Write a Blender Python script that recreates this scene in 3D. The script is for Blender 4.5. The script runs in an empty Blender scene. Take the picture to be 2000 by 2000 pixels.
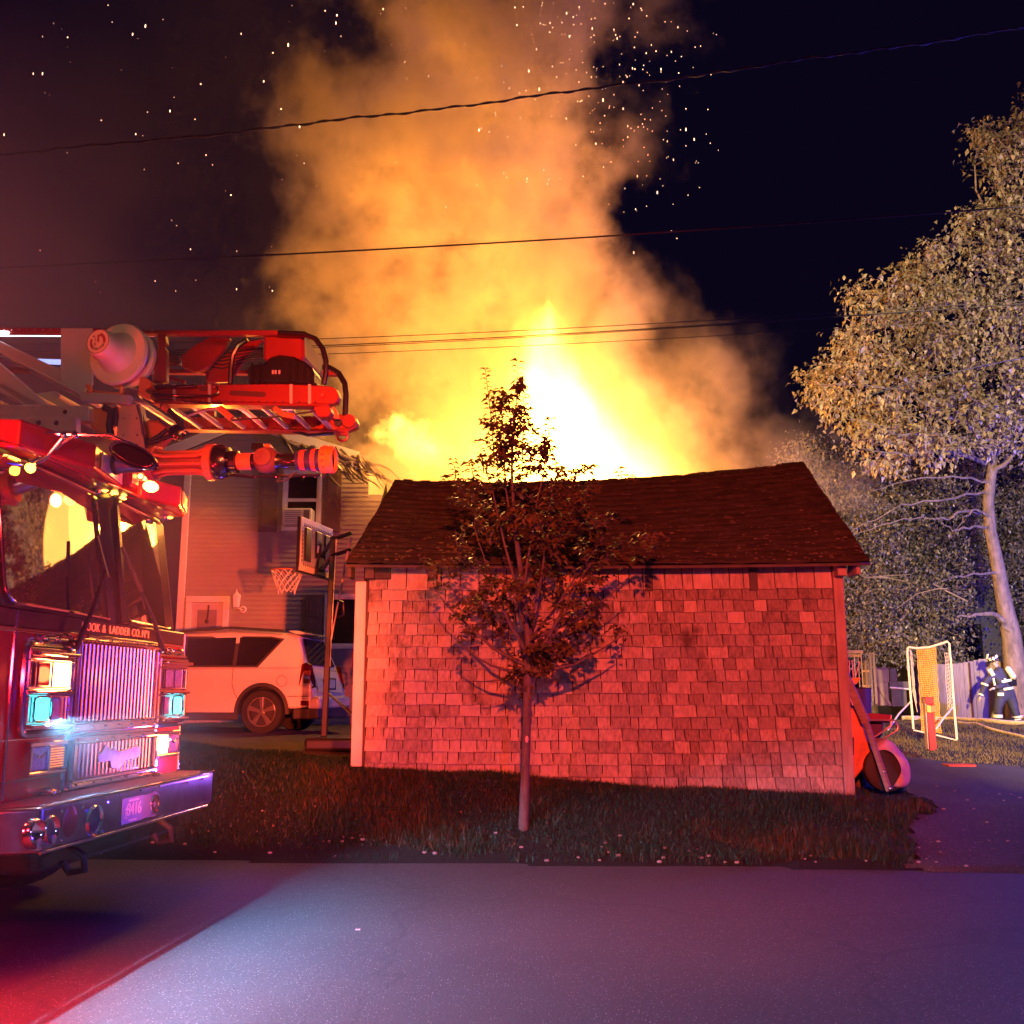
import bpy, bmesh, math, random
import numpy as np
from mathutils import Vector, Matrix
R = math.radians
PI = math.pi
S = bpy.context.scene
COL = S.collection
rnd = random.Random(7)
rng = np.random.default_rng(11)

# ------------------------------------------------------------------ camera
PITCH = R(10.06)
EYE = Vector((0, 0, 1.5))
cam = bpy.data.objects.new('camera', bpy.data.cameras.new('camera'))
COL.objects.link(cam)
S.camera = cam
cam.data.sensor_width = 36
cam.data.lens = 36
cam.data.clip_end = 900
cam.location = EYE
cam.rotation_euler = (R(90) + PITCH, 0, 0)

# ------------------------------------------------------------------ night sky, exposure
world = bpy.data.worlds.new('World')
S.world = world
world.use_nodes = True
world.node_tree.nodes['Background'].inputs[0].default_value = (.0024, .0014, .0075, 1)
world.node_tree.nodes['Background'].inputs[1].default_value = 1.0
S.view_settings.view_transform = 'Standard'
S.view_settings.look = 'None'
S.view_settings.exposure = .15
S.view_settings.gamma = 1
S.cycles.max_bounces = 6
S.cycles.diffuse_bounces = 2
S.cycles.glossy_bounces = 3
S.cycles.transmission_bounces = 4
S.cycles.volume_bounces = 1
S.cycles.transparent_max_bounces = 12
S.cycles.sample_clamp_indirect = 6
S.cycles.use_denoising = True
S.cycles.use_adaptive_sampling = True
S.cycles.adaptive_threshold = .03
S.cycles.volume_step_rate = 1.0
S.cycles.volume_max_steps = 256

# ------------------------------------------------------------------ lamps of the place and added fill
def lamp(name, kind, loc, energy, color, size=.1, aim=None, cone=None, blend=.4):
    l = bpy.data.lights.new(name, kind)
    l.energy = energy
    l.color = color
    l.shadow_soft_size = size
    if kind == 'SPOT':
        l.spot_size = R(cone)
        l.spot_blend = blend
    o = bpy.data.objects.new(name, l)
    COL.objects.link(o)
    o.location = loc
    if aim is not None:
        d = Vector(aim) - Vector(loc)
        o.rotation_euler = d.to_track_quat('-Z', 'Y').to_euler()
    return o

# the burning roof: light given off by the body of the flames
for fx_l, fz_l, fe, fr_l in ((.9, 7.4, 1300, 1.3), (.7, 9.0, 1400, 1.3), (-1.1, 7.6, 700, 1.2), (-2.8, 8.2, 600, 1.2), (3.2, 7.8, 800, 1.2), (5.2, 7.6, 900, 1.2),
                             (-2.1, 10.6, 1200, 1.3), (.3, 11.4, 1300, 1.3), (-.8, 13.6, 1500, 1.4), (.4, 16.0, 1050, 1.4), (-2.8, 14.6, 1000, 1.3), (-2.0, 18.2, 800, 1.5), (1.6, 13.2, 500, 1.3)):
    lamp('fire_light', 'POINT', (fx_l, 26.0, fz_l), fe, (1, .36, .060), fr_l + .9)
# unseen lamps: engines behind the photographer and to the right, plus added fill
lamp('red_spot', 'SPOT', (.2, -2.5, 4.3), 15000, (1, .070, .019), .06, (1.1, 11.4, 1.9), 41, .7)
lamp('red_spot', 'SPOT', (2.2, -2.2, 1.3), 30000, (1, .085, .020), .10, (-5.5, 17, 2.0), 16.5, .5)  # added unseen spot that reddens the parked car
lamp('orange_fill', 'SPOT', (-.6, -2.0, 2.6), 520, (1, .55, .16), .10, (-3.5, 8.0, 4.1), 26, 1.)  # added warm spot for the cable reel and ladder
lamp('orange_fill', 'SPOT', (2.4, -2.2, 1.5), 2200, (1, .36, .12), .10, (-5.2, 21, 4.6), 17, .9)  # added spot that warms the upper house wall
lamp('beacon_blue', 'POINT', (11.8, 11.4, 2.7), 1500, (.09, .06, 1), .15)
lamp('beacon_blue', 'POINT', (15.2, 22.5, 4.6), 3600, (.08, .06, 1), .15)
lamp('violet_fill', 'POINT', (2.5, -3.5, 3.2), 110, (.30, .19, 1), .3)  # added soft light for the purple ambient tone
lamp('violet_fill', 'SPOT', (2.2, -1.5, 3.4), 560, (.20, .22, 1), .3, (1.2, 5.2, 0), 84, 1.)  # added spot that brightens the road alone
lamp('unseen_flood', 'SPOT', (4.6, -.5, 4.6), 66000, (1, .72, .42), .15, (14.6, 27, 9.0), 35, .5)
lamp('unseen_flood', 'SPOT', (4.6, -.6, 4.2), 48000, (1, .60, .24), .15, (10.2, 21.5, .4), 21, .8)  # added spot standing in for firelight on the back lawn

# ------------------------------------------------------------------ helpers
def ray(px, py):
    a = (px - 1000) / 2000.0
    b = -(py - 1000) / 2000.0
    cp, sp = math.cos(PITCH), math.sin(PITCH)
    return Vector((a, cp - b * sp, sp + b * cp))

def W(px, py, Y):
    """point of the place at depth Y that a sight line meets"""
    d = ray(px, py)
    return EYE + d * (Y / d.y)

def edge_y(x):
    """far edge of the road"""
    return 9.55 - .085 * x - .004 * x * x * (1 if x > 0 else 0)

def yard(x, y):
    A = min(.85, .62 + .02 * (y - 11.5))
    k = max(.1, min(1, 1 - (y - 11.5) * .07))
    return A - .055 * max(-9, min(9, x)) * k

def gz(x, y):
    e = edge_y(x)
    if y <= e:
        return -.03
    t = min(1, (y - e) / max(.3, 11.2 - e))
    t = t * t * (3 - 2 * t) * .55 + t * .45
    n = .018 * math.sin(x * 2.1 + y * 1.3) + .012 * math.sin(x * 5.3 - y * 3.1)
    return .02 + (yard(x, max(y, 11.2)) - .02) * t + n * min(1, (y - e) * 2)

MATS = {}
def nodes(name):
    m = bpy.data.materials.new(name)
    m.use_nodes = True
    nt = m.node_tree
    return m, nt, nt.nodes['Principled BSDF']

def mat(name, col, rough=.6, metal=0., var=.12, scale=6., bump=0., bscale=40., spec=.5, coat=0., stretch=None, dark=None, darkscale=1.5, emit=None, estr=0.):
    if name in MATS:
        return MATS[name]
    m, nt, b = nodes(name)
    N, L = nt.nodes, nt.links
    b.inputs['Roughness'].default_value = rough
    b.inputs['Metallic'].default_value = metal
    b.inputs['Specular IOR Level'].default_value = spec
    b.inputs['Coat Weight'].default_value = coat
    b.inputs['Coat Roughness'].default_value = .05
    tc = N.new('ShaderNodeTexCoord')
    vec = tc.outputs['Object']
    if stretch:
        mp = N.new('ShaderNodeMapping')
        mp.inputs['Scale'].default_value = stretch
        L.new(vec, mp.inputs[0])
        vec = mp.outputs[0]
    if var > 0:
        nz = N.new('ShaderNodeTexNoise')
        nz.inputs['Scale'].default_value = scale
        nz.inputs['Detail'].default_value = 6
        L.new(vec, nz.inputs['Vector'])
        cr = N.new('ShaderNodeValToRGB')
        cr.color_ramp.elements[0].position = .3
        cr.color_ramp.elements[1].position = .7
        cr.color_ramp.elements[0].color = (*[c * (1 - var) for c in col], 1)
        cr.color_ramp.elements[1].color = (*[min(1, c * (1 + var)) for c in col], 1)
        L.new(nz.outputs[0], cr.inputs[0])
        out = cr.outputs[0]
        if dark:
            n2 = N.new('ShaderNodeTexNoise')
            n2.inputs['Scale'].default_value = darkscale
            n2.inputs['Detail'].default_value = 8
            n2.inputs['Roughness'].default_value = .7
            m2 = N.new('ShaderNodeMapping')
            m2.inputs['Scale'].default_value = (1.6, 1, .8)
            L.new(tc.outputs['Object'], m2.inputs[0])
            L.new(m2.outputs[0], n2.inputs['Vector'])
            r2 = N.new('ShaderNodeValToRGB')
            r2.color_ramp.elements[0].position = .54
            r2.color_ramp.elements[1].position = .70
            r2.color_ramp.elements[0].color = (0, 0, 0, 1)
            L.new(n2.outputs[0], r2.inputs[0])
            mx = N.new('ShaderNodeMix')
            mx.data_type = 'RGBA'
            L.new(r2.outputs[0], mx.inputs[0])
            L.new(out, mx.inputs[6])
            mx.inputs[7].default_value = (*dark, 1)
            out = mx.outputs[2]
        L.new(out, b.inputs['Base Color'])
    else:
        b.inputs['Base Color'].default_value = (*col, 1)
    if bump > 0:
        n3 = N.new('ShaderNodeTexNoise')
        n3.inputs['Scale'].default_value = bscale
        n3.inputs['Detail'].default_value = 5
        L.new(vec, n3.inputs['Vector'])
        bp = N.new('ShaderNodeBump')
        bp.inputs['Strength'].default_value = bump
        bp.inputs['Distance'].default_value = .01
        L.new(n3.outputs[0], bp.inputs['Height'])
        L.new(bp.outputs[0], b.inputs['Normal'])
    if emit:
        b.inputs['Emission Color'].default_value = (*emit, 1)
        b.inputs['Emission Strength'].default_value = estr
    MATS[name] = m
    return m

class MB:
    """collects simple shapes, builds ONE mesh object"""
    def __init__(s):
        s.v, s.f = [], []
    def add(s, vs, fs):
        n = len(s.v)
        s.v += [tuple(v) for v in vs]
        s.f += [tuple(i + n for i in f) for f in fs]
        return s
    def box(s, a, b):
        x0, y0, z0 = a
        x1, y1, z1 = b
        return s.add([(x0, y0, z0), (x1, y0, z0), (x1, y1, z0), (x0, y1, z0), (x0, y0, z1), (x1, y0, z1), (x1, y1, z1), (x0, y1, z1)],
                     [(0, 3, 2, 1), (4, 5, 6, 7), (0, 1, 5, 4), (1, 2, 6, 5), (2, 3, 7, 6), (3, 0, 4, 7)])
    def prism(s, poly, d):
        """planar polygon (list of 3d points) swept by vector d"""
        n = len(poly)
        P = [Vector(p) for p in poly]
        d = Vector(d)
        nn = Vector((0, 0, 0))
        for i in range(n):
            nn += P[i].cross(P[(i + 1) % n])
        if nn.dot(d) > 0:
            P.reverse()
        vs = P + [p + d for p in P]
        fs = [tuple(range(n)), tuple(range(2 * n - 1, n - 1, -1))]
        fs += [(i, i + n, (i + 1) % n + n, (i + 1) % n) for i in range(n)]
        return s.add(vs, fs)
    def bar(s, a, b, w, h, up=(0, 0, 1)):
        a, b = Vector(a), Vector(b)
        d = (b - a).normalized()
        u = Vector(up)
        if abs(d.dot(u)) > .95:
            u = Vector((1, 0, 0))
        r = d.cross(u).normalized()
        u = r.cross(d).normalized()
        q = []
        for p in (a, b):
            for i, j in ((-1, -1), (1, -1), (1, 1), (-1, 1)):
                q.append(p + r * (i * w / 2) + u * (j * h / 2))
        return s.add(q, [(0, 3, 2, 1), (4, 5, 6, 7), (0, 1, 5, 4), (1, 2, 6, 5), (2, 3, 7, 6), (3, 0, 4, 7)][::1])
    def tube(s, pts, r, n=8, cap=True, closed=False):
        P = [Vector(p) for p in pts]
        m = len(P)
        rr = r if isinstance(r, (list, tuple)) else [r] * m
        vs = []
        u = None
        for i in range(m):
            if closed:
                d = (P[(i + 1) % m] - P[i - 1]).normalized()
            else:
                d = (P[min(i + 1, m - 1)] - P[max(i - 1, 0)]).normalized()
            if u is None:
                t = Vector((0, 0, 1)) if abs(d.z) < .9 else Vector((1, 0, 0))
                u = (t - d * t.dot(d)).normalized()
            else:
                u = (u - d * u.dot(d)).normalized()
            w = d.cross(u)
            for k in range(n):
                a = 2 * PI * k / n
                vs.append(P[i] + (u * math.cos(a) + w * math.sin(a)) * rr[i])
        fs = []
        for i in range(m if closed else m - 1):
            j = (i + 1) % m
            for k in range(n):
                l = (k + 1) % n
                fs.append((i * n + k, i * n + l, j * n + l, j * n + k))
        if cap and not closed:
            fs.append(tuple(range(n))[::-1])
            fs.append(tuple(range((m - 1) * n, m * n)))
        return s.add(vs, fs)
    def lathe(s, o, ax, prof, n=24):
        """prof: (distance along axis, radius)"""
        o, d = Vector(o), Vector(ax).normalized()
        t = Vector((0, 0, 1)) if abs(d.z) < .9 else Vector((1, 0, 0))
        u = (t - d * t.dot(d)).normalized()
        w = d.cross(u)
        vs, fs = [], []
        for (h, r) in prof:
            for k in range(n):
                a = 2 * PI * k / n
                vs.append(o + d * h + (u * math.cos(a) + w * math.sin(a)) * max(r, 1e-4))
        for i in range(len(prof) - 1):
            for k in range(n):
                l = (k + 1) % n
                fs.append((i * n + k, i * n + l, (i + 1) * n + l, (i + 1) * n + k))
        return s.add(vs, fs)
    def ball(s, c, r, n=10, m=6, sc=(1, 1, 1)):
        vs, fs = [], []
        for i in range(m + 1):
            t = PI * i / m
            for k in range(n):
                a = 2 * PI * k / n
                vs.append((c[0] + r * sc[0] * math.sin(t) * math.cos(a), c[1] + r * sc[1] * math.sin(t) * math.sin(a), c[2] + r * sc[2] * math.cos(t)))
        for i in range(m):
            for k in range(n):
                l = (k + 1) % n
                fs.append((i * n + k, (i + 1) * n + k, (i + 1) * n + l, i * n + l))
        return s.add(vs, fs)
    def quad(s, a, b, c, d):
        return s.add([a, b, c, d], [(0, 1, 2, 3)])
    def build(s, name, m=None, parent=None, smooth=False, bevel=0, seg=1, **kw):
        me = bpy.data.meshes.new(name)
        me.from_pydata(s.v, [], s.f)
        me.update()
        if smooth:
            for p in me.polygons:
                p.use_smooth = True
            try:
                me.set_sharp_from_angle(angle=R(38))
            except Exception:
                pass
        if m:
            me.materials.append(m)
        o = bpy.data.objects.new(name, me)
        COL.objects.link(o)
        if parent:
            o.parent = parent
        if bevel:
            b = o.modifiers.new('bevel', 'BEVEL')
            b.width = bevel
            b.segments = seg
            b.limit_method = 'ANGLE'
            b.angle_limit = R(40)
        tag(o, **kw)
        return o

def tag(o, label=None, cat=None, group=None, kind=None):
    if label: o['label'] = label
    if cat: o['category'] = cat
    if group: o['group'] = group
    if kind: o['kind'] = kind
    return o

def empty(name, loc, label, cat, group=None, rz=0):
    o = bpy.data.objects.new(name, None)
    COL.objects.link(o)
    o.location = loc
    o.rotation_euler = (0, 0, rz)
    o.empty_display_size = .2
    return tag(o, label, cat, group)

def fast(name, V, F, m, parent=None, smooth=False, **kw):
    """mesh from numpy arrays; F is (n,k)"""
    me = bpy.data.meshes.new(name)
    V = np.asarray(V, np.float32)
    F = np.asarray(F, np.int32)
    k = F.shape[1]
    me.vertices.add(len(V))
    me.vertices.foreach_set('co', V.ravel())
    me.loops.add(F.size)
    me.loops.foreach_set('vertex_index', F.ravel())
    me.polygons.add(len(F))
    me.polygons.foreach_set('loop_start', np.arange(0, F.size, k, dtype=np.int32))
    me.polygons.foreach_set('loop_total', np.full(len(F), k, np.int32))
    if smooth:
        me.polygons.foreach_set('use_smooth', np.ones(len(F), bool))
    me.update(calc_edges=True)
    me.validate()
    me.materials.append(m)
    o = bpy.data.objects.new(name, me)
    COL.objects.link(o)
    if parent: o.parent = parent
    return tag(o, **kw)

def text_mb(txt, size, origin, ex, ey, name, m, parent, spacing=1., depth=.002, align='CENTER'):
    """flat lettering as a mesh with a little thickness; ex/ey: reading and up directions"""
    c = bpy.data.curves.new(name, 'FONT')
    c.body = txt
    c.size = size
    c.extrude = depth
    c.align_x = align
    c.align_y = 'CENTER'
    c.space_character = spacing
    t = bpy.data.objects.new(name + '_tmp', c)
    COL.objects.link(t)
    bpy.context.view_layer.update()
    me = bpy.data.meshes.new_from_object(t)
    bpy.data.objects.remove(t)
    ex, ey = Vector(ex).normalized(), Vector(ey).normalized()
    ez = ex.cross(ey).normalized()
    ey = ez.cross(ex)
    M = Matrix.Translation(Vector(origin)) @ Matrix((ex, ey, ez)).transposed().to_4x4()
    me.transform(M)
    me.materials.clear()
    me.materials.append(m)
    o = bpy.data.objects.new(name, me)
    COL.objects.link(o)
    if parent: o.parent = parent
    return o

def leaves(P, D, Nn, size, name, m, parent=None, wide=.34, droop=.22, **kw):
    """folded, drooping leaf blades: P base points, D directions, Nn normals"""
    n = len(P)
    D = D / np.linalg.norm(D, axis=1)[:, None]
    Sd = np.cross(D, Nn)
    Sd /= np.linalg.norm(Sd, axis=1)[:, None] + 1e-9
    Nn = np.cross(Sd, D)
    s = size[:, None]
    b = P
    l = P + D * s * .45 + Sd * s * wide + Nn * s * .10
    r = P + D * s * .45 - Sd * s * wide + Nn * s * .10
    mid = P + D * s * .5
    t = P + D * s * .95 - Nn * s * droop
    t[:, 2] -= size * droop * .5
    V = np.stack([b, l, mid, r, t], 1).reshape(-1, 3)
    base = np.arange(n)[:, None] * 5
    F = np.concatenate([base + np.array(q)[None] for q in ((0, 2, 1), (0, 3, 2), (1, 2, 4), (2, 3, 4))], 0)
    return fast(name, V, F, m, parent, **kw)

def unit(n):
    v = rng.normal(size=(n, 3))
    return v / np.linalg.norm(v, axis=1)[:, None]

# ================================================================== GROUND
def sheet(name, fn, xs, ys, m, keep=None, dz=0., kind='structure'):
    V, F = [], []
    nx, ny = len(xs), len(ys)
    for y in ys:
        for x in xs:
            V.append((x, y, fn(x, y) + dz))
    for j in range(ny - 1):
        for i in range(nx - 1):
            cx, cy = (xs[i] + xs[i + 1]) / 2, (ys[j] + ys[j + 1]) / 2
            if keep is None or keep(cx, cy):
                a = j * nx + i
                F.append((a, a + 1, a + nx + 1, a + nx))
    o = fast(name, V, F, m, smooth=True, kind=kind)
    return o

def spread(a, b, lo, hi, step, far):
    out = list(np.arange(lo, hi + 1e-6, step))
    x = lo
    s = step
    while x > a:
        s = min(s * 1.35, far); x -= s; out.insert(0, x)
    x = hi; s = step
    while x < b:
        s = min(s * 1.35, far); x += s; out.append(x)
    return [float(v) for v in out]

def ground_mat(name, c1, c2, c3, rough, fine, bump, spk=None, spec=.3, cracks=False):
    m, nt, b = nodes(name)
    N, L = nt.nodes, nt.links
    tc = N.new('ShaderNodeTexCoord')
    def noise(sc, det=6, ro=.6):
        n = N.new('ShaderNodeTexNoise')
        n.inputs['Scale'].default_value = sc
        n.inputs['Detail'].default_value = det
        n.inputs['Roughness'].default_value = ro
        L.new(tc.outputs['Object'], n.inputs['Vector'])
        return n.outputs[0]
    def ramp(v, a, b_, ca, cb):
        r = N.new('ShaderNodeValToRGB')
        r.color_ramp.elements[0].position = a
        r.color_ramp.elements[1].position = b_
        r.color_ramp.elements[0].color = (*ca, 1)
        r.color_ramp.elements[1].color = (*cb, 1)
        L.new(v, r.inputs[0])
        return r.outputs[0]
    def mix(f, a, b_):
        x = N.new('ShaderNodeMix'); x.data_type = 'RGBA'
        L.new(f, x.inputs[0]); L.new(a, x.inputs[6])
        if isinstance(b_, tuple): x.inputs[7].default_value = (*b_, 1)
        else: L.new(b_, x.inputs[7])
        return x.outputs[2]
    base = ramp(noise(.7, 5), .35, .65, c1, c2)
    f = ramp(noise(fine, 3, .7), .40, .62, (0, 0, 0), (1, 1, 1))
    col = mix(f, base, c3)
    if spk:
        vo = N.new('ShaderNodeTexVoronoi')
        vo.inputs['Scale'].default_value = spk[0]
        L.new(tc.outputs['Object'], vo.inputs['Vector'])
        f2 = ramp(vo.outputs['Distance'], .10, .30, (1, 1, 1), (0, 0, 0))
        # only some of the stones are pale
        sx = N.new('ShaderNodeSeparateColor'); L.new(vo.outputs['Color'], sx.inputs[0])
        gt = N.new('ShaderNodeMath'); gt.operation = 'GREATER_THAN'; gt.inputs[1].default_value = spk[2]
        L.new(sx.outputs[0], gt.inputs[0])
        mu = N.new('ShaderNodeMath'); mu.operation = 'MULTIPLY'
        L.new(f2, mu.inputs[0]); L.new(gt.outputs[0], mu.inputs[1])
        col = mix(mu.outputs[0], col, spk[1])
    if cracks:
        dn = N.new('ShaderNodeTexNoise'); dn.inputs['Scale'].default_value = 1.3; dn.inputs['Detail'].default_value = 6
        L.new(tc.outputs['Object'], dn.inputs['Vector'])
        ma = N.new('ShaderNodeVectorMath'); ma.operation = 'MULTIPLY_ADD'; ma.inputs[1].default_value = (1.1, 1.1, 0)
        L.new(dn.outputs['Color'], ma.inputs[0]); L.new(tc.outputs['Object'], ma.inputs[2])
        v2 = N.new('ShaderNodeTexVoronoi'); v2.feature = 'DISTANCE_TO_EDGE'; v2.inputs['Scale'].default_value = .34
        L.new(ma.outputs[0], v2.inputs['Vector'])
        col = mix(ramp(v2.outputs['Distance'], .002, .008, (.6, .6, .6), (0, 0, 0)), col, (.026, .026, .028))
        col = mix(ramp(noise(.35, 4, .7), .52, .60, (0, 0, 0), (.45, .45, .45)), col, (.040, .040, .042))
    L.new(col, b.inputs['Base Color'])
    b.inputs['Roughness'].default_value = rough
    b.inputs['Specular IOR Level'].default_value = spec
    bp = N.new('ShaderNodeBump')
    bp.inputs['Strength'].default_value = bump
    bp.inputs['Distance'].default_value = .012
    L.new(noise(fine * .6, 6, .75), bp.inputs['Height'])
    L.new(bp.outputs[0], b.inputs['Normal'])
    return m

M_ASPH = ground_mat('asphalt', (.050, .050, .053), (.072, .070, .072), (.030, .030, .032), .72, 95, .9, (62, (.34, .33, .32), .72), .5, True)
M_DRIVE = ground_mat('worn_asphalt', (.045, .044, .045), (.080, .076, .072), (.035, .034, .033), .85, 60, .8, (38, (.22, .2, .18), .8))
M_GRAVEL = ground_mat('packed_dirt', (.085, .070, .052), (.15, .12, .085), (.05, .042, .032), .9, 40, .9, (26, (.3, .26, .2), .75))
M_SOIL = ground_mat('lawn_soil', (.006, .010, .008), (.011, .014, .010), (.005, .006, .006), .95, 30, .9)

road = sheet('road', lambda x, y: .004 * math.sin(x * .7) * math.sin(y * .9), spread(-90, 90, -9, 9, .5, 12), spread(-40, 9.4, 0, 9.4, .5, 6),
             M_ASPH)
# the road sheet's far edge is drawn to the ragged line of the verge
me = road.data
ymax = max(v.co.y for v in me.vertices)
for v in me.vertices:
    if v.co.y > ymax - .01:
        v.co.y = edge_y(max(-14, min(14, v.co.x))) + .10 + .035 * math.sin(v.co.x * 3.3) + .02 * math.sin(v.co.x * 9.1)
        if abs(v.co.x) > 14: v.co.y = edge_y(14 if v.co.x > 0 else -14) + .1

def e_keep(x, y): return y > edge_y(max(-14, min(14, x))) - .6
def gz2(x, y):
    return gz(max(-14, min(14, x)), y)
lawn = sheet('lawn_ground', gz2, spread(-160, 160, -9, 14, .25, 20), spread(7.5, 420, 8, 30, .22, 25), M_SOIL, e_keep)

def drive_r(x, y):      # asphalt drive to the right of the shed
    w = .25 * math.sin(y * 1.7) + .12 * math.sin(y * 4.1)
    lo = 4.35 + .05 * (y - 11) + w * .5 if y > 10.6 else 3.3 + (y - 9.0) * .55 + w * .4
    return x > lo and y < 16.1 + .25 * math.sin(x * 1.3) and x < 13
sheet('driveway', gz2, list(np.arange(3, 13.2, .1)), list(np.arange(8.5, 16.6, .1)), M_DRIVE, lambda x, y: e_keep(x, y - .5) and drive_r(x, y), .012)
def drive_l(x, y):
    return y > 12.9 + .35 * math.sin(x * 1.1) + .15 * math.sin(x * 4) and y < 20.6 and x < -1.9
sheet('parking_area', gz2, list(np.arange(-14, -1.6, .16)), list(np.arange(12, 20.8, .16)), M_GRAVEL, drive_l, .012)

# ------------------------------------------------------------------ grass blades (nobody could count them)
def leafmat(name, cols, rough=.55, trans=.25, scale=1.2, spec=.4):
    m, nt, b = nodes(name)
    N, L = nt.nodes, nt.links
    g = N.new('ShaderNodeTexCoord')
    n1 = N.new('ShaderNodeTexNoise'); n1.inputs['Scale'].default_value = scale; n1.inputs['Detail'].default_value = 3
    L.new(g.outputs['Object'], n1.inputs['Vector'])
    wn = N.new('ShaderNodeTexNoise'); wn.inputs['Scale'].default_value = 22; wn.inputs['Detail'].default_value = 2
    L.new(g.outputs['Object'], wn.inputs['Vector'])
    ad = N.new('ShaderNodeMath'); ad.operation = 'MULTIPLY_ADD'; ad.inputs[1].default_value = .5; ad.inputs[2].default_value = .25
    L.new(n1.outputs[0], ad.inputs[0])
    a2 = N.new('ShaderNodeMath'); a2.operation = 'MULTIPLY_ADD'; a2.inputs[1].default_value = .5
    L.new(wn.outputs[0], a2.inputs[0]); L.new(ad.outputs[0], a2.inputs[2])
    a3 = N.new('ShaderNodeMath'); a3.operation = 'SUBTRACT'; a3.inputs[1].default_value = .25
    L.new(a2.outputs[0], a3.inputs[0])
    r = N.new('ShaderNodeValToRGB')
    el = r.color_ramp.elements
    el[0].position = .34; el[0].color = (*cols[0], 1)
    el[1].position = .66; el[1].color = (*cols[-1], 1)
    for i, c in enumerate(cols[1:-1]):
        e = el.new(.34 + .32 * (i + 1) / (len(cols) - 1)); e.color = (*c, 1)
    L.new(a3.outputs[0], r.inputs[0])
    L.new(r.outputs[0], b.inputs['Base Color'])
    b.inputs['Roughness'].default_value = rough
    b.inputs['Specular IOR Level'].default_value = spec
    if trans:
        tr = N.new('ShaderNodeBsdfTranslucent'); L.new(r.outputs[0], tr.inputs[0])
        ms = N.new('ShaderNodeMixShader'); ms.inputs[0].default_value = trans
        L.new(b.outputs[0], ms.inputs[1]); L.new(tr.outputs[0], ms.inputs[2])
        L.new(ms.outputs[0], nt.nodes['Material Output'].inputs[0])
    return m

M_GRASS = leafmat('grass_blades', [(.006, .036, .018), (.010, .046, .022), (.016, .044, .022), (.050, .040, .014)], scale=1.1)
M_GRASS2 = leafmat('dry_grass', [(.10, .09, .035), (.17, .14, .06), (.24, .18, .08)], scale=.8)
def grass(name, n, xr, yr, h, keep, m, **kw):
    x = rng.uniform(*xr, n); y = rng.uniform(*yr, n)
    k = np.array([keep(a, b) for a, b in zip(x, y)])
    x, y = x[k], y[k]
    z = np.array([gz2(a, b) for a, b in zip(x, y)]) - .01
    n = len(x)
    clump = .55 + .45 * np.sin(x * 3.1 + 1.3 * np.sin(y * 2.7)) * np.sin(y * 3.7 + 1.1 * np.sin(x * 2.2))
    hh = h * rng.uniform(.45, 1.25, n) * (.6 + .6 * clump)
    a = rng.uniform(0, 2 * PI, n)
    wd = rng.uniform(.0025, .0055, n) * (1 + (y - 9) * .04)
    ln = rng.uniform(.2, .9, n) * hh
    a2 = rng.uniform(0, 2 * PI, n)
    P = np.stack([x, y, z], 1)
    s = np.stack([np.cos(a), np.sin(a), 0 * a], 1) * wd[:, None]
    l = np.stack([np.cos(a2), np.sin(a2), 0 * a], 1) * ln[:, None]
    up = np.stack([0 * a, 0 * a, hh], 1)
    V = np.stack([P - s, P + s, P + l * .4 + up * .62 - s * .6, P + l * .4 + up * .62 + s * .6, P + l + up], 1).reshape(-1, 3)
    b = np.arange(n)[:, None] * 5
    F = np.concatenate([b + np.array(q)[None] for q in ((0, 1, 3), (0, 3, 2), (2, 3, 4))], 0)
    return fast(name, V, F, m, kind='stuff', **kw)

def lawn_keep(x, y):
    e = edge_y(x) + .10 + .035 * math.sin(x * 3.3) + .16 * abs(math.sin(x * 2.3 + 1)) * (.5 + .5 * rnd.random()) + .12 * abs(math.sin(x * 7.7)) * rnd.random()
    if y < e: return False
    if drive_r(x, y) or drive_l(x, y): return False
    if -1.75 < x < 3.85 and y > 11.35 - .05 * x: return False
    return True
grass('lawn_grass', 190000, (-5.6, 4.6), (9.2, 13.4), .055, lawn_keep, M_GRASS, label='rough unmown grass on the bank between road and shed', cat='grass')
def weed_keep(x, y):
    if not lawn_keep(x, y): return False
    return math.sin(x * 1.7 + 1.1 * math.sin(y * 1.9)) * math.sin(y * 2.3 + x * .6) > .18
def verge_keep(x, y): return math.sin(x * 2.9) * math.sin(x * 1.1 + 2) > -.15
grass('verge_tufts', 9000, (-3.2, 4.3), (9.0, 9.75), .07, lambda x, y: y > edge_y(x) + .02 and verge_keep(x, y) and not drive_r(x, y), M_GRASS, label='ragged dark tufts spilling over the edge of the road', cat='grass tufts')
grass('tall_weeds', 30000, (-2.6, 4.3), (9.3, 11.1), .11, weed_keep, leafmat('weed_stalks', [(.008, .040, .018), (.014, .044, .020), (.045, .036, .010), (.13, .060, .010)], scale=.9), label='taller scruffy weeds growing in patches on the bank below the shed', cat='weeds')
grass('back_lawn_grass', 60000, (4.0, 15.5), (15.9, 27), .06, lambda x, y: not drive_r(x, y), M_GRASS2, label='dry yellow lawn around the goal frame and red post', cat='grass')

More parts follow.
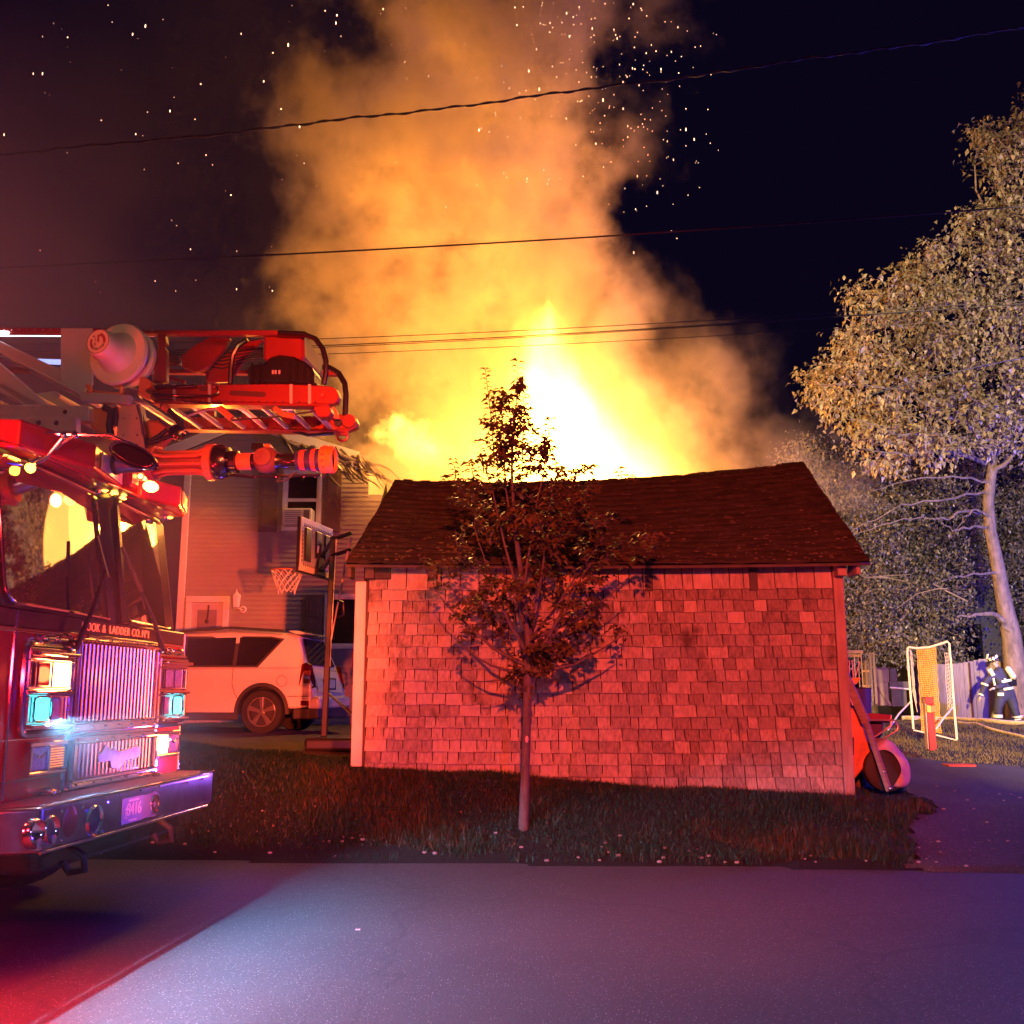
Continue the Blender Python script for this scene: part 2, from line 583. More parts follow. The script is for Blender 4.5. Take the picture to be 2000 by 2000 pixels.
# fallen leaves and pebbles along the verge
def litter():
    n = 420
    x = rng.uniform(-4.5, 6.0, n); t = rng.normal(0, 1, n)
    y = np.array([edge_y(a) for a in x]) + .25 + np.abs(t) * .35
    z = np.array([gz2(a, b) for a, b in zip(x, y)]) + .012
    V, F = [], []
    P = np.stack([x, y, z], 1)
    D = unit(n); D[:, 2] *= .2
    Nn = np.tile([[.1, .05, 1.]], (n, 1)) + unit(n) * .3
    leaves(P, D, Nn, rng.uniform(.02, .05, n), 'leaf_litter', mat('dry_leaf', (.12, .08, .045), .7, var=.4), kind='stuff', label='curled dead leaves scattered along the edge of the verge', cat='dead leaves')
    mb = MB()
    for i in range(130):
        px = rnd.uniform(-4, 8.6)
        py = edge_y(px) + abs(rnd.gauss(.1, .35))
        if i % 3 == 0: px, py = rnd.uniform(3.4, 6.2), rnd.uniform(9.4, 13)
        mb.ball((px, py, gz2(px, py) + .012), rnd.uniform(.006, .020), 6, 4, (1.3, 1, .7))
    mb.build('verge_pebbles', mat('pebble', (.20, .19, .17), .8, var=.4), smooth=True, kind='stuff', label='small pale pebbles and chips along the verge', cat='pebbles')
litter()

MB().box((-1.005, 6.935, .006), (-.975, 6.95, .012)).build('paper_scrap', mat('white_paper', (.7, .7, .68), .8), label='tiny white scrap of paper on the road below the young tree', cat='litter')
# ================================================================== SHED
SX0, SX1 = -1.70, 3.60
def swy(x): return 11.50 - .05 * (x - SX0)          # front wall plane
shed = empty('shed', (.9, 13.2, .6), 'low weathered shed with shingled wall and sagging mossy roof in front of the fire', 'shed')
def loc(o): return tuple(Vector(o))
def child_of(par):
    """children are modelled in place coordinates, this offset brings them to the thing's base"""
    return Matrix.Translation(-par.location)
def place(o, par):
    o.parent = par
    o.matrix_parent_inverse = Matrix.Translation(-Vector(par.location)) if par.rotation_euler.z == 0 else par.matrix_world.inverted()
    return o
M_SHING = []
for i, c in enumerate([(.34, .26, .20), (.29, .225, .18), (.38, .30, .235), (.25, .20, .165)]):
    M_SHING.append(mat('cedar_shingle_%s' % 'abcd'[i], c, .85, var=.30, scale=7, bump=1., bscale=60, stretch=(6, 6, .8), dark=(.09, .065, .05), darkscale=2.6, spec=.2))
M_SHDARK = mat('shingle_backing', (.05, .035, .03), .95, var=.3)
M_TRIM = mat('weathered_trim', (.27, .19, .15), .75, var=.2, scale=5, bump=.4, stretch=(4, 4, .7), spec=.3)
M_WTRIM = mat('white_trim', (.78, .74, .70), .6, var=.06, scale=4, bump=.15)
TOPZ = 2.89
EXPO = .1262
row_top = 2.65
base_z = lambda x: .755 - .29 * max(0, min(1, (x - SX0) / (SX1 - SX0))) ** 1.25
# sheathing behind the shingles, whole shed body
mb = MB()
body = [(SX0 + .02, 11.56), (SX1 - .02, 11.30), (SX1 - .02, 15.2), (SX0 + .02, 15.3)]
n = 4
for i in range(4):
    a, b = body[i], body[(i + 1) % 4]
    mb.quad((a[0], a[1], .2), (b[0], b[1], .2), (b[0], b[1], 2.93), (a[0], a[1], 2.93))
# gables
mb.add([(SX0 + .02, 11.56, 2.93), (SX0 + .02, 15.3, 2.93), (SX0 + .02, 13.4, 4.28)], [(0, 1, 2)])
mb.add([(SX1 - .02, 11.30, 2.93), (SX1 - .02, 15.2, 2.93), (SX1 - .02, 13.3, 4.38)], [(0, 1, 2)])
place(mb.build('wall', M_SHDARK), shed)
# shingles one by one
cells = []
z1 = TOPZ
row = 0
zt = row_top
x = SX0 + .10
while x < SX1 - .09:                                 # tall top course of boards
    w = rnd.choice([.105, .14, .18, .20, .23])
    w = min(w, SX1 - .085 - x)
    cells.append((x, w, row_top - .005, TOPZ + .03, 0))
    x += w + .011
while zt > .36:
    row += 1
    zb = zt - EXPO
    x = SX0 + .10 - (0 if row % 2 else .01)
    while x < SX1 - .09:
        w = min(.30, max(.075, rnd.gauss(.155, .050)))
        if SX1 - .085 - (x + w) < .07: w = SX1 - .085 - x
        if zb > .36:
            cells.append((x, w, zb, zt + .03, row))
        x += w + .011
    zt = zb
cells.sort(key=lambda c: -c[1] * (c[3] - c[2]))
def shingle_shape(mb, c):
    x, w, zb, ztop, row = c
    rr = random.Random(int(x * 977 + row * 131))
    dz = rr.uniform(-.006, .004)
    warp = rr.uniform(0, .004) + (.012 if (rr.random() < .2 + .3 * max(0, x) / 3.6 and row > 1) else 0) * rr.random()
    tilt = rr.uniform(-.004, .004)
    xa, xb = x, x + w
    ya, yb = swy(xa), swy(xb)
    sag = .012 * math.sin((x - SX0) / 5.3 * PI)
    t = .042 + warp * 1.5
    bz = zb + dz - sag
    mb.add([(xa, ya - t, bz + tilt), (xb, yb - t - rr.uniform(-.003, .003), bz - tilt), (xb, yb - .002, bz - tilt), (xa, ya - .002, bz + tilt),
            (xa, ya - .004, ztop - sag), (xb, yb - .004, ztop - sag), (xb, yb + .004, ztop - sag), (xa, ya + .004, ztop - sag)],
           [(0, 3, 2, 1), (4, 5, 6, 7), (0, 1, 5, 4), (1, 2, 6, 5), (2, 3, 7, 6), (3, 0, 4, 7)])
M_SHING.append(mat('cedar_shingle_weathered', (.21, .16, .13), .9, var=.4, scale=9, bump=1., bscale=50, stretch=(6, 6, .8), dark=(.04, .035, .03), darkscale=4., spec=.2))
M_SHING.append(mat('cedar_shingle_new', (.37, .29, .225), .8, var=.15, scale=6, bump=.6, bscale=60, stretch=(6, 6, .8), spec=.2))
def which(c):
    x, w, zb, zt_, row = c
    rr = random.Random(int(x * 1313 + row * 77))
    if row == 1 and 1.55 < x < 3.5: return 4 if rr.random() < .8 else 1
    if row in (2, 3) and 1.5 < x < 3.4: return 4 if rr.random() < (.55 if row == 2 else .25) else (5 if rr.random() < .25 else 1)
    if row in (2, 3, 4) and 1.45 < x < 1.85: return 4
    if row == 0: return 5 if rr.random() < .4 else 0
    if x > 1.2 and rr.random() < .16: return 4
    if x > .6 and rr.random() < .3: return 3
    return rr.choice([0, 0, 1, 1, 2, 2, 5] if x < 1 else [0, 1, 1, 2, 3])
for c in cells[:300]:
    mb = MB(); shingle_shape(mb, c)
    place(mb.build('shingle', M_SHING[which(c)]), shed)
rest = cells[300:]
mb = MB()
for c in rest: shingle_shape(mb, c)
o = mb.build('narrow_shingles', None, kind='stuff')
for m_ in M_SHING: o.data.materials.append(m_)
ids = [which(c) for c in rest]
for i, p in enumerate(o.data.polygons): p.material_index = ids[i // 6]
place(o, shed)
# corner boards, rafter tails, eave
mb = MB().box((SX0 - .055, 11.44, .72), (SX0 + .065, 11.62, 2.74)); place(mb.build('corner_board', mat('painted_corner', (.50, .40, .34), .6, var=.1, scale=5, bump=.2), bevel=.006, label='pale painted corner board at the left end'), shed)
mb = MB().box((SX1 - .075, 11.185, .44), (SX1 + .035, 11.36, 2.86)); place(mb.build('corner_board', M_TRIM, bevel=.006), shed)
mb = MB().box((SX0 + .07, 11.465, .72), (SX0 + .092, 11.50, 2.76)); place(mb.build('corner_gap_strip', M_SHDARK), shed)  # dark strip standing in for the shaded gap beside the corner board
M_RAFT = mat('dark_timber', (.055, .045, .038), .85, var=.3, bump=.4)
for x in (-1.80, -1.58, -.88, 1.52, 2.66, 3.58, 3.74):
    yy = swy(x)
    zt = 2.92
    if x in (-1.58, -.88, 3.58):
        mb = MB().box((x - .05, yy - .20, zt - .16), (x + .05, yy - .02, zt - .01))
    elif x < -1.7 or x > 3.7:
        mb = MB().box((x - .022, yy - .24, zt - .15), (x + .022, yy + .05, zt - .01))
    else:
        mb = MB().box((x - .045, yy - .055, zt - .30), (x + .04, yy - .012, zt - .04))
    place(mb.build('rafter_tail', M_RAFT if x < 3.5 else M_TRIM, bevel=.004), shed)
mb = MB().box((SX0 + .16, 11.40, 2.765), (SX0 + .34, 11.462, 2.90)); place(mb.build('end_block', M_RAFT, bevel=.004), shed)

# roof: courses of asphalt shingle, each a step, with a sagging ridge
def mossy():
    m, nt, b = nodes('mossy_roof_shingle')
    N, L = nt.nodes, nt.links
    tc = N.new('ShaderNodeTexCoord')
    def noise(sc, d=6, r=.6, st=None):
        n = N.new('ShaderNodeTexNoise'); n.inputs['Scale'].default_value = sc; n.inputs['Detail'].default_value = d; n.inputs['Roughness'].default_value = r
        v = tc.outputs['Object']
        if st:
            mp = N.new('ShaderNodeMapping'); mp.inputs['Scale'].default_value = st; L.new(v, mp.inputs[0]); v = mp.outputs[0]
        L.new(v, n.inputs['Vector']); return n.outputs[0]
    def ramp(v, a, c, ca, cb):
        r = N.new('ShaderNodeValToRGB'); e = r.color_ramp.elements
        e[0].position = a; e[1].position = c; e[0].color = (*ca, 1); e[1].color = (*cb, 1); L.new(v, r.inputs[0]); return r.outputs[0]
    base = ramp(noise(3, 8, .7, (1, 3, 3)), .35, .65, (.017, .016, .014), (.045, .038, .032))
    f = ramp(noise(9, 6, .7, (1, 2.5, 2.5)), .57, .62, (0, 0, 0), (1, 1, 1))
    mx = N.new('ShaderNodeMix'); mx.data_type = 'RGBA'; L.new(f, mx.inputs[0]); L.new(base, mx.inputs[6]); mx.inputs[7].default_value = (.085, .075, .06, 1)
    L.new(mx.outputs[2], b.inputs['Base Color'])
    b.inputs['Roughness'].default_value = .95; b.inputs['Specular IOR Level'].default_value = .2
    bp = N.new('ShaderNodeBump'); bp.inputs['Strength'].default_value = 1; bp.inputs['Distance'].default_value = .02
    L.new(noise(22, 8, .8), bp.inputs['Height']); L.new(bp.outputs[0], b.inputs['Normal'])
    return m
M_ROOF = mossy()
def roof_pt(u, v):
    """u 0..1 along, v 0 eave .. 1 ridge (front slope), 2 = rear eave"""
    if v <= 1:
        ex0, ex1 = (-1.83, 11.18, 2.915), (3.84, 10.90, 2.90)
        rx0, rx1 = (-1.56, 13.35, 4.335), (3.86, 13.25, 4.515)
        t = v
    else:
        ex0, ex1 = (-1.83, 15.55, 2.90), (3.84, 15.45, 2.90)
        rx0, rx1 = (-1.56, 13.35, 4.335), (3.86, 13.25, 4.515)
        t = 2 - v
    a = Vector(ex0).lerp(Vector(ex1), u)
    b = Vector(rx0).lerp(Vector(rx1), u)
    sag = .150 * (1 - (2 * u - .92) ** 2 / 1.1664) if True else 0
    b.z -= max(0, sag)
    a.z -= .025 * math.sin(u * PI)
    p = a.lerp(b, t)
    p.z += -.05 * math.sin(t * PI) * math.sin(u * PI) + .006 * math.sin(u * 31 + v * 9) * t
    return p
V, F = [], []
NU, NC = 150, 17
def add_row(pts):
    i = len(V); V.extend(pts); return i
for side in (0, 1):
    for c in range(NC):
        v0, v1 = c / NC, (c + 1) / NC
        if side: v0, v1 = 2 - v0, 2 - v1
        A, B, Cc = [], [], []
        for i in range(NU + 1):
            u = i / NU
            j = (random.Random(c * 997 + i // 4).random() - .5) * .012
            tk = .012 + .006 * random.Random(c * 31 + i // 3).random()
            ins = (.006 * math.sin(c * 5.1) if i in (0, NU) else 0)
            p0 = roof_pt(u, v0 + (j if not side else -j)); p1 = roof_pt(u, v1)
            A.append((p0.x + ins, p0.y, p0.z)); B.append((p0.x + ins, p0.y, p0.z + tk)); Cc.append((p1.x + ins, p1.y, p1.z + .002))
        a, b, c_ = add_row(A), add_row(B), add_row(Cc)
        for i in range(NU):
            F.append((a + i, a + i + 1, b + i + 1, b + i)); F.append((b + i, b + i + 1, c_ + i + 1, c_ + i))
place(fast('roof', V, F, M_ROOF), shed)
# deck under the shingles so the roof has thickness
V, F = [], []
us = [i / 20 for i in range(21)]; vs = [j / 8 for j in range(17)]
for v in vs:
    for u in us:
        p = roof_pt(u, v); V.append((p.x, p.y, p.z - .012))
n1 = len(V)
V += [(x, y, z - .035) for (x, y, z) in V]
for j in range(16):
    for i in range(20):
        a = j * 21 + i
        F.append((a, a + 1, a + 22, a + 21)); F.append((a + n1, a + 21 + n1, a + 22 + n1, a + 1 + n1))
for i in range(20):
    for r_ in (0, 16 * 21):
        a = r_ + i; F.append((a, a + 1, a + 1 + n1, a + n1))
for j in range(16):
    for c in (0, 20):
        a = j * 21 + c; F.append((a, a + 21, a + 21 + n1, a + n1))
place(fast('roof_deck', V, F, M_RAFT), shed)
# ridge caps, moss tufts and debris along the ridge and eave
mb = MB()
for i in range(46):
    u = i / 46; p = roof_pt(u, 1); q = roof_pt(u + 1 / 46, 1)
    dz = rnd.uniform(.012, .03)
    f0, f1 = roof_pt(u, .94), roof_pt(u + 1 / 46, .94)
    b0, b1 = roof_pt(u, 1.06), roof_pt(u + 1 / 46, 1.06)
    up = Vector((0, 0, dz))
    mb.add([f0 + up, f1 + up, q + up, p + up, b0 + up, b1 + up, f0, f1, b0, b1], [(0, 1, 2, 3), (3, 2, 5, 4), (6, 7, 1, 0), (4, 5, 9, 8), (6, 0, 3, 4, 8), (1, 7, 9, 5, 2)])
place(mb.build('ridge_cap', M_ROOF), shed)
mb = MB()
for i in range(420):
    u = rnd.random(); v = abs(rnd.gauss(0, .22)) if i > 160 else 1 + rnd.uniform(-.02, .02)
    if v > 1.05: continue
    p = roof_pt(u, v)
    mb.ball((p.x, p.y, p.z + .018), rnd.uniform(.006, .017), 5, 3, (rnd.uniform(1, 2.2), 1.3, .7))
place(mb.build('moss', mat('moss', (.09, .08, .05), .95, var=.4), kind='stuff'), shed)

# ================================================================== HOUSE (two storeys, vinyl siding) and its burning half
M_SIDE = mat('vinyl_siding', (.36, .31, .26), .55, var=.08, scale=2, bump=.1, spec=.4)
M_WHITE = mat('white_vinyl', (.76, .72, .66), .5, var=.05, scale=3)
M_SHUT = mat('shutter_paint', (.17, .10, .085), .6, var=.1)
M_CHAR = mat('charred_timber', (.015, .012, .010), .9, var=.4, bump=.5)
M_GLASS = mat('dark_window_glass', (.012, .011, .012), .06, var=0, spec=.8)
house = empty('house', (-4, 21.2, .9), 'grey sided two storey house with white trim, its right half on fire', 'house')
HY = 21.0
def hz(py, px=500): return W(px, py, HY).z
def hx(px, py=1000): return W(px, py, HY).x
gx0, gx1 = -6.80, -3.30
gpk = -5.60
z_eave0, z_eave1 = 6.30, 6.30
mb = MB()
mb.box((gx0, HY + .03, .5), (3.9, HY + 8, 5.6))
mb.prism([(gx0, HY + .03, 5.6), (gx1 + .3, HY + .03, 5.6), (gx1 + .3, HY + .03, 6.28), (gpk, HY + .03, 7.08), (gx0, HY + .03, 6.56)], (0, 7.9, 0))
place(mb.build('house_wall', M_SIDE), house)
openings = [(-4.785, -3.965, 4.82, 6.125), (-3.84, -2.38, 2.395, 3.515), (-6.67, -5.79, .5, 3.47)]
zc = .75; k = 0
while zc < 7.0:
    h = .098
    zz = zc + h
    # width inside the gable
    if zz > 6.46:
        xa = gx0 + (zz - 6.46) / .62 * (gpk - gx0); xb = gx1 + .3 - (zz - 6.26) / .82 * (gx1 + .3 - gpk)
    else: xa, xb = gx0, (gx1 + .3 if zz > 5.6 else 3.6)
    if xb - xa < .2: break
    segs = [(xa, xb)]
    for (o0, o1, q0, q1) in openings:
        if zc < q1 and zz > q0:
            ns = []
            for a, b in segs:
                if o1 <= a or o0 >= b: ns.append((a, b)); continue
                if o0 > a: ns.append((a, o0))
                if o1 < b: ns.append((o1, b))
            segs = ns
    for a, b in segs:
        if b - a < .05: continue
        mb = MB().prism([(a, HY + .028, zc), (a, HY - .006, zc), (a, HY + .016, zz + .002), (a, HY + .028, zz + .002)], (b - a, 0, 0))
        place(mb.build('siding_board', M_SIDE), house)
    zc += h
# corner board, rake trim, roof
place(MB().box((gx0 - .06, HY - .03, .6), (gx0 + .08, HY + .10, 6.5)).build('corner_trim', M_WHITE, bevel=.01), house)
for a, b, nm in (((gx0 - .45, HY - .30, 6.40), (gpk, HY - .30, 7.10), 'rake_board'), ((gpk, HY - .30, 7.10), (gx1 + .1, HY - .30, 6.34), 'rake_board')):
    place(MB().bar(a, b, .05, .20).build(nm, M_WHITE), house)
mb = MB()
mb.add([(gx0 - .5, HY - .32, 6.50), (gpk, HY - .32, 7.20), (gpk, HY + 8, 7.20), (gx0 - .5, HY + 8, 6.50), (gx0 - .5, HY - .32, 6.56), (gpk, HY - .32, 7.26), (gpk, HY + 8, 7.26), (gx0 - .5, HY + 8, 6.56)],
       [(0, 3, 2, 1), (4, 5, 6, 7), (0, 1, 5, 4), (1, 2, 6, 5), (2, 3, 7, 6), (3, 0, 4, 7)])
mb.add([(gpk, HY - .32, 7.20), (gx1 - .4, HY - .32, 6.42), (gx1 - .4, HY + 5, 6.42), (gpk, HY + 8, 7.20), (gpk, HY - .32, 7.26), (gx1 - .4, HY - .32, 6.48), (gx1 - .4, HY + 5, 6.48), (gpk, HY + 8, 7.26)],
       [(0, 3, 2, 1), (4, 5, 6, 7), (0, 1, 5, 4), (1, 2, 6, 5), (2, 3, 7, 6), (3, 0, 4, 7)])
place(mb.build('house_roof', mat('roof_shingle_dark', (.05, .045, .042), .9, var=.3, bump=.5)), house)
# burnt, curled ends of the roof: torn sheathing and hanging strips
for i in range(34):
    x0 = rnd.uniform(-4.9, -2.9); z0 = 7.1 - (x0 - gpk) * .34 + rnd.uniform(-.15, .05)
    l = rnd.uniform(.3, 1.0); a = rnd.uniform(-1.0, -.35)
    p = [(x0 + l * t * math.cos(a), HY - .36 + rnd.uniform(-.1, .06), z0 + l * t * math.sin(a) + .07 * math.sin(t * 5 + i)) for t in (0, .25, .5, .75, 1)]
    place(MB().tube(p, [.035, .03, .028, .02, .008], 5).build('torn_edge', mat('scorched_metal', (.30, .24, .18), .4, .3, var=.4), smooth=True), house)
# walls of the burning half: charred studs stand above the floor line, inside the flames
for i in range(12):
    x = -2.0 + i * .5
    place(MB().box((x, HY + .1, 5.6), (x + .07, HY + .2, 5.6 + rnd.uniform(.05, .18))).build('charred_stud', M_CHAR), house)

def sash_window(x0, x1, z0, z1, name='window', mid=True, ac=False):
    w = MB()
    t = .075
    y = HY - .05
    for a, b in (((x0 - t, z0 - t), (x0, z1 + t)), ((x1, z0 - t), (x1 + t, z1 + t))):
        w.box((a[0], y, a[1]), (b[0], HY + .03, b[1]))
    w.box((x0, y, z1), (x1, HY + .03, z1 + t)); w.box((x0, y - .02, z0 - t), (x1, HY + .03, z0))
    fr = place(w.build(name, M_WHITE, bevel=.006), house)
    zm = (z0 + z1) / 2
    def pane(a, b, c, d, yy):
        o = MB().quad((a, yy, c), (b, yy, c), (b, yy, d), (a, yy, d)).build('pane', M_GLASS, fr)
        s = MB()
        for q in (((a, c), (a + .035, d)), ((b - .035, c), (b, d)), ((a + .035, c), (b - .035, c + .035)), ((a + .035, d - .035), (b - .035, d))):
            s.box((q[0][0], yy - .025, q[0][1]), (q[1][0], yy - .003, q[1][1]))
        s.build('sash', M_WHITE, fr)
    if mid == 'h':
        xm = (x0 + x1) / 2
        pane(x0, xm, z0, z1, HY + .0); pane(xm, x1, z0, z1, HY - .012)
    else:
        pane(x0, x1, zm, z1, HY); pane(x0, x1, z0, zm, HY - .012)
    return fr
wx0, wx1, wz0, wz1 = -4.71, -4.04, 4.90, 6.05
sash_window(wx0, wx1, wz0, wz1)
mb = MB()
mb.box((-4.69, HY - .38, 4.905), (-4.10, HY - .03, 5.24))
ac = tag(mb.build('air_conditioner', mat('ac_plastic', (.62, .57, .5), .5, var=.05), bevel=.012), 'boxy window air conditioner in the upper window of the house', 'air conditioner')
for i in range(7):
    MB().box((-4.64, HY - .39, 4.94 + i * .040), (-4.30, HY - .381, 4.955 + i * .040)).build('louvre', mat('ac_grille', (.2, .18, .16), .5), ac)
MB().box((-4.26, HY - .388, 4.94), (-4.14, HY - .381, 5.20)).build('control_panel', mat('ac_panel', (.12, .1, .1), .4), ac)
sash_window(-3.76, -2.46, 2.47, 3.44, mid='h')
def shutter(x0, x1, z0, z1):
    f = MB()
    y = HY - .06
    f.box((x0, y, z0), (x1, HY - .008, z1))
    s = place(f.build('shutter', M_SHUT, bevel=.006), house)
    zm = z0 + (z1 - z0) * .55
    for a, b in ((z0 + .08, zm - .05), (zm + .05, z1 - .08)):
        MB().box((x0 + .07, y - .012, a), (x1 - .07, y - .001, b)).build('shutter_panel', M_SHUT, s, bevel=.006)
shutter(-5.27, -4.88, 4.80, 6.12); shutter(-3.93, -3.56, 4.80, 6.12)
shutter(-4.22, -3.88, 2.40, 3.50)
# door with its frame
d = MB()
dx0, dx1, dz0, dz1 = -6.55, -5.91, 1.2, 3.34
d.box((dx0 - .12, HY - .06, dz0), (dx0, HY + .03, dz1)); d.box((dx1, HY - .06, dz0), (dx1 + .12, HY + .03, dz1)); d.box((dx0 - .12, HY - .07, dz1), (dx1 + .12, HY + .03, dz1 + .13))
place(d.build('door_frame', M_WHITE, bevel=.008), house)
dd = place(MB().box((dx0 + .004, HY - .02, dz0), (dx1 - .004, HY + .02, dz1 - .004)).build('door', mat('door_paint', (.55, .45, .42), .5, var=.05)), house)
MB().box((dx0 + .12, HY - .035, dz0 + 1.0), (dx1 - .12, HY - .021, dz1 - .15)).build('door_window', mat('door_glass', (.30, .22, .22), .15, var=.1), dd, bevel=.01)
MB().box((dx0 + .12, HY - .035, dz0 + .12), (dx1 - .12, HY - .021, dz0 + .85)).build('door_panel', M_WHITE, dd, bevel=.01)
MB().ball((dx1 - .07, HY - .06, dz0 + .95), .03).build('handle', mat('brass', (.6, .42, .15), .3, 1, var=0), dd, smooth=True)
mb = MB().tube([(-6.20, HY - .06, 3.28), (-6.20, HY - .07, 3.12), (-6.21, HY - .07, 3.0)], .018, 6).ball((-6.215, HY - .08, 2.95), .045)
tag(mb.build('door_ornament', mat('ornament_dark', (.07, .03, .03), .7), smooth=True), 'dark drop shaped ornament hanging on the house door', 'door ornament')
# step
place(MB().box((-6.9, HY - .9, .6), (-5.6, HY - .004, 1.18)).build('door_step', mat('concrete_step', (.32, .3, .28), .9, var=.15, bump=.4), bevel=.02), house)
# carriage wall lamp (unlit)
lp = empty('wall_lantern', (-5.57, HY - .14, 3.22), 'unlit white carriage lantern on the siding right of the house door', 'wall lamp')
ll = MB().lathe((-5.50, HY - .005, 3.20), (0, -1, 0), [(0, .07), (.02, .07), (.035, .04)], 12).tube([(-5.50, HY - .03, 3.20), (-5.50, HY - .16, 3.18), (-5.57, HY - .18, 3.22)], .014, 6)
place(ll.build('bracket', M_WHITE, smooth=True), lp)
ll = MB().lathe((-5.61, HY - .18, 3.20), (0, 0, 1), [(0, .03), (.02, .06), (.03, .07), (.24, .09), (.26, .10), (.32, .04), (.36, .015), (.40, .012)], 6)
place(ll.build('lantern_cage', M_WHITE), lp)
place(MB().lathe((-5.61, HY - .18, 3.22), (0, 0, 1), [(0, .066), (.2, .086)], 6).build('lantern_glass', M_GLASS), lp)

# ================================================================== FIRE ENGINE
TH = .082
TC = Vector((-2.796, 7.298, 0))
truck = empty('fire_truck', TC, 'red ladder fire truck with chrome grille, lit lamps and a ladder reaching over its cab', 'fire truck', rz=-TH)
TF = Vector((math.cos(TH), -math.sin(TH), 0))
TU_ = Vector((math.sin(TH), math.cos(TH), 0))
# truck frame: x forward, y towards its left flank (away from the photographer), z up
def tu(px, py, u):
    """point on the truck's upright plane y = u"""
    d = ray(px, py)
    t = (u - (EYE - TC).dot(TU_)) / d.dot(TU_)
    P = EYE + d * t
    return (P - TC).dot(TF), P.z
M_RED = mat('fire_engine_red', (.42, .012, .012), .22, var=.05, coat=.8, scale=3)
M_BLK = mat('black_paint', (.012, .011, .012), .25, var=.05, coat=.6)
M_CHR = mat('chrome', (.78, .78, .80), .10, 1., var=.05, scale=30)
M_CHR2 = mat('brushed_steel', (.55, .54, .53), .28, 1., var=.12, scale=20)
M_SATIN = mat('satin_chrome_blue_lit', (.26, .26, .40), .26, .95, var=.05)  # blue tint paints blue light onto the grille bars
M_RUB = mat('rubber', (.018, .017, .017), .7, var=.2)
M_GRY = mat('ladder_grey_paint', (.42, .40, .39), .4, var=.1, scale=3)
M_TAN = mat('dull_aluminium', (.50, .46, .42), .42, .5, var=.12, scale=5)
M_WS = mat('windshield_glass', (.006, .006, .007), .03, var=0, spec=1.)
M_WS.node_tree.nodes['Principled BSDF'].inputs['IOR'].default_value = 2.7
M_ORG = mat('orange_rubber', (.75, .16, .02), .5, var=.1)
M_OPNT = mat('orange_paint', (.60, .17, .05), .4, .2, var=.1)
M_BLU = mat('blue_band', (.03, .03, .10), .4, var=.1)
def emis(name, col, s):
    return mat(name, tuple(min(.8, c) for c in col), .3, var=0, emit=col, estr=s)
E_AMB = emis('amber_lamp', (1, .52, .05), 9)
E_RED = emis('red_lamp', (1, .05, .02), 7)
E_HOT = emis('hot_red_lamp', (1, .30, .06), 14)
E_YEL = emis('yellow_core_lamp', (1, .60, .18), 16)
E_CYA = emis('cyan_headlamp', (.06, .78, .85), 2.6)
E_WHT = emis('white_rail_glow', (1, .8, .9), 6)
M_LENS = mat('clear_lens', (.18, .16, .30), .08, var=.3, scale=60, spec=.8)
M_RLENS = mat('red_lens', (.40, .02, .02), .12, var=.15, scale=50)
M_ALENS = mat('amber_lens', (.60, .14, .02), .12, var=.2, scale=50)

T = truck
HW = 1.22
HN = 1.60
# --- cab shell
mb = MB()
mb.prism([(0, -HN, .82), (0, -HN, 1.985), (-2.4, -HN, 1.985), (-2.4, -HN, .82)], (0, HN + HW, 0))
mb.build('cab_body', M_RED, T, bevel=.05, seg=3, smooth=True)
mb = MB()
hw = 1.16
def cx(z): return -.15 * (z - 1.985) / .93
mb.prism([(cx(1.985) - .06, -1.55, 1.985), (cx(2.92) - .06, -1.55, 2.92), (-2.4, -1.55, 2.95), (-2.4, -1.55, 1.985)], (0, 1.55 + hw, 0))
mb.build('upper_cab', M_BLK, T, bevel=.05, seg=3, smooth=True)
MB().box((-2.4, -1.53, 2.952), (-.30, hw - .02, 3.02)).build('cab_roof', M_RED, T, bevel=.03, seg=2)
# black band with the company name
MB().box((-.02, -HN + .02, 1.885), (.012, HW - .06, 1.99)).build('name_band', M_BLK, T, bevel=.006)
M_GOLD = mat('gold_leaf', (.85, .55, .22), .45, .2, var=.05)
for word_, y_, sp_ in (('HOOK', -.42, 1.08), ('&', -.235, 1), ('LADDER', .00, 1.08), ('CO.', .265, 1.08), ('Nº1', .425, 1.05)):
    text_mb(word_, .080, (.016, y_, 1.936), (0, 1, 0), (0, 0, 1), 'company_lettering', M_GOLD, T, spacing=sp_)
# chrome strips across the band
MB().tube([(.018, -HN + .05, 1.872), (.02, -.70, 1.872), (.03, -.60, 1.80)], .008, 6).build('chrome_strip', M_CHR, T, smooth=True)
MB().bar((.03, -.49, 1.872), (.03, .60, 1.872), .02, .022).build('chrome_strip', M_CHR, T, bevel=.003)
MB().tube([(.018, .66, 1.872), (.018, HW - .08, 1.872)], .008, 6).build('chrome_strip', M_CHR, T, smooth=True)
# windshield: two panes with bright gasket rims
def wsp(u, z): return (cx(z) + .004, u, z)
def rounded(pts, r, n=5):
    out = []
    m = len(pts)
    for i in range(m):
        p, a, b = Vector(pts[i]), Vector(pts[i - 1]), Vector(pts[(i + 1) % m])
        da, db = (a - p).normalized(), (b - p).normalized()
        rr = min(r, (a - p).length / 2.2, (b - p).length / 2.2)
        A, B = p + da * rr, p + db * rr
        for k in range(n + 1):
            t = k / n
            out.append(A * (1 - t) ** 2 + p * 2 * t * (1 - t) + B * t * t)
    return out
def curve_off(u):
    if u < 0:
        t = u + 1.125
        return .050 - math.tan(R(1.2)) * t - .5 * (math.tan(R(5.7)) - math.tan(R(1.2))) / 1.125 * t * t
    return .035 - math.tan(R(3.7)) * u - .5 * (math.tan(R(8.2)) - math.tan(R(3.7))) / 1.125 * u * u
def wspc(u, z): return Vector((cx(z) + curve_off(u), u, z))
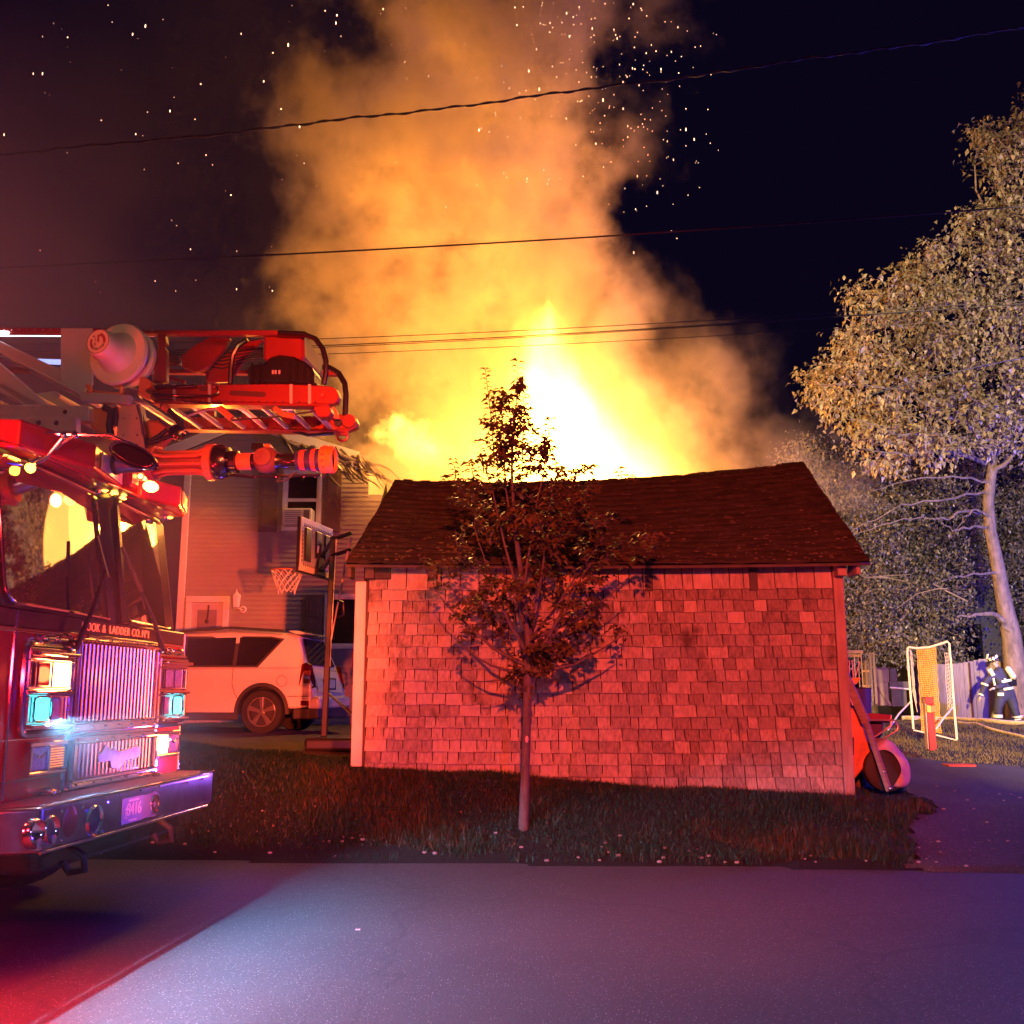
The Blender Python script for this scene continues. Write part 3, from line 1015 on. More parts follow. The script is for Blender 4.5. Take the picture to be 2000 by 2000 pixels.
for s in (-1, 1):
    a, b = .035, 1.125 if s > 0 else 1.50
    z0_, z1_, rc_ = 2.015, 2.895, .11
    V, F, rim_lo, rim_hi = [], [], [], []
    us = [a + rc_ * (1 - math.cos(t)) for t in np.linspace(0, PI / 2, 5)] + list(np.linspace(a + rc_, b - rc_, 12)[1:-1]) + [b - rc_ + rc_ * math.sin(t) for t in np.linspace(0, PI / 2, 5)]
    for u in us:
        du = max(0, a + rc_ - u, u - (b - rc_))
        cut = rc_ - math.sqrt(max(0, rc_ * rc_ - du * du))
        lo, hi = z0_ + cut, z1_ - cut
        for k in range(7): V.append(wspc(u * s, lo + (hi - lo) * k / 6))
        rim_lo.append(wspc(u * s, lo)); rim_hi.append(wspc(u * s, hi))
    for i in range(len(us) - 1):
        for k in range(6):
            q = (i * 7 + k, (i + 1) * 7 + k, (i + 1) * 7 + k + 1, i * 7 + k + 1)
            F.append(q if s > 0 else q[::-1])
    w = MB().add(V, F).build('windshield', M_WS, T, smooth=True)
    P = rim_lo + rim_hi[::-1]
    MB().tube([p + Vector((.006, 0, 0)) for p in P], .010, 6, closed=True).build('gasket_rim', M_CHR, w, smooth=True)
# upper front panel that carries the curved glass
V = [Vector((cx(z) + curve_off(u) - .012, u, z)) for z in (1.99, 2.93) for u in np.linspace(-1.53, 1.15, 15)]
MB().add(V, [(i, i + 1, i + 16, i + 15) for i in range(14)]).build('front_panel', M_BLK, T, smooth=True)
MB().bar((.052, 0, 1.99), (cx(2.92) + .065, 0, 2.92), .04, .03, up=(1, 0, 0)).build('centre_post', M_BLK, T)
# interior things seen dim behind the glass are left to the glass
# wipers
def tfp(px, py, f):
    d = ray(px, py)
    t = (f - (EYE - TC).dot(TF)) / d.dot(TF)
    P = EYE + d * t
    return Vector((f, (P - TC).dot(TU_), P.z))
for b0, m0, t0 in (((148, 1266), (206, 1112), (189, 1048)), ((318, 1268), (269, 1138), (238, 1068))):
    base, mid, tip = tfp(*b0, .075), tfp(*m0, .10), tfp(*t0, .03)
    wi = MB().tube([base, base.lerp(mid, .5) + Vector((.015, 0, 0)), mid], [.022, .014, .009], 6).build('wiper', M_BLK, T, smooth=True)
    MB().bar(mid + (mid - tip) * .25, tip, .020, .02, up=(1, 0, 0)).build('wiper_blade', M_RUB, wi)
    MB().lathe((.01, base[1], base[2]), (1, 0, 0), [(0, .03), (.06, .03), (.07, .02)], 10).build('wiper_pivot', M_CHR, wi, smooth=True)
# grab handles below the windshield
for y0, y1 in ((-1.08, -.64), (.72, 1.06)):
    h = MB()
    h.tube([(.05, y0, 1.83), (.05, y1, 1.83)], .014, 8)
    for y in (y0 + .03, y1 - .03, (y0 + y1) / 2 - .05): h.lathe((0, y, 1.83), (1, 0, 0), [(0, .026), (.05, .026), (.066, .02)], 10)
    h.build('grab_handle', M_CHR, T, smooth=True)
# --- upper grille
gy = .585
fr = MB()
fr.box((0, -gy - .045, 1.84), (.055, gy + .045, 1.872 - .012)).box((0, -gy - .045, 1.255), (.055, gy + .045, 1.31))
fr.box((0, -gy - .045, 1.31), (.055, -gy, 1.84)).box((0, gy, 1.31), (.055, gy + .045, 1.84))
g = fr.build('grille', M_CHR, T, bevel=.008, seg=2)
MB().box((.001, -gy, 1.31), (.006, gy, 1.84)).build('grille_backing', M_BLK, g)
n = 21
proto = None
for i in range(n):
    y = -gy + .03 + (2 * gy - .06) * i / (n - 1)
    if proto is None:
        proto = MB().tube([(.030, 0, 1.325), (.030, 0, 1.825)], .0085, 8).build('grille_bar', M_SATIN, g, smooth=True)
        o = proto
    else:
        o = proto.copy(); COL.objects.link(o); o.parent = g
    o.location = (0, y, 0)
mb = MB()
for y in np.linspace(-gy, gy, 7): mb.ball((.058, y, 1.858), .010, 6, 4)
for y in np.linspace(-gy, gy, 7): mb.ball((.058, y, 1.285), .010, 6, 4)
mb.build('rivet', M_CHR, g, smooth=True)
# --- lower grille with its frame and an emblem plate
fr = MB()
fr.box((0, -gy - .06, 1.185), (.075, gy + .05, 1.225)).box((0, -gy - .06, .90), (.075, gy + .05, .955))
fr.box((0, -gy - .06, .955), (.075, -gy, 1.185)).box((0, gy, .955), (.075, gy + .05, 1.185))
g2 = fr.build('lower_grille', M_CHR, T, bevel=.012, seg=2)
MB().box((.001, -gy, .955), (.006, gy, 1.185)).build('grille_backing', M_BLK, g2)
pr = None
for i in range(n):
    y = -gy + .03 + (2 * gy - .06) * i / (n - 1)
    if pr is None:
        pr = MB().tube([(.040, 0, .965), (.040, 0, 1.175)], .0085, 8).build('grille_bar', M_SATIN, g2, smooth=True); o = pr
    else:
        o = pr.copy(); COL.objects.link(o); o.parent = g2
    o.location = (0, y, 0)
em = [(-.30, 1.10), (-.28, 1.05), (-.12, 1.05), (-.10, 1.0), (.02, .985), (.10, 1.04), (.30, 1.045), (.34, 1.07), (.33, 1.115), (.28, 1.13), (0.0, 1.10), (-.06, 1.14), (-.12, 1.12), (-.20, 1.16), (-.24, 1.12)]
MB().prism([(.055, y, z) for y, z in em], (.012, 0, 0)).build('emblem_plate', M_CHR2, g2, bevel=.002)
mb = MB()
for y in np.linspace(-gy, gy, 6): mb.ball((.078, y, 1.205), .009, 6, 4); mb.ball((.078, y, .928), .009, 6, 4)
mb.build('rivet', M_CHR, g2, smooth=True)
# panel between the grilles
MB().box((0, -gy - .02, 1.232), (.03, gy + .02, 1.250)).build('chrome_strip', M_CHR, T, bevel=.004)
# --- lamp clusters
def cluster(s):
    y0, y1 = sorted((s * .66, s * 1.19))
    h = MB()
    # stepped chrome hood and frame
    h.box((0, y0, 1.70), (.05, y1, 1.775)).box((0, y0, 1.49), (.05, y1, 1.53)).box((0, y0, 1.285), (.05, y1, 1.325))
    h.box((0, y0, 1.325), (.05, y0 + .03, 1.49)).box((0, y1 - .03, 1.325), (.05, y1, 1.49)).box((0, y0, 1.53), (.05, y0 + .03, 1.70)).box((0, y1 - .03, 1.53), (.05, y1, 1.70))
    h.box((.05, y0 + .02, 1.725), (.10, y1 - .02, 1.75)).box((.05, y0 + .02, 1.50), (.085, y1 - .02, 1.52)).box((.05, y0 + .02, 1.295), (.088, y1 - .02, 1.318))
    c = h.build('lamp_housing', M_CHR, T, bevel=.008, seg=2)
    MB().box((.001, y0 + .03, 1.325), (.008, y1 - .03, 1.49)).box((.001, y0 + .03, 1.53), (.008, y1 - .03, 1.70)).build('housing_back', M_CHR2, c)
    # chrome posts between the lamps
    ym = (y0 + y1) / 2
    for y in (y0 + .05, y0 + .09, y1 - .05, y1 - .09, ym):
        for za, zb in ((1.54, 1.69), (1.335, 1.48)): MB().tube([(.045, y, za), (.045, y, zb)], .007, 6).build('lamp_post', M_CHR, c, smooth=True)
    # warning lamps above, headlamps below
    la, lb = (ym + .01, y1 - .105), (y0 + .105, ym - .01)
    inner, outer = (la, lb) if s < 0 else (lb, la)
    if s < 0:
        MB().box((.01, inner[0], 1.545), (.05, inner[1] + .06, 1.688)).build('warning_lamp', E_YEL, c, bevel=.012, seg=2)
        MB().box((.01, outer[0], 1.545), (.045, outer[1], 1.688)).build('warning_lamp', M_RLENS, c, bevel=.012, seg=2)
    else:
        for q in (inner, outer): MB().box((.01, q[0], 1.545), (.045, q[1], 1.688)).build('warning_lamp', M_LENS, c, bevel=.012, seg=2)
    P = rounded([(.012, outer[0] - .03, 1.335), (.012, outer[1] + .03, 1.335), (.012, outer[1] + .03, 1.482), (.012, outer[0] - .03, 1.482)], .06)
    MB().prism(P, (.035, 0, 0)).build('headlamp', E_CYA, c, bevel=.01)
    MB().tube([p + Vector((.036, 0, 0)) for p in P], .007, 6, closed=True).build('headlamp_rim', M_CHR, c, smooth=True)
    MB().box((.01, inner[0], 1.34), (.03, inner[1], 1.478)).build('headlamp_blank', M_LENS, c, bevel=.012, seg=2)
    # lower marker / indicator lamp pair
    a0, a1 = sorted((s * .665, s * 1.10))
    f = MB()
    f.box((0, a0, 1.185), (.05, a1, 1.215)).box((0, a0, 1.015), (.05, a1, 1.04)).box((0, a0, 1.04), (.05, a0 + .02, 1.185)).box((0, a1 - .02, 1.04), (.05, a1, 1.185))
    f.box((0, (a0 + a1) / 2 - .008, 1.04), (.05, (a0 + a1) / 2 + .008, 1.185))
    c2 = f.build('indicator_housing', M_CHR, T, bevel=.006)
    i0, i1 = ((a0 + a1) / 2 + .012, a1 - .024) if s < 0 else (a0 + .024, (a0 + a1) / 2 - .012)
    o0, o1 = (a0 + .024, (a0 + a1) / 2 - .012) if s < 0 else ((a0 + a1) / 2 + .012, a1 - .024)
    MB().box((.005, i0, 1.045), (.035, i1, 1.18)).build('indicator_lamp', E_YEL if s > 0 else M_ALENS, c2, bevel=.008)
    if s < 0:
        mb = MB()
        for k in range(8): mb.bar((.038, i0 + .008, 1.058 + k * .0155), (.038, i1 - .008, 1.058 + k * .0155), .006, .006)
        mb.build('lens_rib', mat('amber_rib', (.9, .35, .03), .3, var=0, emit=(1, .30, .03), estr=.8), c2)
    MB().box((.005, o0, 1.045), (.035, o1, 1.18)).build('clear_lamp', M_LENS, c2, bevel=.008)
    MB().tube([(.038, o0 + .02, 1.15), (.042, (o0 + o1) / 2, 1.12), (.038, o1 - .02, 1.15)], .006, 5).build('lamp_filament_shield', M_CHR, c2, smooth=True)
cluster(-1); cluster(1)
# big moulded frame swell on the near corner
P = rounded([(.02, -1.20, 1.26), (.02, -.62, 1.26), (.02, -.62, 1.80), (.02, -1.20, 1.80)], .07)
MB().tube(P, .024, 8, closed=True).build('lamp_surround', M_CHR, T, smooth=True)
P = rounded([(.02, .62, 1.26), (.02, 1.20, 1.26), (.02, 1.20, 1.80), (.02, .62, 1.80)], .07)
MB().tube(P, .020, 8, closed=True).build('lamp_surround', M_CHR, T, smooth=True)
P = rounded([(.03, -gy - .10, .88), (.03, gy + .09, .88), (.03, gy + .09, 1.232), (.03, -gy - .10, 1.232)], .06)
MB().tube(P, .018, 8, closed=True).build('grille_surround', M_CHR, T, smooth=True)
for z in (1.235, 1.0, 1.86):
    MB().tube([(.006, -HN + .02, z), (.006, -.70, z)], .006, 6).build('chrome_strip', M_CHR, T, smooth=True)
for y in (-1.30, 1.19):
    MB().tube([(.004, y, .9), (.004, y, 1.98)], .012, 8).build('corner_tube', M_CHR, T, smooth=True)
# near flank: door seam, side glass, chrome
MB().box((-1.3, -1.554, 2.02), (-.38, -1.54, 2.80)).build('side_window', M_WS, T, bevel=.002)
MB().box((-1.38, -HN - .012, .9), (-1.36, -HN + .01, 1.96)).build('door_seam', M_BLK, T)
# --- bumper with tread plate
bp = [(.0, -1.62), (.06, -1.62), (.32, -1.42), (.32, 1.02), (.27, 1.27), (.0, 1.27)]
b = MB().prism([(x, y, .635) for x, y in bp], (0, 0, .245)).build('bumper', mat('dark_chrome', (.34, .31, .32), .30, 1., var=.2, scale=8), T, bevel=.02, seg=3, smooth=True)
MB().prism([(x * .96 - .002, y * .985, .8805) for x, y in bp], (0, 0, .008)).build('tread_plate', mat('tread_plate_metal', (.05, .045, .045), .8, 0, var=.15, spec=.1), b)
mb = MB()
for i in range(14):
    for j in range(96):
        x = .02 + i * .020 + .01 * (j % 2); y = -1.5 + j * .0282
        if x > .29 - (0 if y < .95 else (y - .95) * .4) or (y < -1.38 and x > .06 + (y + 1.62) * 1.2): continue
        mb.add([(x - .007, y, .889), (x, y - .004, .889), (x + .007, y, .889), (x, y + .004, .889), (x, y, .894)], [(0, 1, 4), (1, 2, 4), (2, 3, 4), (3, 0, 4)])
mb.build('tread_stud', mat('worn_stud', (.22, .20, .20), .4, .6), b, kind='stuff')
MB().tube([(.325, -1.42, .882), (.325, 1.02, .882), (.275, 1.27, .882)], .009, 6).build('edge_bead', M_CHR, b, smooth=True)
MB().tube([(.325, -1.42, .637), (.325, 1.02, .637)], .009, 6).build('edge_bead', M_CHR2, b, smooth=True)
for y in (-1.49, -1.335):      # twin round horns let into the bumper
    MB().lathe((.30, y, .752), (1, 0, 0), [(0, .02), (.015, .055), (.03, .066), (.045, .072), (.035, .080), (.0, .082)], 20).build('horn', M_CHR, b, smooth=True)
    MB().lathe((.30, y + .01, .70), (1, 0, 0), [(.0, .0), (.04, .02), (.05, .026), (.055, .0)], 12).build('horn_core', M_CHR2, b, smooth=True)
MB().lathe((.322, -1.11, .77), (1, 0, 0), [(.006, .0), (.008, .075), (0, .088)], 24).build('speaker_grille', mat('red_grille', (.25, .02, .03), .4, .3), b, smooth=True)
MB().lathe((.322, -.82, .742), (1, 0, 0), [(-.01, .0), (-.01, .072), (.012, .080), (.018, .090), (.0, .098)], 28).build('siren', M_CHR, b, smooth=True)
MB().lathe((.323, -.82, .742), (1, 0, 0), [(.0, .0), (.004, .07)], 24).build('siren_mouth', mat('dark_mesh', (.06, .02, .04), .5), b)
mb = MB()
for y, z in ((-1.60, .65), (-1.58, .80), (-1.40, .66), (-1.22, .84), (-1.2, .68), (-.98, .84), (-.7, .66), (-.66, .83), (-.5, .86), (-.2, .86), (.1, .86), (.2, .66), (.6, .85), (.9, .85), (.95, .66)):
    mb.ball((.324 if y > -1.42 else .324 + (y + 1.42) * 1.2, y, z), .010, 6, 4)
mb.build('bolt', M_CHR, b, smooth=True)
M_PLATE = mat('plate_enamel', (.20, .22, .70), .4, var=.04)
pl = MB().box((.324, -.455, .668), (.330, -.150, .832)).build('licence_plate', M_PLATE, b, bevel=.003)
M_PTXT = mat('plate_print', (.50, .50, .95), .4, var=0)
text_mb('8416', .115, (.331, -.285, .752), (0, 1, 0), (0, 0, 1), 'plate_number', M_PTXT, pl, spacing=.95, depth=.0015)
text_mb('FIRE', .040, (.331, -.395, .735), (0, 0, 1), (0, -1, 0), 'plate_word', M_PTXT, pl, depth=.0015)
MB().box((.330, -.37, .805), (.3315, -.22, .818)).build('plate_strip', M_PTXT, pl)
MB().box((.330, -.36, .680), (.3315, -.24, .692)).build('plate_strip', M_PTXT, pl)
MB().box((.322, -.155, .675), (.328, .03, .825)).lathe((.322, .03, .75), (1, 0, 0), [(0, .085), (.006, .085), (.006, .0)], 24).build('mounting_plate', mat('bracket_enamel', (.22, .22, .60), .35, .3, var=.1), b)
MB().lathe((.328, .035, .75), (1, 0, 0), [(-.001, .0), (.002, .056)], 24).build('tow_eye_hole', mat('dark_hole', (.03, .008, .015), .8), b)
MB().lathe((.327, .035, .75), (1, 0, 0), [(.0, .056), (.010, .060), (.010, .066), (0, .068)], 24).build('tow_eye_ring', M_CHR, b, smooth=True)
# hooks under the bumper, lower valance, front axle and wheels
MB().box((-.9, -1.05, .45), (.10, 1.05, .63)).build('valance', M_BLK, T, bevel=.03)
for y in (-.75, .55):
    MB().tube([(.12, y, .60), (.24, y, .52), (.24, y + .02, .44), (.14, y + .03, .42), (.10, y + .02, .48)], .024, 8).build('tow_hook', M_RUB, T, smooth=True)
mb = MB()
for y in (-.95, -.90, .48, .54): mb.tube([(.0, y, .905), (.06, y, .93), (.14, y, .905)], .014, 6)
mb.build('bumper_grab', M_CHR, T, smooth=True)
def wheel(x, y, s):
    w = MB().lathe((x, y, .53), (0, s, 0), [(-.17, .30), (-.17, .50), (-.13, .53), (.13, .53), (.17, .50), (.17, .33)], 32).build('wheel', M_RUB, T, smooth=True)
    MB().lathe((x, y, .53), (0, s, 0), [(.16, .33), (.10, .30), (.07, .15), (.14, .12), (.15, .0)], 24).build('rim', M_CHR, w, smooth=True)
for y, s in ((-1.04, -1), (1.04, 1)): wheel(-1.25, y, s)
MB().box((-8.5, -1.22, .75), (-2.45, 1.22, 2.45)).build('rear_body', M_RED, T, bevel=.04, seg=2)
for x in (-6.4, -7.6):
    for y, s in ((-1.04, -1), (1.04, 1)): wheel(x, y, s)
# --- cab roof lamps
def marker(y, px=None):
    m = MB().lathe((cx(2.94) - .03, y, 2.925), (1, 0, .25), [(0, .040), (.02, .040), (.06, .030)], 12).build('marker_lamp', M_CHR, T, smooth=True)
    MB().ball((cx(2.94) + .045, y, 2.940), .026, 8, 5, (1, 1.1, .8)).build('amber_bulb', E_AMB, m, smooth=True)
for y in (-1.05, -.12, .03, .18, 1.02): marker(y)
# two warning bars on the roof front, each red housing with a clear ribbed lens
for (a, bb) in ((-1.5, -.12), (.12, 1.02)):
    P = [(-.42, a, 2.93), (.02, a + .05, 2.93), (.16, (a + bb) / 2, 2.93), (.02, bb, 2.93), (-.42, bb, 2.93)]
    h = MB().prism(P, (0, 0, .17)).build('warning_bar', mat('red_plastic', (.5, .02, .015), .25, var=.1, coat=.5), T, bevel=.02, seg=2)
    q0, q1 = Vector(P[2]), Vector(P[3])
    d = (q1 - q0); nrm = Vector((d.y, -d.x, 0)).normalized()
    a0, a1 = q0 + d * .18 + nrm * .004, q0 + d * .92 + nrm * .004
    MB().prism([a0 + Vector((0, 0, .03)), a1 + Vector((0, 0, .03)), a1 + Vector((0, 0, .145)), a0 + Vector((0, 0, .145))], nrm * .01).build('bar_lens', mat('ribbed_lens', (.62, .45, .32), .2, var=.35, scale=45, stretch=(1, 1, 6)), h)
MB().box((-.10, -.16, 2.96), (.10, -.02, 3.10)).build('beacon_base', M_RED, T, bevel=.02)
MB().ball((.13, .10, 3.00), .052, 10, 6, (1, 1.5, .8)).build('beacon_lens', E_HOT, T, smooth=True)
for y in (-.06, .0): MB().ball((.12, y, 3.045), .018, 8, 5).build('beacon_bulb', E_HOT, T, smooth=True)
MB().box((.0, -.02, 3.03), (.13, .05, 3.14)).build('spot_glass', mat('ribbed_lens', (.5, .4, .3), .2), T, bevel=.008)
# long red visor shade ahead of the roof
MB().prism([(-.12, -1.5, 2.945), (.02, -1.45, 2.925), (.05, 0, 2.92), (.02, 1.0, 2.925), (-.12, 1.05, 2.945)], (0, 0, .018)).build('sun_visor', M_RED, T, bevel=.006)
# mirror on its tubular arm
def TP(px, py, u):
    f, z = tu(px, py, u); return Vector((f, u, z))
def c1(x, y): return (x / 2.76, 600 + y / 2.76)
def L(x, y, u): return TP(*c1(x, y), u)
arm = MB().tube([L(-60, 670, -1.25), L(30, 672, -1.25), L(350, 685, -1.25), L(590, 690, -1.25), L(740, 750, -1.25)], .012, 8)
arm.tube([L(120, 860, -1.15), L(300, 760, -1.2), L(400, 690, -1.25)], .012, 8).tube([L(-40, 835, -1.2), L(150, 860, -1.2), L(240, 820, -1.2), L(350, 690, -1.25)], .010, 8)
for q in ((345, 690), (405, 690)): arm.ball(L(*q, -1.25), .026, 8, 5)
ma = arm.build('mirror_arm', M_CHR, T, smooth=True)
cm = (L(600, 755, -1.28) + L(830, 845, -1.28)) / 2
ax = (L(830, 850, -1.28) - L(600, 750, -1.28)).normalized()
sd = Vector((ax.z, .9, -ax.x)).normalized()
P = [cm + ax * (.155 * math.cos(a)) + ax.cross(Vector((0, 1, 0))).normalized() * (.062 * math.sin(a)) for a in np.linspace(0, 2 * PI, 25)[:-1]]
mi = MB().prism(P, (0, .07, 0)).build('mirror', M_BLK, ma, bevel=.02, seg=2, smooth=True)
MB().tube([p + Vector((0, -.003, 0)) for p in P], .006, 6, closed=True).build('mirror_rim', M_CHR, ma, smooth=True)
MB().lathe(TP(60, 915, -1.2), (.3, -1, 0), [(0, .03), (.03, .028), (.05, .0)], 10).build('amber_bulb', E_AMB, ma, smooth=True)

# --- ladder section over the cab; near side at y=-.45, far side at y=+.45
NU_, FU = -.45, .45
def poly(name, pts, u, t, m, par=T, bevel=.006, both=False):
    o = MB().prism([L(x, y, u) for x, y in pts], (0, t, 0)).build(name, m, par, bevel=bevel)
    if both:
        MB().prism([p + Vector((0, FU - u, 0)) for p in [L(x, y, u) for x, y in pts]], (0, t, 0)).build(name, m, par, bevel=bevel)
    return o
M_LRED = mat('ladder_red_paint', (.20, .018, .012), .36, var=.1, coat=.4, scale=4)
lad = MB()
o = poly('top_rail', [(-400, 108), (490, 110), (830, 122), (1500, 122), (1640, 128), (1640, 150), (1480, 148), (-400, 134)], NU_, .06, M_LRED, both=True)
poly('panel', [(325, 110), (498, 110), (498, 420), (430, 460), (325, 400)], NU_ - .01, .02, M_GRY)
for pts in ([(-400, 40), (-330, 40), (470, 400), (430, 470)], [(-420, 250), (-330, 230), (270, 540), (200, 560)], [(-100, 180), (0, 180), (440, 395), (440, 470)], [(-200, 270), (-60, 250), (250, 520), (160, 560)]):
    poly('ladder_brace', pts, NU_, .05, M_GRY, both=True)
poly('base_beam', [(-500, 520), (480, 530), (480, 612), (-500, 612)], NU_ - .02, .10, M_TAN, both=True)
poly('base_beam', [(-500, 580), (410, 590), (410, 672), (-500, 668)], NU_ - .09, .07, M_TAN)
for q in ((352, 565),): MB().lathe(L(*q, NU_ - .024), (0, -1, 0), [(0, .030), (.008, .030), (.008, .018), (0, .016)], 16).build('pin_boss', M_TAN, T, smooth=True)
for q in ((210, 625), (305, 625)): MB().lathe(L(*q, NU_ - .092), (0, -1, 0), [(0, .032), (.008, .032), (.008, .019), (0, .017)], 16).build('pin_boss', M_TAN, T, smooth=True)
for q, u, r in (((352, 565), NU_ - .026, .017), ((210, 625), NU_ - .094, .018), ((305, 625), NU_ - .094, .018)):
    MB().lathe(L(*q, u), (0, -1, 0), [(0, r), (.003, 0)], 14).build('pin_hole', mat('dark_hole', (.03, .01, .01), .8), T)
# rungs between the two sides
for x in range(-340, 1640, 130):
    a = L(x, 478, NU_ + .04)
    MB().tube([a, a + Vector((0, .85, 0))], .020, 8).build('rung', M_TAN, T, smooth=True)
# emissive tubes stand in for light caught by the far chrome rail
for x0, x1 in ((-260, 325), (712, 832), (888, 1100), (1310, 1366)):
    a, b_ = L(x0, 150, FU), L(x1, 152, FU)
    MB().tube([a, b_], .010, 6).build('glow_strip', E_WHT if x0 < 0 else emis('pink_rail_glow', (1, .22, .26), 1.6), T, smooth=True)
MB().tube([L(200, 292, FU), L(328, 296, FU)], .022, 6).build('glow_strip', emis('blue_strip_lamp', (.35, .45, .95), 1.3), T, smooth=True)
MB().tube([L(-20, 135, NU_ - .01), L(45, 138, NU_ - .01)], .012, 6).build('glow_strip', emis('white_tip_lamp', (.85, .85, 1), 8), T, smooth=True)
poly('post', [(845, 140), (885, 140), (895, 190), (880, 210), (895, 230), (895, 400), (818, 405), (825, 300), (850, 230)], NU_, .06, M_LRED, both=True)
poly('guard_plate', [(975, 260), (1060, 195), (1130, 160), (1240, 165), (1200, 230), (1120, 320), (1060, 350), (975, 320)], NU_ + .2, .05, M_LRED)
poly('guard_plate', [(1140, 320), (1290, 190), (1420, 170), (1330, 260), (1235, 400), (1110, 405)], NU_ + .3, .04, M_LRED)
poly('hood_box', [(1418, 128), (1635, 140), (1640, 275), (1600, 300), (1418, 290)], NU_ + .05, .5, M_LRED, bevel=.02)
for a, b_ in (((800, 230), (970, 280)), ((800, 320), (970, 302)), ((880, 370), (1000, 405)), ((800, 265), (970, 300))):
    MB().bar(L(*a, FU), L(*b_, FU), .02, .028).build('cross_brace', M_LRED, T)
mot = poly('winch_motor', [(1330, 310), (1430, 300), (1440, 268), (1500, 252), (1580, 262), (1640, 290), (1690, 330), (1690, 410), (1330, 410)], NU_, .22, M_BLK, bevel=.02)
for x in (1465, 1480, 1500): MB().box(*(tuple(L(x, 360, NU_ - .006)), tuple(L(x + 12, 340, NU_ - .001)))).build('motor_label', M_TAN, mot)
for x in (1360, 1400, 1560, 1600, 1640): MB().tube([L(x, 300, NU_ - .01), L(x, 400, NU_ - .01)], .008, 6).build('motor_fin', M_BLK, mot, smooth=True)
def hoop(name, pts, u, r, m): return MB().tube([L(x, y, u) for x, y in pts], r, 8).build(name, m, T, smooth=True)
hoop('grab_hoop', [(1500, 138), (1640, 143), (1700, 170), (1740, 225), (1757, 290), (1757, 350), (1745, 415)], NU_, .019, M_BLK)
hoop('grab_hoop', [(1670, 318), (1780, 325), (1825, 355), (1858, 410), (1865, 470), (1860, 585)], FU, .022, M_BLK)
hoop('grab_hoop', [(1240, 415), (1245, 330), (1255, 260), (1285, 205), (1335, 175)], NU_, .018, M_BLK)
hoop('grab_hoop', [(1690, 345), (1690, 420)], NU_ + .1, .01, M_CHR2)
# upper and lower boom beams with round ends and slots
ub = poly('upper_beam', [(815, 420), (1500, 412), (1780, 425), (1812, 440), (1828, 475), (1812, 512), (1775, 522), (815, 505)], NU_, .08, M_LRED)
poly('beam_lip', [(815, 505), (1775, 520), (1775, 532), (815, 520)], NU_ - .02, .11, M_LRED)
lb = poly('lower_beam', [(990, 588), (1400, 600), (1850, 575), (1890, 575), (1918, 595), (1925, 620), (1912, 650), (1880, 664), (990, 650)], FU, .08, M_LRED)
poly('beam_lip', [(990, 646), (1860, 664), (1860, 674), (990, 658)], FU - .02, .11, M_LRED)
M_SLOT = mat('slot_shadow_paint', (.05, .008, .008), .6)
def slot(x0, y0, x1, y1, r, NU_=NU_):
    P = [Vector((0, 0, 0))]
    a, b_ = L(x0, y0, NU_ - .003), L(x1, y1, NU_ - .003)
    d = (b_ - a).normalized(); w = Vector((-d.z, 0, d.x))
    pts = [a + d * (-r * math.sin(t)) + w * (r * math.cos(t)) for t in np.linspace(0, PI, 7)] + [b_ + d * (r * math.sin(t)) - w * (r * math.cos(t)) for t in np.linspace(0, PI, 7)]
    MB().add(pts, [tuple(range(len(pts)))]).build('beam_slot', M_SLOT, T)
slot(1250, 462, 1420, 470, .018); slot(1310, 590, 1400, 604, .018, FU); slot(1085, 438, 1110, 438, .018)
MB().lathe(L(1745, 474, NU_ - .002), (0, -1, 0), [(0, .026), (.006, .026), (.006, .014), (.002, 0)], 16).build('pin_boss', M_LRED, T, smooth=True)
for q, r in (((1880, 612), .052),): MB().lathe(L(*q, FU - .03), (0, 1, 0), [(0, 0), (0, r), (.14, r), (.14, 0)], 20).build('end_roller', M_LRED, T, smooth=True)
MB().lathe(L(1822, 620, FU - .02), (0, 1, 0), [(0, 0), (0, .030), (.1, .030)], 16).build('end_roller', M_RUB, T, smooth=True)
poly('end_cap', [(1690, 535), (1770, 520), (1785, 560), (1770, 590), (1715, 592), (1690, 560)], NU_ - .01, .1, M_LRED)
poly('end_link', [(1785, 520), (1815, 555), (1830, 600), (1800, 600), (1775, 560)], FU - .08, .04, M_OPNT)
poly('ring_lug', [(1815, 650), (1880, 650), (1872, 690), (1815, 690)], FU, .03, M_LRED)
ring = [L(1845 + 29 * math.cos(t), 694 + 27 * math.sin(t), FU + .015) for t in np.linspace(0, 2 * PI, 17)[:-1]]
MB().tube(ring, .011, 8, closed=True).build('lifting_ring', M_LRED, T, smooth=True)
MB().tube([L(1560, 662, FU), L(1660, 690, FU), L(1800, 680, FU)], .012, 6).build('hose_hook', M_BLK, T, smooth=True)
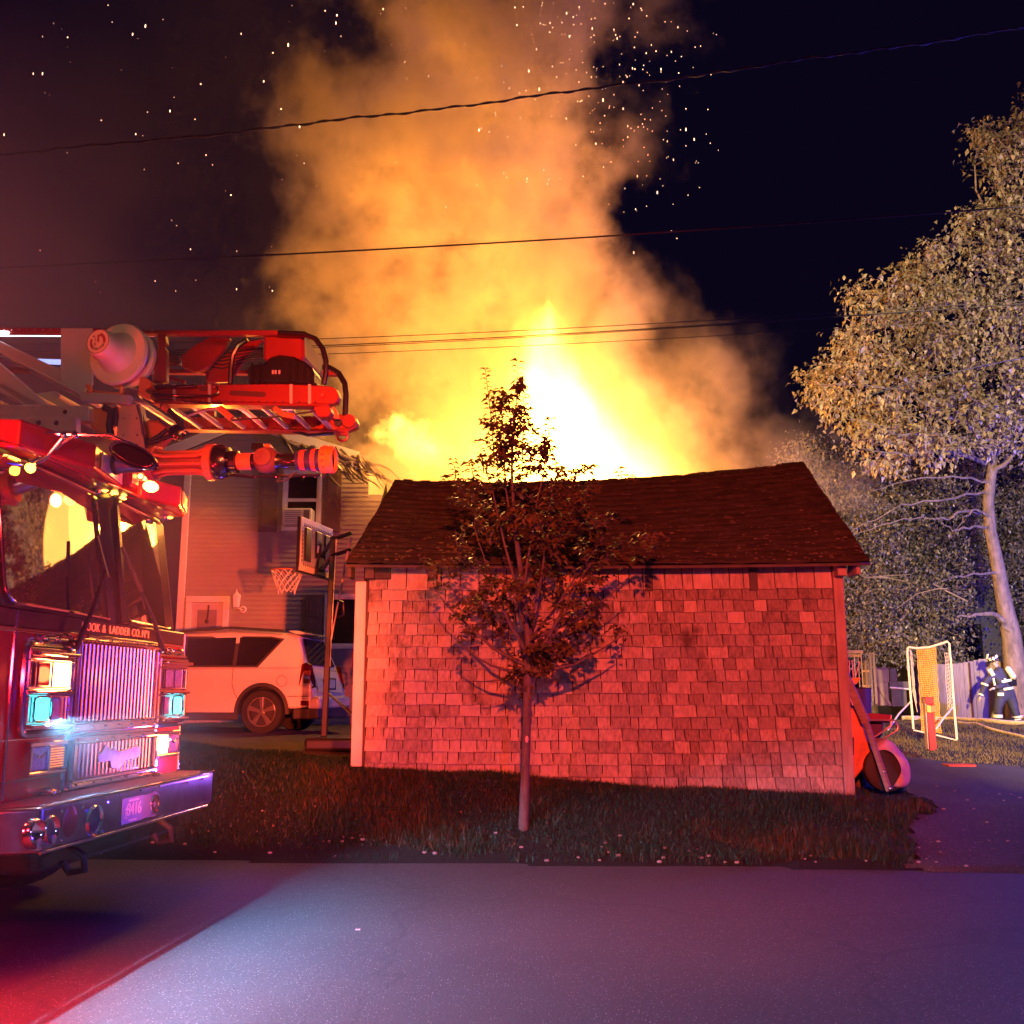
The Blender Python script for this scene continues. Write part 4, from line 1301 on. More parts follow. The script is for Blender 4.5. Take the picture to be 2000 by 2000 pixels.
# far rail and cabling; emissive tubes stand in for red light on it
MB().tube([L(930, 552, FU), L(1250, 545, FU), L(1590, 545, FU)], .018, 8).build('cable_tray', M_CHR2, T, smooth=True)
MB().tube([L(1260, 540, NU_ + .2), L(1470, 540, NU_ + .2)], .012, 8).build('glow_strip', emis('red_rail_glow', (1, .12, .10), 5), T, smooth=True)
MB().tube([L(1510, 545, NU_ + .2), L(1575, 546, NU_ + .2)], .012, 8).build('glow_strip', emis('red_rail_glow', (1, .12, .10), 5), T, smooth=True)
for pts, r, m_ in (([(1000, 590), (1100, 555), (1180, 540)], .010, M_CHR2), ([(1180, 540), (1210, 565), (1250, 600)], .022, M_OPNT), ([(870, 530), (905, 550), (950, 600), (985, 660)], .018, M_RUB), ([(880, 535), (910, 555)], .026, M_OPNT),
                  ([(1250, 610), (1500, 590), (1700, 560)], .006, M_RUB), ([(815, 505), (900, 500), (1050, 515), (1200, 520)], .008, M_BLK), ([(820, 430), (950, 430), (1060, 425)], .014, M_BLK), ([(825, 470), (1000, 478), (1140, 478), (1180, 460), (1170, 430), (1145, 430)], .009, M_BLK),
                  ([(745, 530), (765, 600), (775, 680), (795, 725), (850, 700), (900, 660)], .016, M_RUB), ([(790, 730), (850, 720), (930, 690)], .016, M_RUB), ([(850, 600), (900, 640), (980, 672)], .012, M_CHR2),
                  ([(560, 540), (600, 560), (590, 640), (600, 700)], .026, M_RUB), ([(620, 545), (630, 600), (620, 640)], .018, M_RUB), ([(1480, 545), (1520, 575), (1590, 590)], .020, M_OPNT), ([(480, 440), (520, 458), (650, 470), (690, 480)], .012, M_OPNT)):
    MB().tube([L(x, y, NU_ - .03) for x, y in pts], r, 8).build('hydraulic_hose' if m_ in (M_RUB, M_BLK) else 'hose_fitting', m_, T, smooth=True)
# cable reel: two big pale flanges and a cone with a printed cap, its axis towards the photographer
RC = L(655, 262, NU_ - .10)
RAX = (Vector((-.17, -.92, .06))).normalized()
M_IVO = mat('ivory_plastic', (.72, .60, .42), .35, var=.05, scale=3, coat=.2)
reel = MB().lathe(RC, RAX, [(-.10, .0), (-.10, .200), (-.085, .215), (-.06, .215), (-.05, .205), (-.05, .17), (.0, .17), (.0, .205), (.012, .222), (.03, .224), (.045, .214), (.05, .190), (.052, .150)], 48).build('cable_reel', M_IVO, T, smooth=True)
MB().lathe(RC, RAX, [(.050, .150), (.060, .146), (.085, .118), (.16, .100), (.24, .094), (.252, .088)], 40).build('reel_cone', M_IVO, reel, smooth=True)
CF = RC + RAX * .2525
MB().lathe(RC, RAX, [(.250, .089), (.253, .087), (.2535, .0)], 40).build('reel_cap', mat('reel_cap_label', (.70, .54, .36), .4, var=.03), reel)
# cap print: ring line, arrow, scale marks, lettering round the lower rim
eu = (Vector((0, 0, 1)) - RAX * RAX.z).normalized()
er = eu.cross(RAX) * -1
if er.x < 0: er = -er
if er.cross(eu).dot(RAX) < 0: er = -er
M_PR = mat('reel_print', (.32, .05, .02), .5, var=0)
M_PD = mat('reel_print_dark', (.12, .015, .01), .5, var=0)
def cp(a, r, h=.003): return CF + er * (r * math.sin(a)) + eu * (r * math.cos(a)) + RAX * h
MB().tube([cp(a, .0835) for a in np.linspace(0, 2 * PI, 41)[:-1]], .0016, 5, closed=True).build('ring_print', M_PD, reel)
def band(a0, a1, r0, r1, m_, nm):
    A = np.linspace(a0, a1, 12)
    mb = MB()
    vs = [cp(a, r0, .0025) for a in A] + [cp(a, r1, .0025) for a in A]
    mb.add(vs, [(i, i + 1, i + 13, i + 12) for i in range(11)])
    return mb.build(nm, m_, reel)
band(.25, 1.75, .040, .060, M_PR, 'arrow_print')
band(4.0, 5.1, .044, .060, M_PR, 'arc_print')
MB().add([CF + er * x + eu * y + RAX * .0025 for x, y in ((-.008, .048), (.020, .052), (.012, .034), (.008, .034), (.012, -.005), (-.004, -.005))], [(0, 5, 4, 3, 2, 1)]).build('arrow_print', M_PR, reel)
for x, y, w in ((-.035, .040, .008), (-.024, .024, .004), (-.020, .008, .004)):
    MB().add([CF + er * (x - w) + eu * (y - .004) + RAX * .0025, CF + er * (x + w) + eu * (y - .004) + RAX * .0025, CF + er * (x + w) + eu * (y + .004) + RAX * .0025, CF + er * (x - w) + eu * (y + .004) + RAX * .0025], [(0, 1, 2, 3)]).build('scale_print', M_PD, reel)
MB().tube([CF + er * (-.02 + .007 * math.cos(a)) + eu * (-.018 + .008 * math.sin(a)) + RAX * .003 for a in np.linspace(0, 2 * PI, 13)[:-1]], .0016, 5, closed=True).build('scale_print', M_PD, reel)
word = 'CABLE-MASTER'
for i, ch in enumerate(word):
    a = 1.88 + (4.05 - 1.88) * i / (len(word) - 1)
    rad = er * math.sin(a) + eu * math.cos(a)
    tang = er * math.cos(a) - eu * math.sin(a)
    text_mb(ch, .024, CF + rad * .052 + RAX * .0026, tang, rad, 'cap_letter', M_PD, reel, depth=.0006)
poly('reel_bracket', [(430, 452), (560, 462), (700, 470), (690, 520), (430, 505)], NU_ - .12, .06, M_TAN)
for x, y in ((485, 432), (655, 440)): MB().tube([L(x, y + 30, NU_ - .13), L(x, y, NU_ - .13), L(x - 15 if x < 500 else x + 10, y - 10, NU_ - .13)], .016, 8).build('bracket_lug', M_OPNT, T, smooth=True)
poly('hinge_bracket', [(752, 375), (778, 372), (818, 400), (812, 430), (790, 432), (785, 455), (815, 470), (808, 500), (742, 470)], NU_ - .10, .10, M_OPNT)
poly('bracket_web', [(660, 430), (750, 440), (745, 480), (800, 520), (700, 500), (650, 470)], NU_ - .06, .06, M_CHR2)
# upright plate that carries the water way
poly('carrier_plate', [(648, 520), (742, 520), (790, 790), (700, 790), (620, 720)], NU_ - .04, .05, mat('tan_plate', (.50, .34, .22), .45, .3, var=.1))
poly('carrier_edge', [(740, 520), (752, 520), (795, 790), (783, 790)], NU_ - .06, .09, M_CHR2)
poly('bracket_block', [(480, 545), (640, 530), (640, 620), (560, 700), (480, 640)], NU_ + .05, .15, M_OPNT, bevel=.015)
mb = MB()
for q in ((668, 600), (735, 600), (665, 690), (738, 690)): mb.ball(L(*q, NU_ - .045), .008, 6, 4)
mb.build('bolt', M_CHR2, T, smooth=True)
poly('elbow_block', [(780, 600), (860, 610), (960, 670), (900, 700), (850, 760), (800, 745)], NU_, .1, M_OPNT, bevel=.02)
MB().lathe(L(945, 670, NU_ - .05), (0, -1, 0), [(-.06, .05), (0, .05), (.01, .03), (.012, 0)], 16).build('hydraulic_knob', M_BLK, T, smooth=True)
# water way: pipe, flanges, ribbed cage, swivel, valve and monitor nozzle, all along x
wz_f, wz = tu(*c1(1000, 838), NU_)
def wx_(x): return tu(*c1(x, 838), NU_)[0]
A0 = Vector((0, NU_, wz))
def along(name, prof, m_, n=28, par=T):
    return MB().lathe(A0, (1, 0, 0), [(wx_(x), r / 787.) for x, r in prof], n).build(name, m_, par, smooth=True)
along('water_pipe', [(380, 0), (380, 50), (800, 50)], M_CHR2)
for x in (512, 630): along('pipe_clamp', [(x - 10, 52), (x - 10, 58), (x + 10, 58), (x + 10, 52)], M_RUB)
MB().tube([L(540, 888, NU_), L(780, 885, NU_)], .005, 6).build('pipe_line', M_CHR, T, smooth=True)
fl = along('flange', [(800, 0), (800, 84), (826, 94), (846, 94), (850, 60)], M_OPNT)
along('flange', [(1118, 60), (1122, 98), (1160, 98), (1166, 80), (1168, 0)], M_OPNT)
along('inner_sleeve', [(840, 38), (1130, 38)], mat('copper_sleeve', (.60, .22, .12), .35, .7, var=.2, scale=60, stretch=(20, 1, 1)))
for k, a in enumerate(np.linspace(0, 2 * PI, 9)[:-1]):
    off = Vector((0, math.cos(a + .3) * .095, math.sin(a + .3) * .095))
    p0, p1 = Vector((wx_(840), NU_, wz)) + off, Vector((wx_(1125), NU_, wz)) + off
    mid0, mid1 = p0.lerp(p1, .2) - off * .25, p0.lerp(p1, .8) - off * .25
    MB().tube([p0, mid0, mid1, p1], .014, 7).build('cage_rod', M_OPNT, T, smooth=True)
along('swivel', [(1166, 0), (1166, 92), (1200, 96), (1236, 80), (1240, 40)], M_BLK)
along('swivel_neck', [(1240, 58), (1280, 62), (1285, 44), (1400, 44)], M_BLK)
along('valve_pipe', [(1280, 46), (1360, 46)], M_OPNT)
MB().ball((wx_(1440), NU_ - .01, wz + .005), 68 / 787., 24, 14, (1.05, 1, 1.05)).build('valve_body', mat('dark_red_casting', (.16, .05, .035), .45, var=.15), T, smooth=True)
MB().lathe((wx_(1435), NU_ - .075, wz + .01), (0, -1, 0), [(0, .062), (.018, .060), (.022, .0)], 24).build('valve_cover', mat('dark_red_casting', (.16, .05, .035), .45), T, smooth=True)
for dx in (-.012, .012):
    for dz in (-.01, .012): MB().ball((wx_(1425) + dx, NU_ - .099, wz + .03 + dz), .004, 6, 4).build('cover_stud', M_CHR, T, smooth=True)
bx = L(1355, 772, NU_ - .04); bx2 = L(1420, 732, NU_ - .04)
MB().box((bx.x, NU_ - .05, bx.z), (bx2.x, NU_ + .05, bx2.z)).build('valve_actuator', M_BLK, T, bevel=.006)
bx = L(1422, 772, NU_ - .04); bx2 = L(1455, 736, NU_ - .04)
MB().box((bx.x, NU_ - .045, bx.z), (bx2.x, NU_ + .04, bx2.z)).build('actuator_cover', M_OPNT, T, bevel=.004)
along('nozzle_throat', [(1490, 50), (1520, 40), (1600, 42), (1612, 50)], M_BLK)
along('nozzle_barrel', [(1600, 48), (1618, 52), (1725, 60), (1735, 60)], M_BLU)
along('nozzle_band', [(1622, 56), (1650, 58), (1650, 54)], mat('nozzle_red_band', (.50, .08, .06), .4))
along('nozzle_band', [(1685, 61), (1708, 63), (1708, 58)], mat('nozzle_red_band', (.50, .08, .06), .4))
noz = along('nozzle_bumper', [(1732, 60), (1734, 72), (1750, 74), (1768, 70), (1784, 74), (1800, 72), (1806, 62), (1800, 52), (1780, 50)], M_ORG, 36)
along('nozzle_mouth', [(1790, 52), (1770, 34), (1740, 30), (1740, 0)], M_BLK)
for a in np.linspace(-1.2, 1.6, 7):
    MB().ball((wx_(1755), NU_ - .093 * math.cos(a), wz + .093 * math.sin(a)), .009, 5, 4, (1.6, .6, 1)).build('bumper_notch', mat('dark_orange', (.35, .05, .01), .6), noz, smooth=True)
MB().tube([L(1500, 900, NU_ - .05), L(1560, 910, NU_ - .06), L(1600, 890, NU_ - .05), L(1540, 935, NU_ - .06), L(1490, 940, NU_ - .06), L(1510, 915, NU_ - .06)], .006, 6).build('control_cable', M_RUB, T, smooth=True)
MB().tube([L(1240, 905, NU_ - .03), L(1360, 915, NU_ - .05), L(1480, 912, NU_ - .05), L(1730, 905, NU_ - .05)], .010, 6).build('linkage_rod', M_BLK, T, smooth=True)
mb = MB()
for x in (1378, 1490, 1640, 1700, 1742): mb.ball(L(x, 915, NU_ - .06), .009, 6, 4)
mb.build('bolt', M_CHR, T, smooth=True)

# lamp light of the truck: headlamp and warning lights belong to the lit lenses above
def tl(name, kind, p, e, c, size, aim=None, cone=None, blend=.3):
    M = Matrix.Translation(TC) @ Matrix.Rotation(-TH, 4, 'Z')
    a = M @ Vector(aim) if aim else None
    return lamp(name, kind, M @ Vector(p), e, c, size, a, cone, blend)
tl('headlamp_light', 'SPOT', (.062, -.93, 1.350), 1350, (.20, .55, 1), .011, (.56, -.93, .49), 136, .15)
tl('headlamp_light', 'SPOT', (.062, 1.02, 1.350), 50, (.25, .60, 1), .011, (.56, 1.02, .49), 130, .2)
tl('warning_light', 'POINT', (.22, .0, 3.0), 10, (1, .06, .02), .05)
tl('warning_light', 'POINT', (.15, 1.15, 3.0), 75, (1, .24, .02), .05)
tl('warning_light', 'POINT', (.20, -.75, 1.62), 6, (1, .10, .03), .05)
tl('warning_light', 'POINT', (.15, .80, 1.12), 4, (1, .12, .03), .05)
tl('unseen_red_light', 'POINT', (.45, -3.2, 1.7), 90, (1, .012, .03), .12)  # added point out of view, reddens the near front panel
tl('unseen_red_light', 'POINT', (-.45, -2.1, 2.6), 90, (1, .03, .02), .12)
tl('unseen_red_light', 'POINT', (-.2, -2.7, 1.3), 150, (1, .015, .03), .12)
tl('unseen_red_light', 'SPOT', (-.5, -3.1, 1.4), 1900, (1, .012, .03), .12, (1.6, -2.6, .0), 100, .7)  # added spot out of view, reddens the road by the bumper
tl('blue_fill', 'POINT', (1.5, -.5, 1.45), 34, (.05, .02, 1), .1)  # added point ahead of the grille, no lens, turns its bars blue
tl('blue_fill', 'POINT', (.45, 1.45, .9), 26, (.28, .10, 1), .05)  # added point without a lens, purples the shed wall's lower left
tl('boom_light', 'POINT', (.9, .1, 3.44), 5, (1, .05, .03), .05)
# rows of rivets along the beams, joint straps and lashings
for pts, u in (([(840, 418), (1480, 416)], NU_), ([(840, 500), (1700, 512)], NU_), ([(1020, 598), (1800, 585)], FU), ([(1020, 642), (1820, 655)], FU), ([(-60, 120), (820, 128)], NU_), ([(10, 540), (470, 545)], NU_ - .02), ([(10, 660), (400, 664)], NU_ - .09)):
    a_, b_ = L(*pts[0], u - .002), L(*pts[1], u - .002)
    n_ = max(4, int((b_ - a_).length / .055))
    mb = MB()
    for i in range(n_ + 1): mb.ball(a_.lerp(b_, i / n_), .0065, 5, 3)
    mb.build('rivet', M_CHR2, T, smooth=True, kind='stuff')
for x in (930, 1120, 1560, 1660): poly('joint_strap', [(x, 414), (x + 16, 414), (x + 16, 522), (x, 522)], NU_ - .008, .01, M_TAN, bevel=.002)
for x in (1100, 1330, 1480, 1700): poly('joint_strap', [(x, 592), (x + 14, 592), (x + 14, 656), (x, 656)], FU - .008, .01, M_LRED, bevel=.002)
for k in range(5):
    y0 = 180 + k * 12
    MB().tube([L(905, y0 + 60, NU_ + .3), L(1200, y0 + 70 + 8 * k, NU_ + .3), L(1420, y0 + 40, NU_ + .3)], .006, 6).build('control_cable', M_RUB, T, smooth=True)

# ================================================================== WHITE CAR
CA = R(7.5)
car = empty('parked_car', (-3.16, 16.5, gz2(-3.2, 16.5)), 'white five door car with tinted windows parked beside the house, its tail to the shed', 'car', rz=PI - CA)
# local: x forward (to the left of the photo), y towards the photographer is -? ; origin = near rear corner on the ground
M_CAR = mat('white_car_paint', (.74, .72, .70), .22, var=.03, coat=.8, scale=2)
M_PLAS = mat('grey_bumper_plastic', (.045, .042, .042), .6, var=.1)
M_TINT = mat('tinted_glass', (.014, .012, .016), .05, var=0, spec=.9)
LEN, WID, HT = 4.45, 1.80, 1.68
# local y: +y towards the photographer after the half turn; near flank y=0, far flank y=-WID
def arc(cx_, cz, r, a0, a1, n=12):
    return [(cx_ + r * math.cos(a), cz + r * math.sin(a)) for a in np.linspace(a0, a1, n)]
RW, FW_ = .84, 3.50
WR = .355
body = [(.02, .52), (.0, .60), (.02, .78), (.10, .95), (.16, 1.06), (3.2, 1.05), (3.9, .98), (4.3, .86), (4.43, .66), (4.43, .42), (4.36, .34)]
body += [(FW_ + .42, .33)] + arc(FW_, .36, .42, 0, PI)[1:-1] + [(FW_ - .42, .33)]
body += [(RW + .42, .33)] + arc(RW, .36, .42, 0, PI)[1:-1] + [(RW - .42, .40), (.12, .42)]
P = [(x, 0, z) for x, z in body]
bd = MB().prism(P, (0, -WID, 0)).build('body', M_CAR, car, bevel=.05, seg=3, smooth=True)
# glasshouse: lofted between belt line and roof
belt = [(.14, 1.03), (.40, 1.03), (1.4, 1.03), (2.6, 1.03), (3.45, 1.01)]
roof = [(.34, 1.56), (.52, 1.62), (1.5, 1.68), (2.3, 1.65), (2.62, 1.58)]
V, F = [], []
for (bx_, bz), (rx, rz_) in zip(belt, roof):
    rows = [(bx_, -.05, bz), (bx_ + (rx - bx_) * .9, -.19, bz + (rz_ - bz) * .9), (rx, -.30, rz_), (rx, -WID + .30, rz_), (bx_ + (rx - bx_) * .9, -WID + .19, bz + (rz_ - bz) * .9), (bx_, -WID + .05, bz)]
    V += rows
for i in range(4):
    for j in range(5):
        a = i * 6 + j
        F.append((a, a + 6, a + 7, a + 1))
F.append((0, 1, 2, 3, 4, 5)); F.append((29, 28, 27, 26, 25, 24))
MB().add(V, F).build('greenhouse', M_CAR, car, bevel=.03, seg=2, smooth=True)
def flank(x, z, off=.012):
    t = (z - 1.03) / .6
    return (x, -.05 - .155 * t + off, z)
w1 = [(.62, 1.50), (.80, 1.535), (1.32, 1.55), (1.32, 1.09), (.98, 1.085)]
w2 = [(1.38, 1.55), (2.20, 1.53), (2.20, 1.09), (1.38, 1.09)]
w3 = [(2.26, 1.52), (2.52, 1.46), (3.22, 1.10), (2.26, 1.09)]
for w in (w1, w2, w3):
    MB().prism([flank(*p) for p in w], (0, -.01, 0)).build('side_window', M_TINT, car, bevel=.004)
MB().prism([flank(*p, .008) for p in [(.56, 1.52), (.80, 1.56), (2.3, 1.57), (2.55, 1.49), (3.32, 1.065), (.95, 1.06)]], (0, -.01, 0)).build('window_surround', M_PLAS, car)
MB().tube([(.62, -.27, 1.655), (1.5, -.30, 1.715), (2.4, -.29, 1.66)], .020, 6).build('roof_rail', M_PLAS, car, smooth=True)
MB().tube([(.62, -WID + .27, 1.655), (1.5, -WID + .30, 1.715), (2.4, -WID + .29, 1.66)], .020, 6).build('roof_rail', M_PLAS, car, smooth=True)
MB().prism([(.10, -.30, 1.585), (.40, -.27, 1.655), (.55, -.27, 1.655), (.42, -.30, 1.60)], (0, -WID + .60, 0)).build('spoiler', M_CAR, car, bevel=.012, seg=2)
MB().prism([(.318, -.36, 1.53), (.155, -.22, 1.10), (.155, -WID + .22, 1.10), (.318, -WID + .36, 1.53)], (-.012, 0, .004)).build('rear_window', M_TINT, car, bevel=.006)
MB().prism([(-.012, -.25, .66), (.09, -.25, .98), (.09, -WID + .25, .98), (-.012, -WID + .25, .66)], (-.012, 0, .003)).build('tailgate_panel', M_CAR, car, bevel=.02, seg=2)
MB().box((-.016, -1.18, .70), (.035, -.62, .90)).build('plate_recess', M_PLAS, car, bevel=.01)
pl2 = MB().box((-.022, -1.10, .73), (-.010, -.70, .87)).build('number_plate', mat('car_plate', (.7, .68, .6), .4, var=.1), car, bevel=.004)
MB().box((-.10, -WID + .04, .40), (.10, -.04, .60)).build('rear_bumper', M_CAR, car, bevel=.045, seg=3, smooth=True)
MB().box((-.075, -WID + .08, .24), (.35, -.06, .41)).build('bumper_skirt', M_PLAS, car, bevel=.03, seg=2)
MB().box((RW + .40, -.06, .22), (FW_ - .40, -.005, .355)).build('sill', M_PLAS, car, bevel=.02)
for y, s in ((.004, 1), (-WID - .004, -1)):
    MB().prism([(-.010, y - .12 * s, .74), (.015, y, .72), (.24, y, .76), (.20, y, 1.10), (.13, y, 1.13), (.07, y - .12 * s, 1.10)], (0, -.02 * s, 0)).build('tail_light', mat('tail_lens', (.10, .012, .010), .1, var=.3, scale=30), car, bevel=.012)
for q0, q1 in ((.80, .87), (.92, 1.0)):
    MB().box((.045, .004, q0), (.16, .009, q1)).build('reflector', mat('tail_reflector', (.55, .16, .10), .15, var=.1), car, bevel=.004)
MB().box((.06, -.004, .455), (.20, .006, .53)).build('bumper_reflector', mat('tail_lens', (.1, .01, .01), .1), car, bevel=.004)
ring_ = [(RW - .30 + .085 * math.cos(a), .003, .84 + .085 * math.sin(a)) for a in np.linspace(0, 2 * PI, 25)[:-1]]
MB().tube([(x - .02, y, z) for x, y, z in ring_], .004, 4, closed=True).build('fuel_door', M_PLAS, car)
for pts in ([(1.34, .002, 1.05), (1.35, .002, .80), (1.30, .002, .64), (1.18, .002, .48)], [(2.42, .002, 1.05), (2.44, .002, .36)], [(3.3, .002, 1.02), (3.24, .002, .36)], [(.42, .002, .60), (.06, .002, .60)]):
    MB().tube(pts, .005, 4).build('door_seam', M_PLAS, car)
for x in (2.28, 1.45): MB().bar((x, .012, .88), (x + .16, .012, .88), .012, .022).build('door_handle', M_CAR, car, bevel=.004)
MB().box((3.05, .0, 1.05), (3.2, .14, 1.2)).build('wing_mirror', M_CAR, car, bevel=.03, seg=2)
for cx_ in (RW, FW_):
    pr_ = [(cx_ + r_ * math.cos(a), .36 + r_ * math.sin(a)) for r_ in (.43,) for a in np.linspace(-.05, PI + .05, 20)]
    V, F = [], []
    for a in np.linspace(-.1, PI + .1, 24):
        c, s_ = math.cos(a), math.sin(a)
        V += [(cx_ + .395 * c, .012, .36 + .395 * s_), (cx_ + .455 * c, .006, .36 + .455 * s_), (cx_ + .395 * c, -.25, .36 + .395 * s_)]
    for i in range(23):
        a = i * 3; F += [(a, a + 3, a + 4, a + 1), (a + 2, a + 5, a + 3, a)]
    MB().add(V, F).build('wheel_arch', M_PLAS, car, smooth=True)
    MB().box((cx_ - .42, -1.70, .36), (cx_ + .42, -.26, .80)).build('wheel_well', M_RUB, car)
def carwheel(x, y, s):
    w = MB().lathe((x, y, WR), (0, s, 0), [(-.20, .22), (-.20, .33), (-.16, WR), (-.03, WR), (.0, .335), (.0, .245), (-.03, .235)], 36).build('wheel', M_RUB, car, smooth=True)
    rm = MB().lathe((x, y, WR), (0, s, 0), [(-.03, .236), (-.004, .236), (-.004, .216), (-.03, .21)], 36)
    rm.lathe((x, y, WR), (0, s, 0), [(-.03, .06), (-.008, .055), (.0, .03), (.0, 0)], 20)
    for k in range(5):
        a = 2 * PI * k / 5 + .3
        for da in (-.16, .16):
            p0 = (x + .04 * math.cos(a + da), y - s * .014, WR + .04 * math.sin(a + da)); p1 = (x + .225 * math.cos(a + da * .8), y - s * .014, WR + .225 * math.sin(a + da * .8))
            rm.bar(p0, p1, .03, .035, up=(0, 1, 0))
        rm.bar((x + .06 * math.cos(a), y - s * .018, WR + .06 * math.sin(a)), (x + .225 * math.cos(a), y - s * .018, WR + .225 * math.sin(a)), .05, .05, up=(0, 1, 0))
    rm.build('rim', mat('alloy', (.55, .53, .52), .25, .85, var=.05), w, smooth=True)
    MB().lathe((x, y, WR), (0, s, 0), [(-.10, .22), (-.10, 0)], 24).build('brake_disc', mat('brake_dark', (.06, .05, .05), .5, .5), w)
for x in (RW, FW_):
    carwheel(x, .0, 1); carwheel(x, -WID, -1)

# ================================================================== BASKETBALL HOOP
hoop_o = empty('basketball_hoop', (-2.42, 13.6, .9), 'portable basketball hoop with clear board and white net left of the shed', 'basketball hoop')
M_PB = mat('black_powder_coat', (.02, .018, .018), .35, var=.1, coat=.3)
bc = Vector((-2.74, 14.2, 0)); bw = Vector((.23, 1.1, 0)).normalized(); bn = Vector((-bw.y, bw.x, 0))
Z0, Z1 = 3.13, 3.86
def B(a, z, off=0): return tuple(bc + bw * a + bn * off + Vector((0, 0, z)))
BW = .56
M_ACR = mat('backboard_acrylic', (.62, .60, .45), .08, var=.04, spec=.8)
def acrylic():
    m, nt, b = nodes('clear_acrylic')
    b.inputs['Base Color'].default_value = (.9, .88, .7, 1)
    b.inputs['Roughness'].default_value = .15
    b.inputs['Alpha'].default_value = .30
    return m
M_CLR = acrylic()
bp_ = [B(-BW, Z0), B(BW, Z0), B(BW, Z1), B(-BW, Z1)]
board = place(MB().prism(bp_, tuple(bn * .012)).build('backboard', M_CLR), hoop_o)
M_BWH = mat('board_white_print', (.80, .76, .50), .5, var=.05)
fr = MB()
for a0, a1, z0, z1 in ((-BW, BW, Z1 - .10, Z1), (-BW, BW, Z0, Z0 + .10), (-BW, -BW + .07, Z0 + .10, Z1 - .10), (BW - .07, BW, Z0 + .10, Z1 - .10)):
    fr.prism([B(a0, z0, -.004), B(a1, z0, -.004), B(a1, z1, -.004), B(a0, z1, -.004)], tuple(bn * -.012))
place(fr.build('board_frame', M_BWH, bevel=.003), hoop_o)
dots = MB()
for i in range(15):
    a = -BW + .10 + i * (2 * BW - .2) / 14
    for z in (Z1 - .085, Z0 + .09):
        dots.prism([B(a - .014, z - .012, -.017), B(a + .014, z - .012, -.017), B(a + .014, z + .012, -.017), B(a - .014, z + .012, -.017)], tuple(bn * -.002))
for i in range(9):
    z = Z0 + .14 + i * .056
    for a in (-BW + .04,):
        dots.prism([B(a - .01, z - .02, -.017), B(a + .01, z - .02, -.017), B(a + .01, z + .02, -.017), B(a - .01, z + .02, -.017)], tuple(bn * -.002))
place(dots.build('print_dashes', M_PB), hoop_o)
for a0, a1 in ((-BW + .09, -BW + .28), (-.10, .10), (.22, .42)):
    place(MB().prism([B(a0, Z0 + .14 if a0 < -.2 else Z0 + .22, -.02), B(a1, Z0 + .14 if a0 < -.2 else Z0 + .22, -.02), B(a1, Z1 - .13, -.02), B(a0, Z1 - .13, -.02)], tuple(bn * -.03)).build('board_stay', M_PB, bevel=.01), hoop_o)
place(MB().prism([B(-.09, Z0 + .30, -.052), B(.09, Z0 + .30, -.052), B(.07, Z0 + .40, -.052), B(-.07, Z0 + .40, -.052)], tuple(bn * -.004)).build('board_badge', M_BWH), hoop_o)
place(MB().prism([B(-.16, Z0 - .02, -.05), B(.18, Z0 - .02, -.05), B(.10, Z0 + .18, -.05), (B(0, Z0 + .45, -.05)), B(-.10, Z0 + .18, -.05)], tuple(bn * -.04)).build('bracket', M_PB, bevel=.008), hoop_o)
place(MB().prism([B(-BW - .01, Z0 - .02, .013), B(BW + .01, Z0 - .02, .013), B(BW + .01, Z0 + .05, .013), B(-BW - .01, Z0 + .05, .013)], tuple(bn * .03)).prism([B(-BW - .012, Z0 + .05, .003), B(-BW + .01, Z0 + .05, .003), B(-BW + .01, Z1, .003), B(-BW - .012, Z1, .003)], tuple(bn * .04)).build('edge_frame', M_PB), hoop_o)
rc = bc + bn * .42 + Vector((0, 0, 3.20))
rim = [rc + Vector((math.cos(a) * .225, math.sin(a) * .225, 0)) for a in np.linspace(0, 2 * PI, 33)[:-1]]
ro = place(MB().tube(rim, .009, 8, closed=True).bar(tuple(bc + bn * .02 + Vector((0, 0, 3.19))), tuple(bc + bn * .2 + Vector((0, 0, 3.19))), .10, .03).build('rim', M_OPNT, smooth=True), hoop_o)
net = MB()
NN = 12
def npnt(k, l):
    t = l / 5.0
    r_ = .222 - .10 * t ** .8 + .008 * math.sin(k * 2.1 + l)
    a = 2 * PI * (k + (l % 2) * .5) / NN
    return rc + Vector((r_ * math.cos(a), r_ * math.sin(a), -.30 * t - (.03 * math.sin(k * 1.7) if l == 5 else 0)))
for l in range(5):
    for k in range(NN):
        for kk in ((k, k - 1) if l % 2 == 0 else (k, k + 1)):
            net.tube([npnt(k, l), npnt(kk, l + 1)], .0045, 4, cap=False)
place(net.build('net', mat('net_cord', (.80, .74, .66), .8, var=.1)), hoop_o)
pt, pb = Vector((-2.40, 13.6, 3.58)), Vector((-2.44, 13.6, .95))
place(MB().bar(pb, pt, .075, .075).build('pole', M_PB, bevel=.01), hoop_o)
place(MB().bar(pb + Vector((.040, -.02, .9)), pt + Vector((.040, -.02, -.02)), .012, .03).build('pole_lit_edge', M_CHR2), hoop_o)  # pale strip stands in for firelight on the pole's right edge
for dz in (.0, -.22):
    for sgn in (-1, 1):
        off = Vector((0, .05 * sgn, dz))
        place(MB().bar(pt + off + Vector((0, 0, -.04)), Vector(B(.05 * sgn, Z0 + .30 + dz * .9 - .05, -.08)), .02, .028).build('arm', M_PB), hoop_o)
        place(MB().bar(pt + off + Vector((.0, 0, -.04)), pt + off + Vector((.26, -.10, .03 + .0)), .02, .028).build('arm', M_PB), hoop_o)
q1 = pt + Vector((.25, -.10, -.02)); q2 = Vector((-2.37, 13.5, 2.2))
place(MB().tube([q1, q1.lerp(q2, .5)], .016, 8).tube([q1.lerp(q2, .5), q2], .011, 8).build('actuator_rod', mat('white_tube', (.75, .70, .58), .3, .3), smooth=True), hoop_o)
hm = q1.lerp(q2, .72)
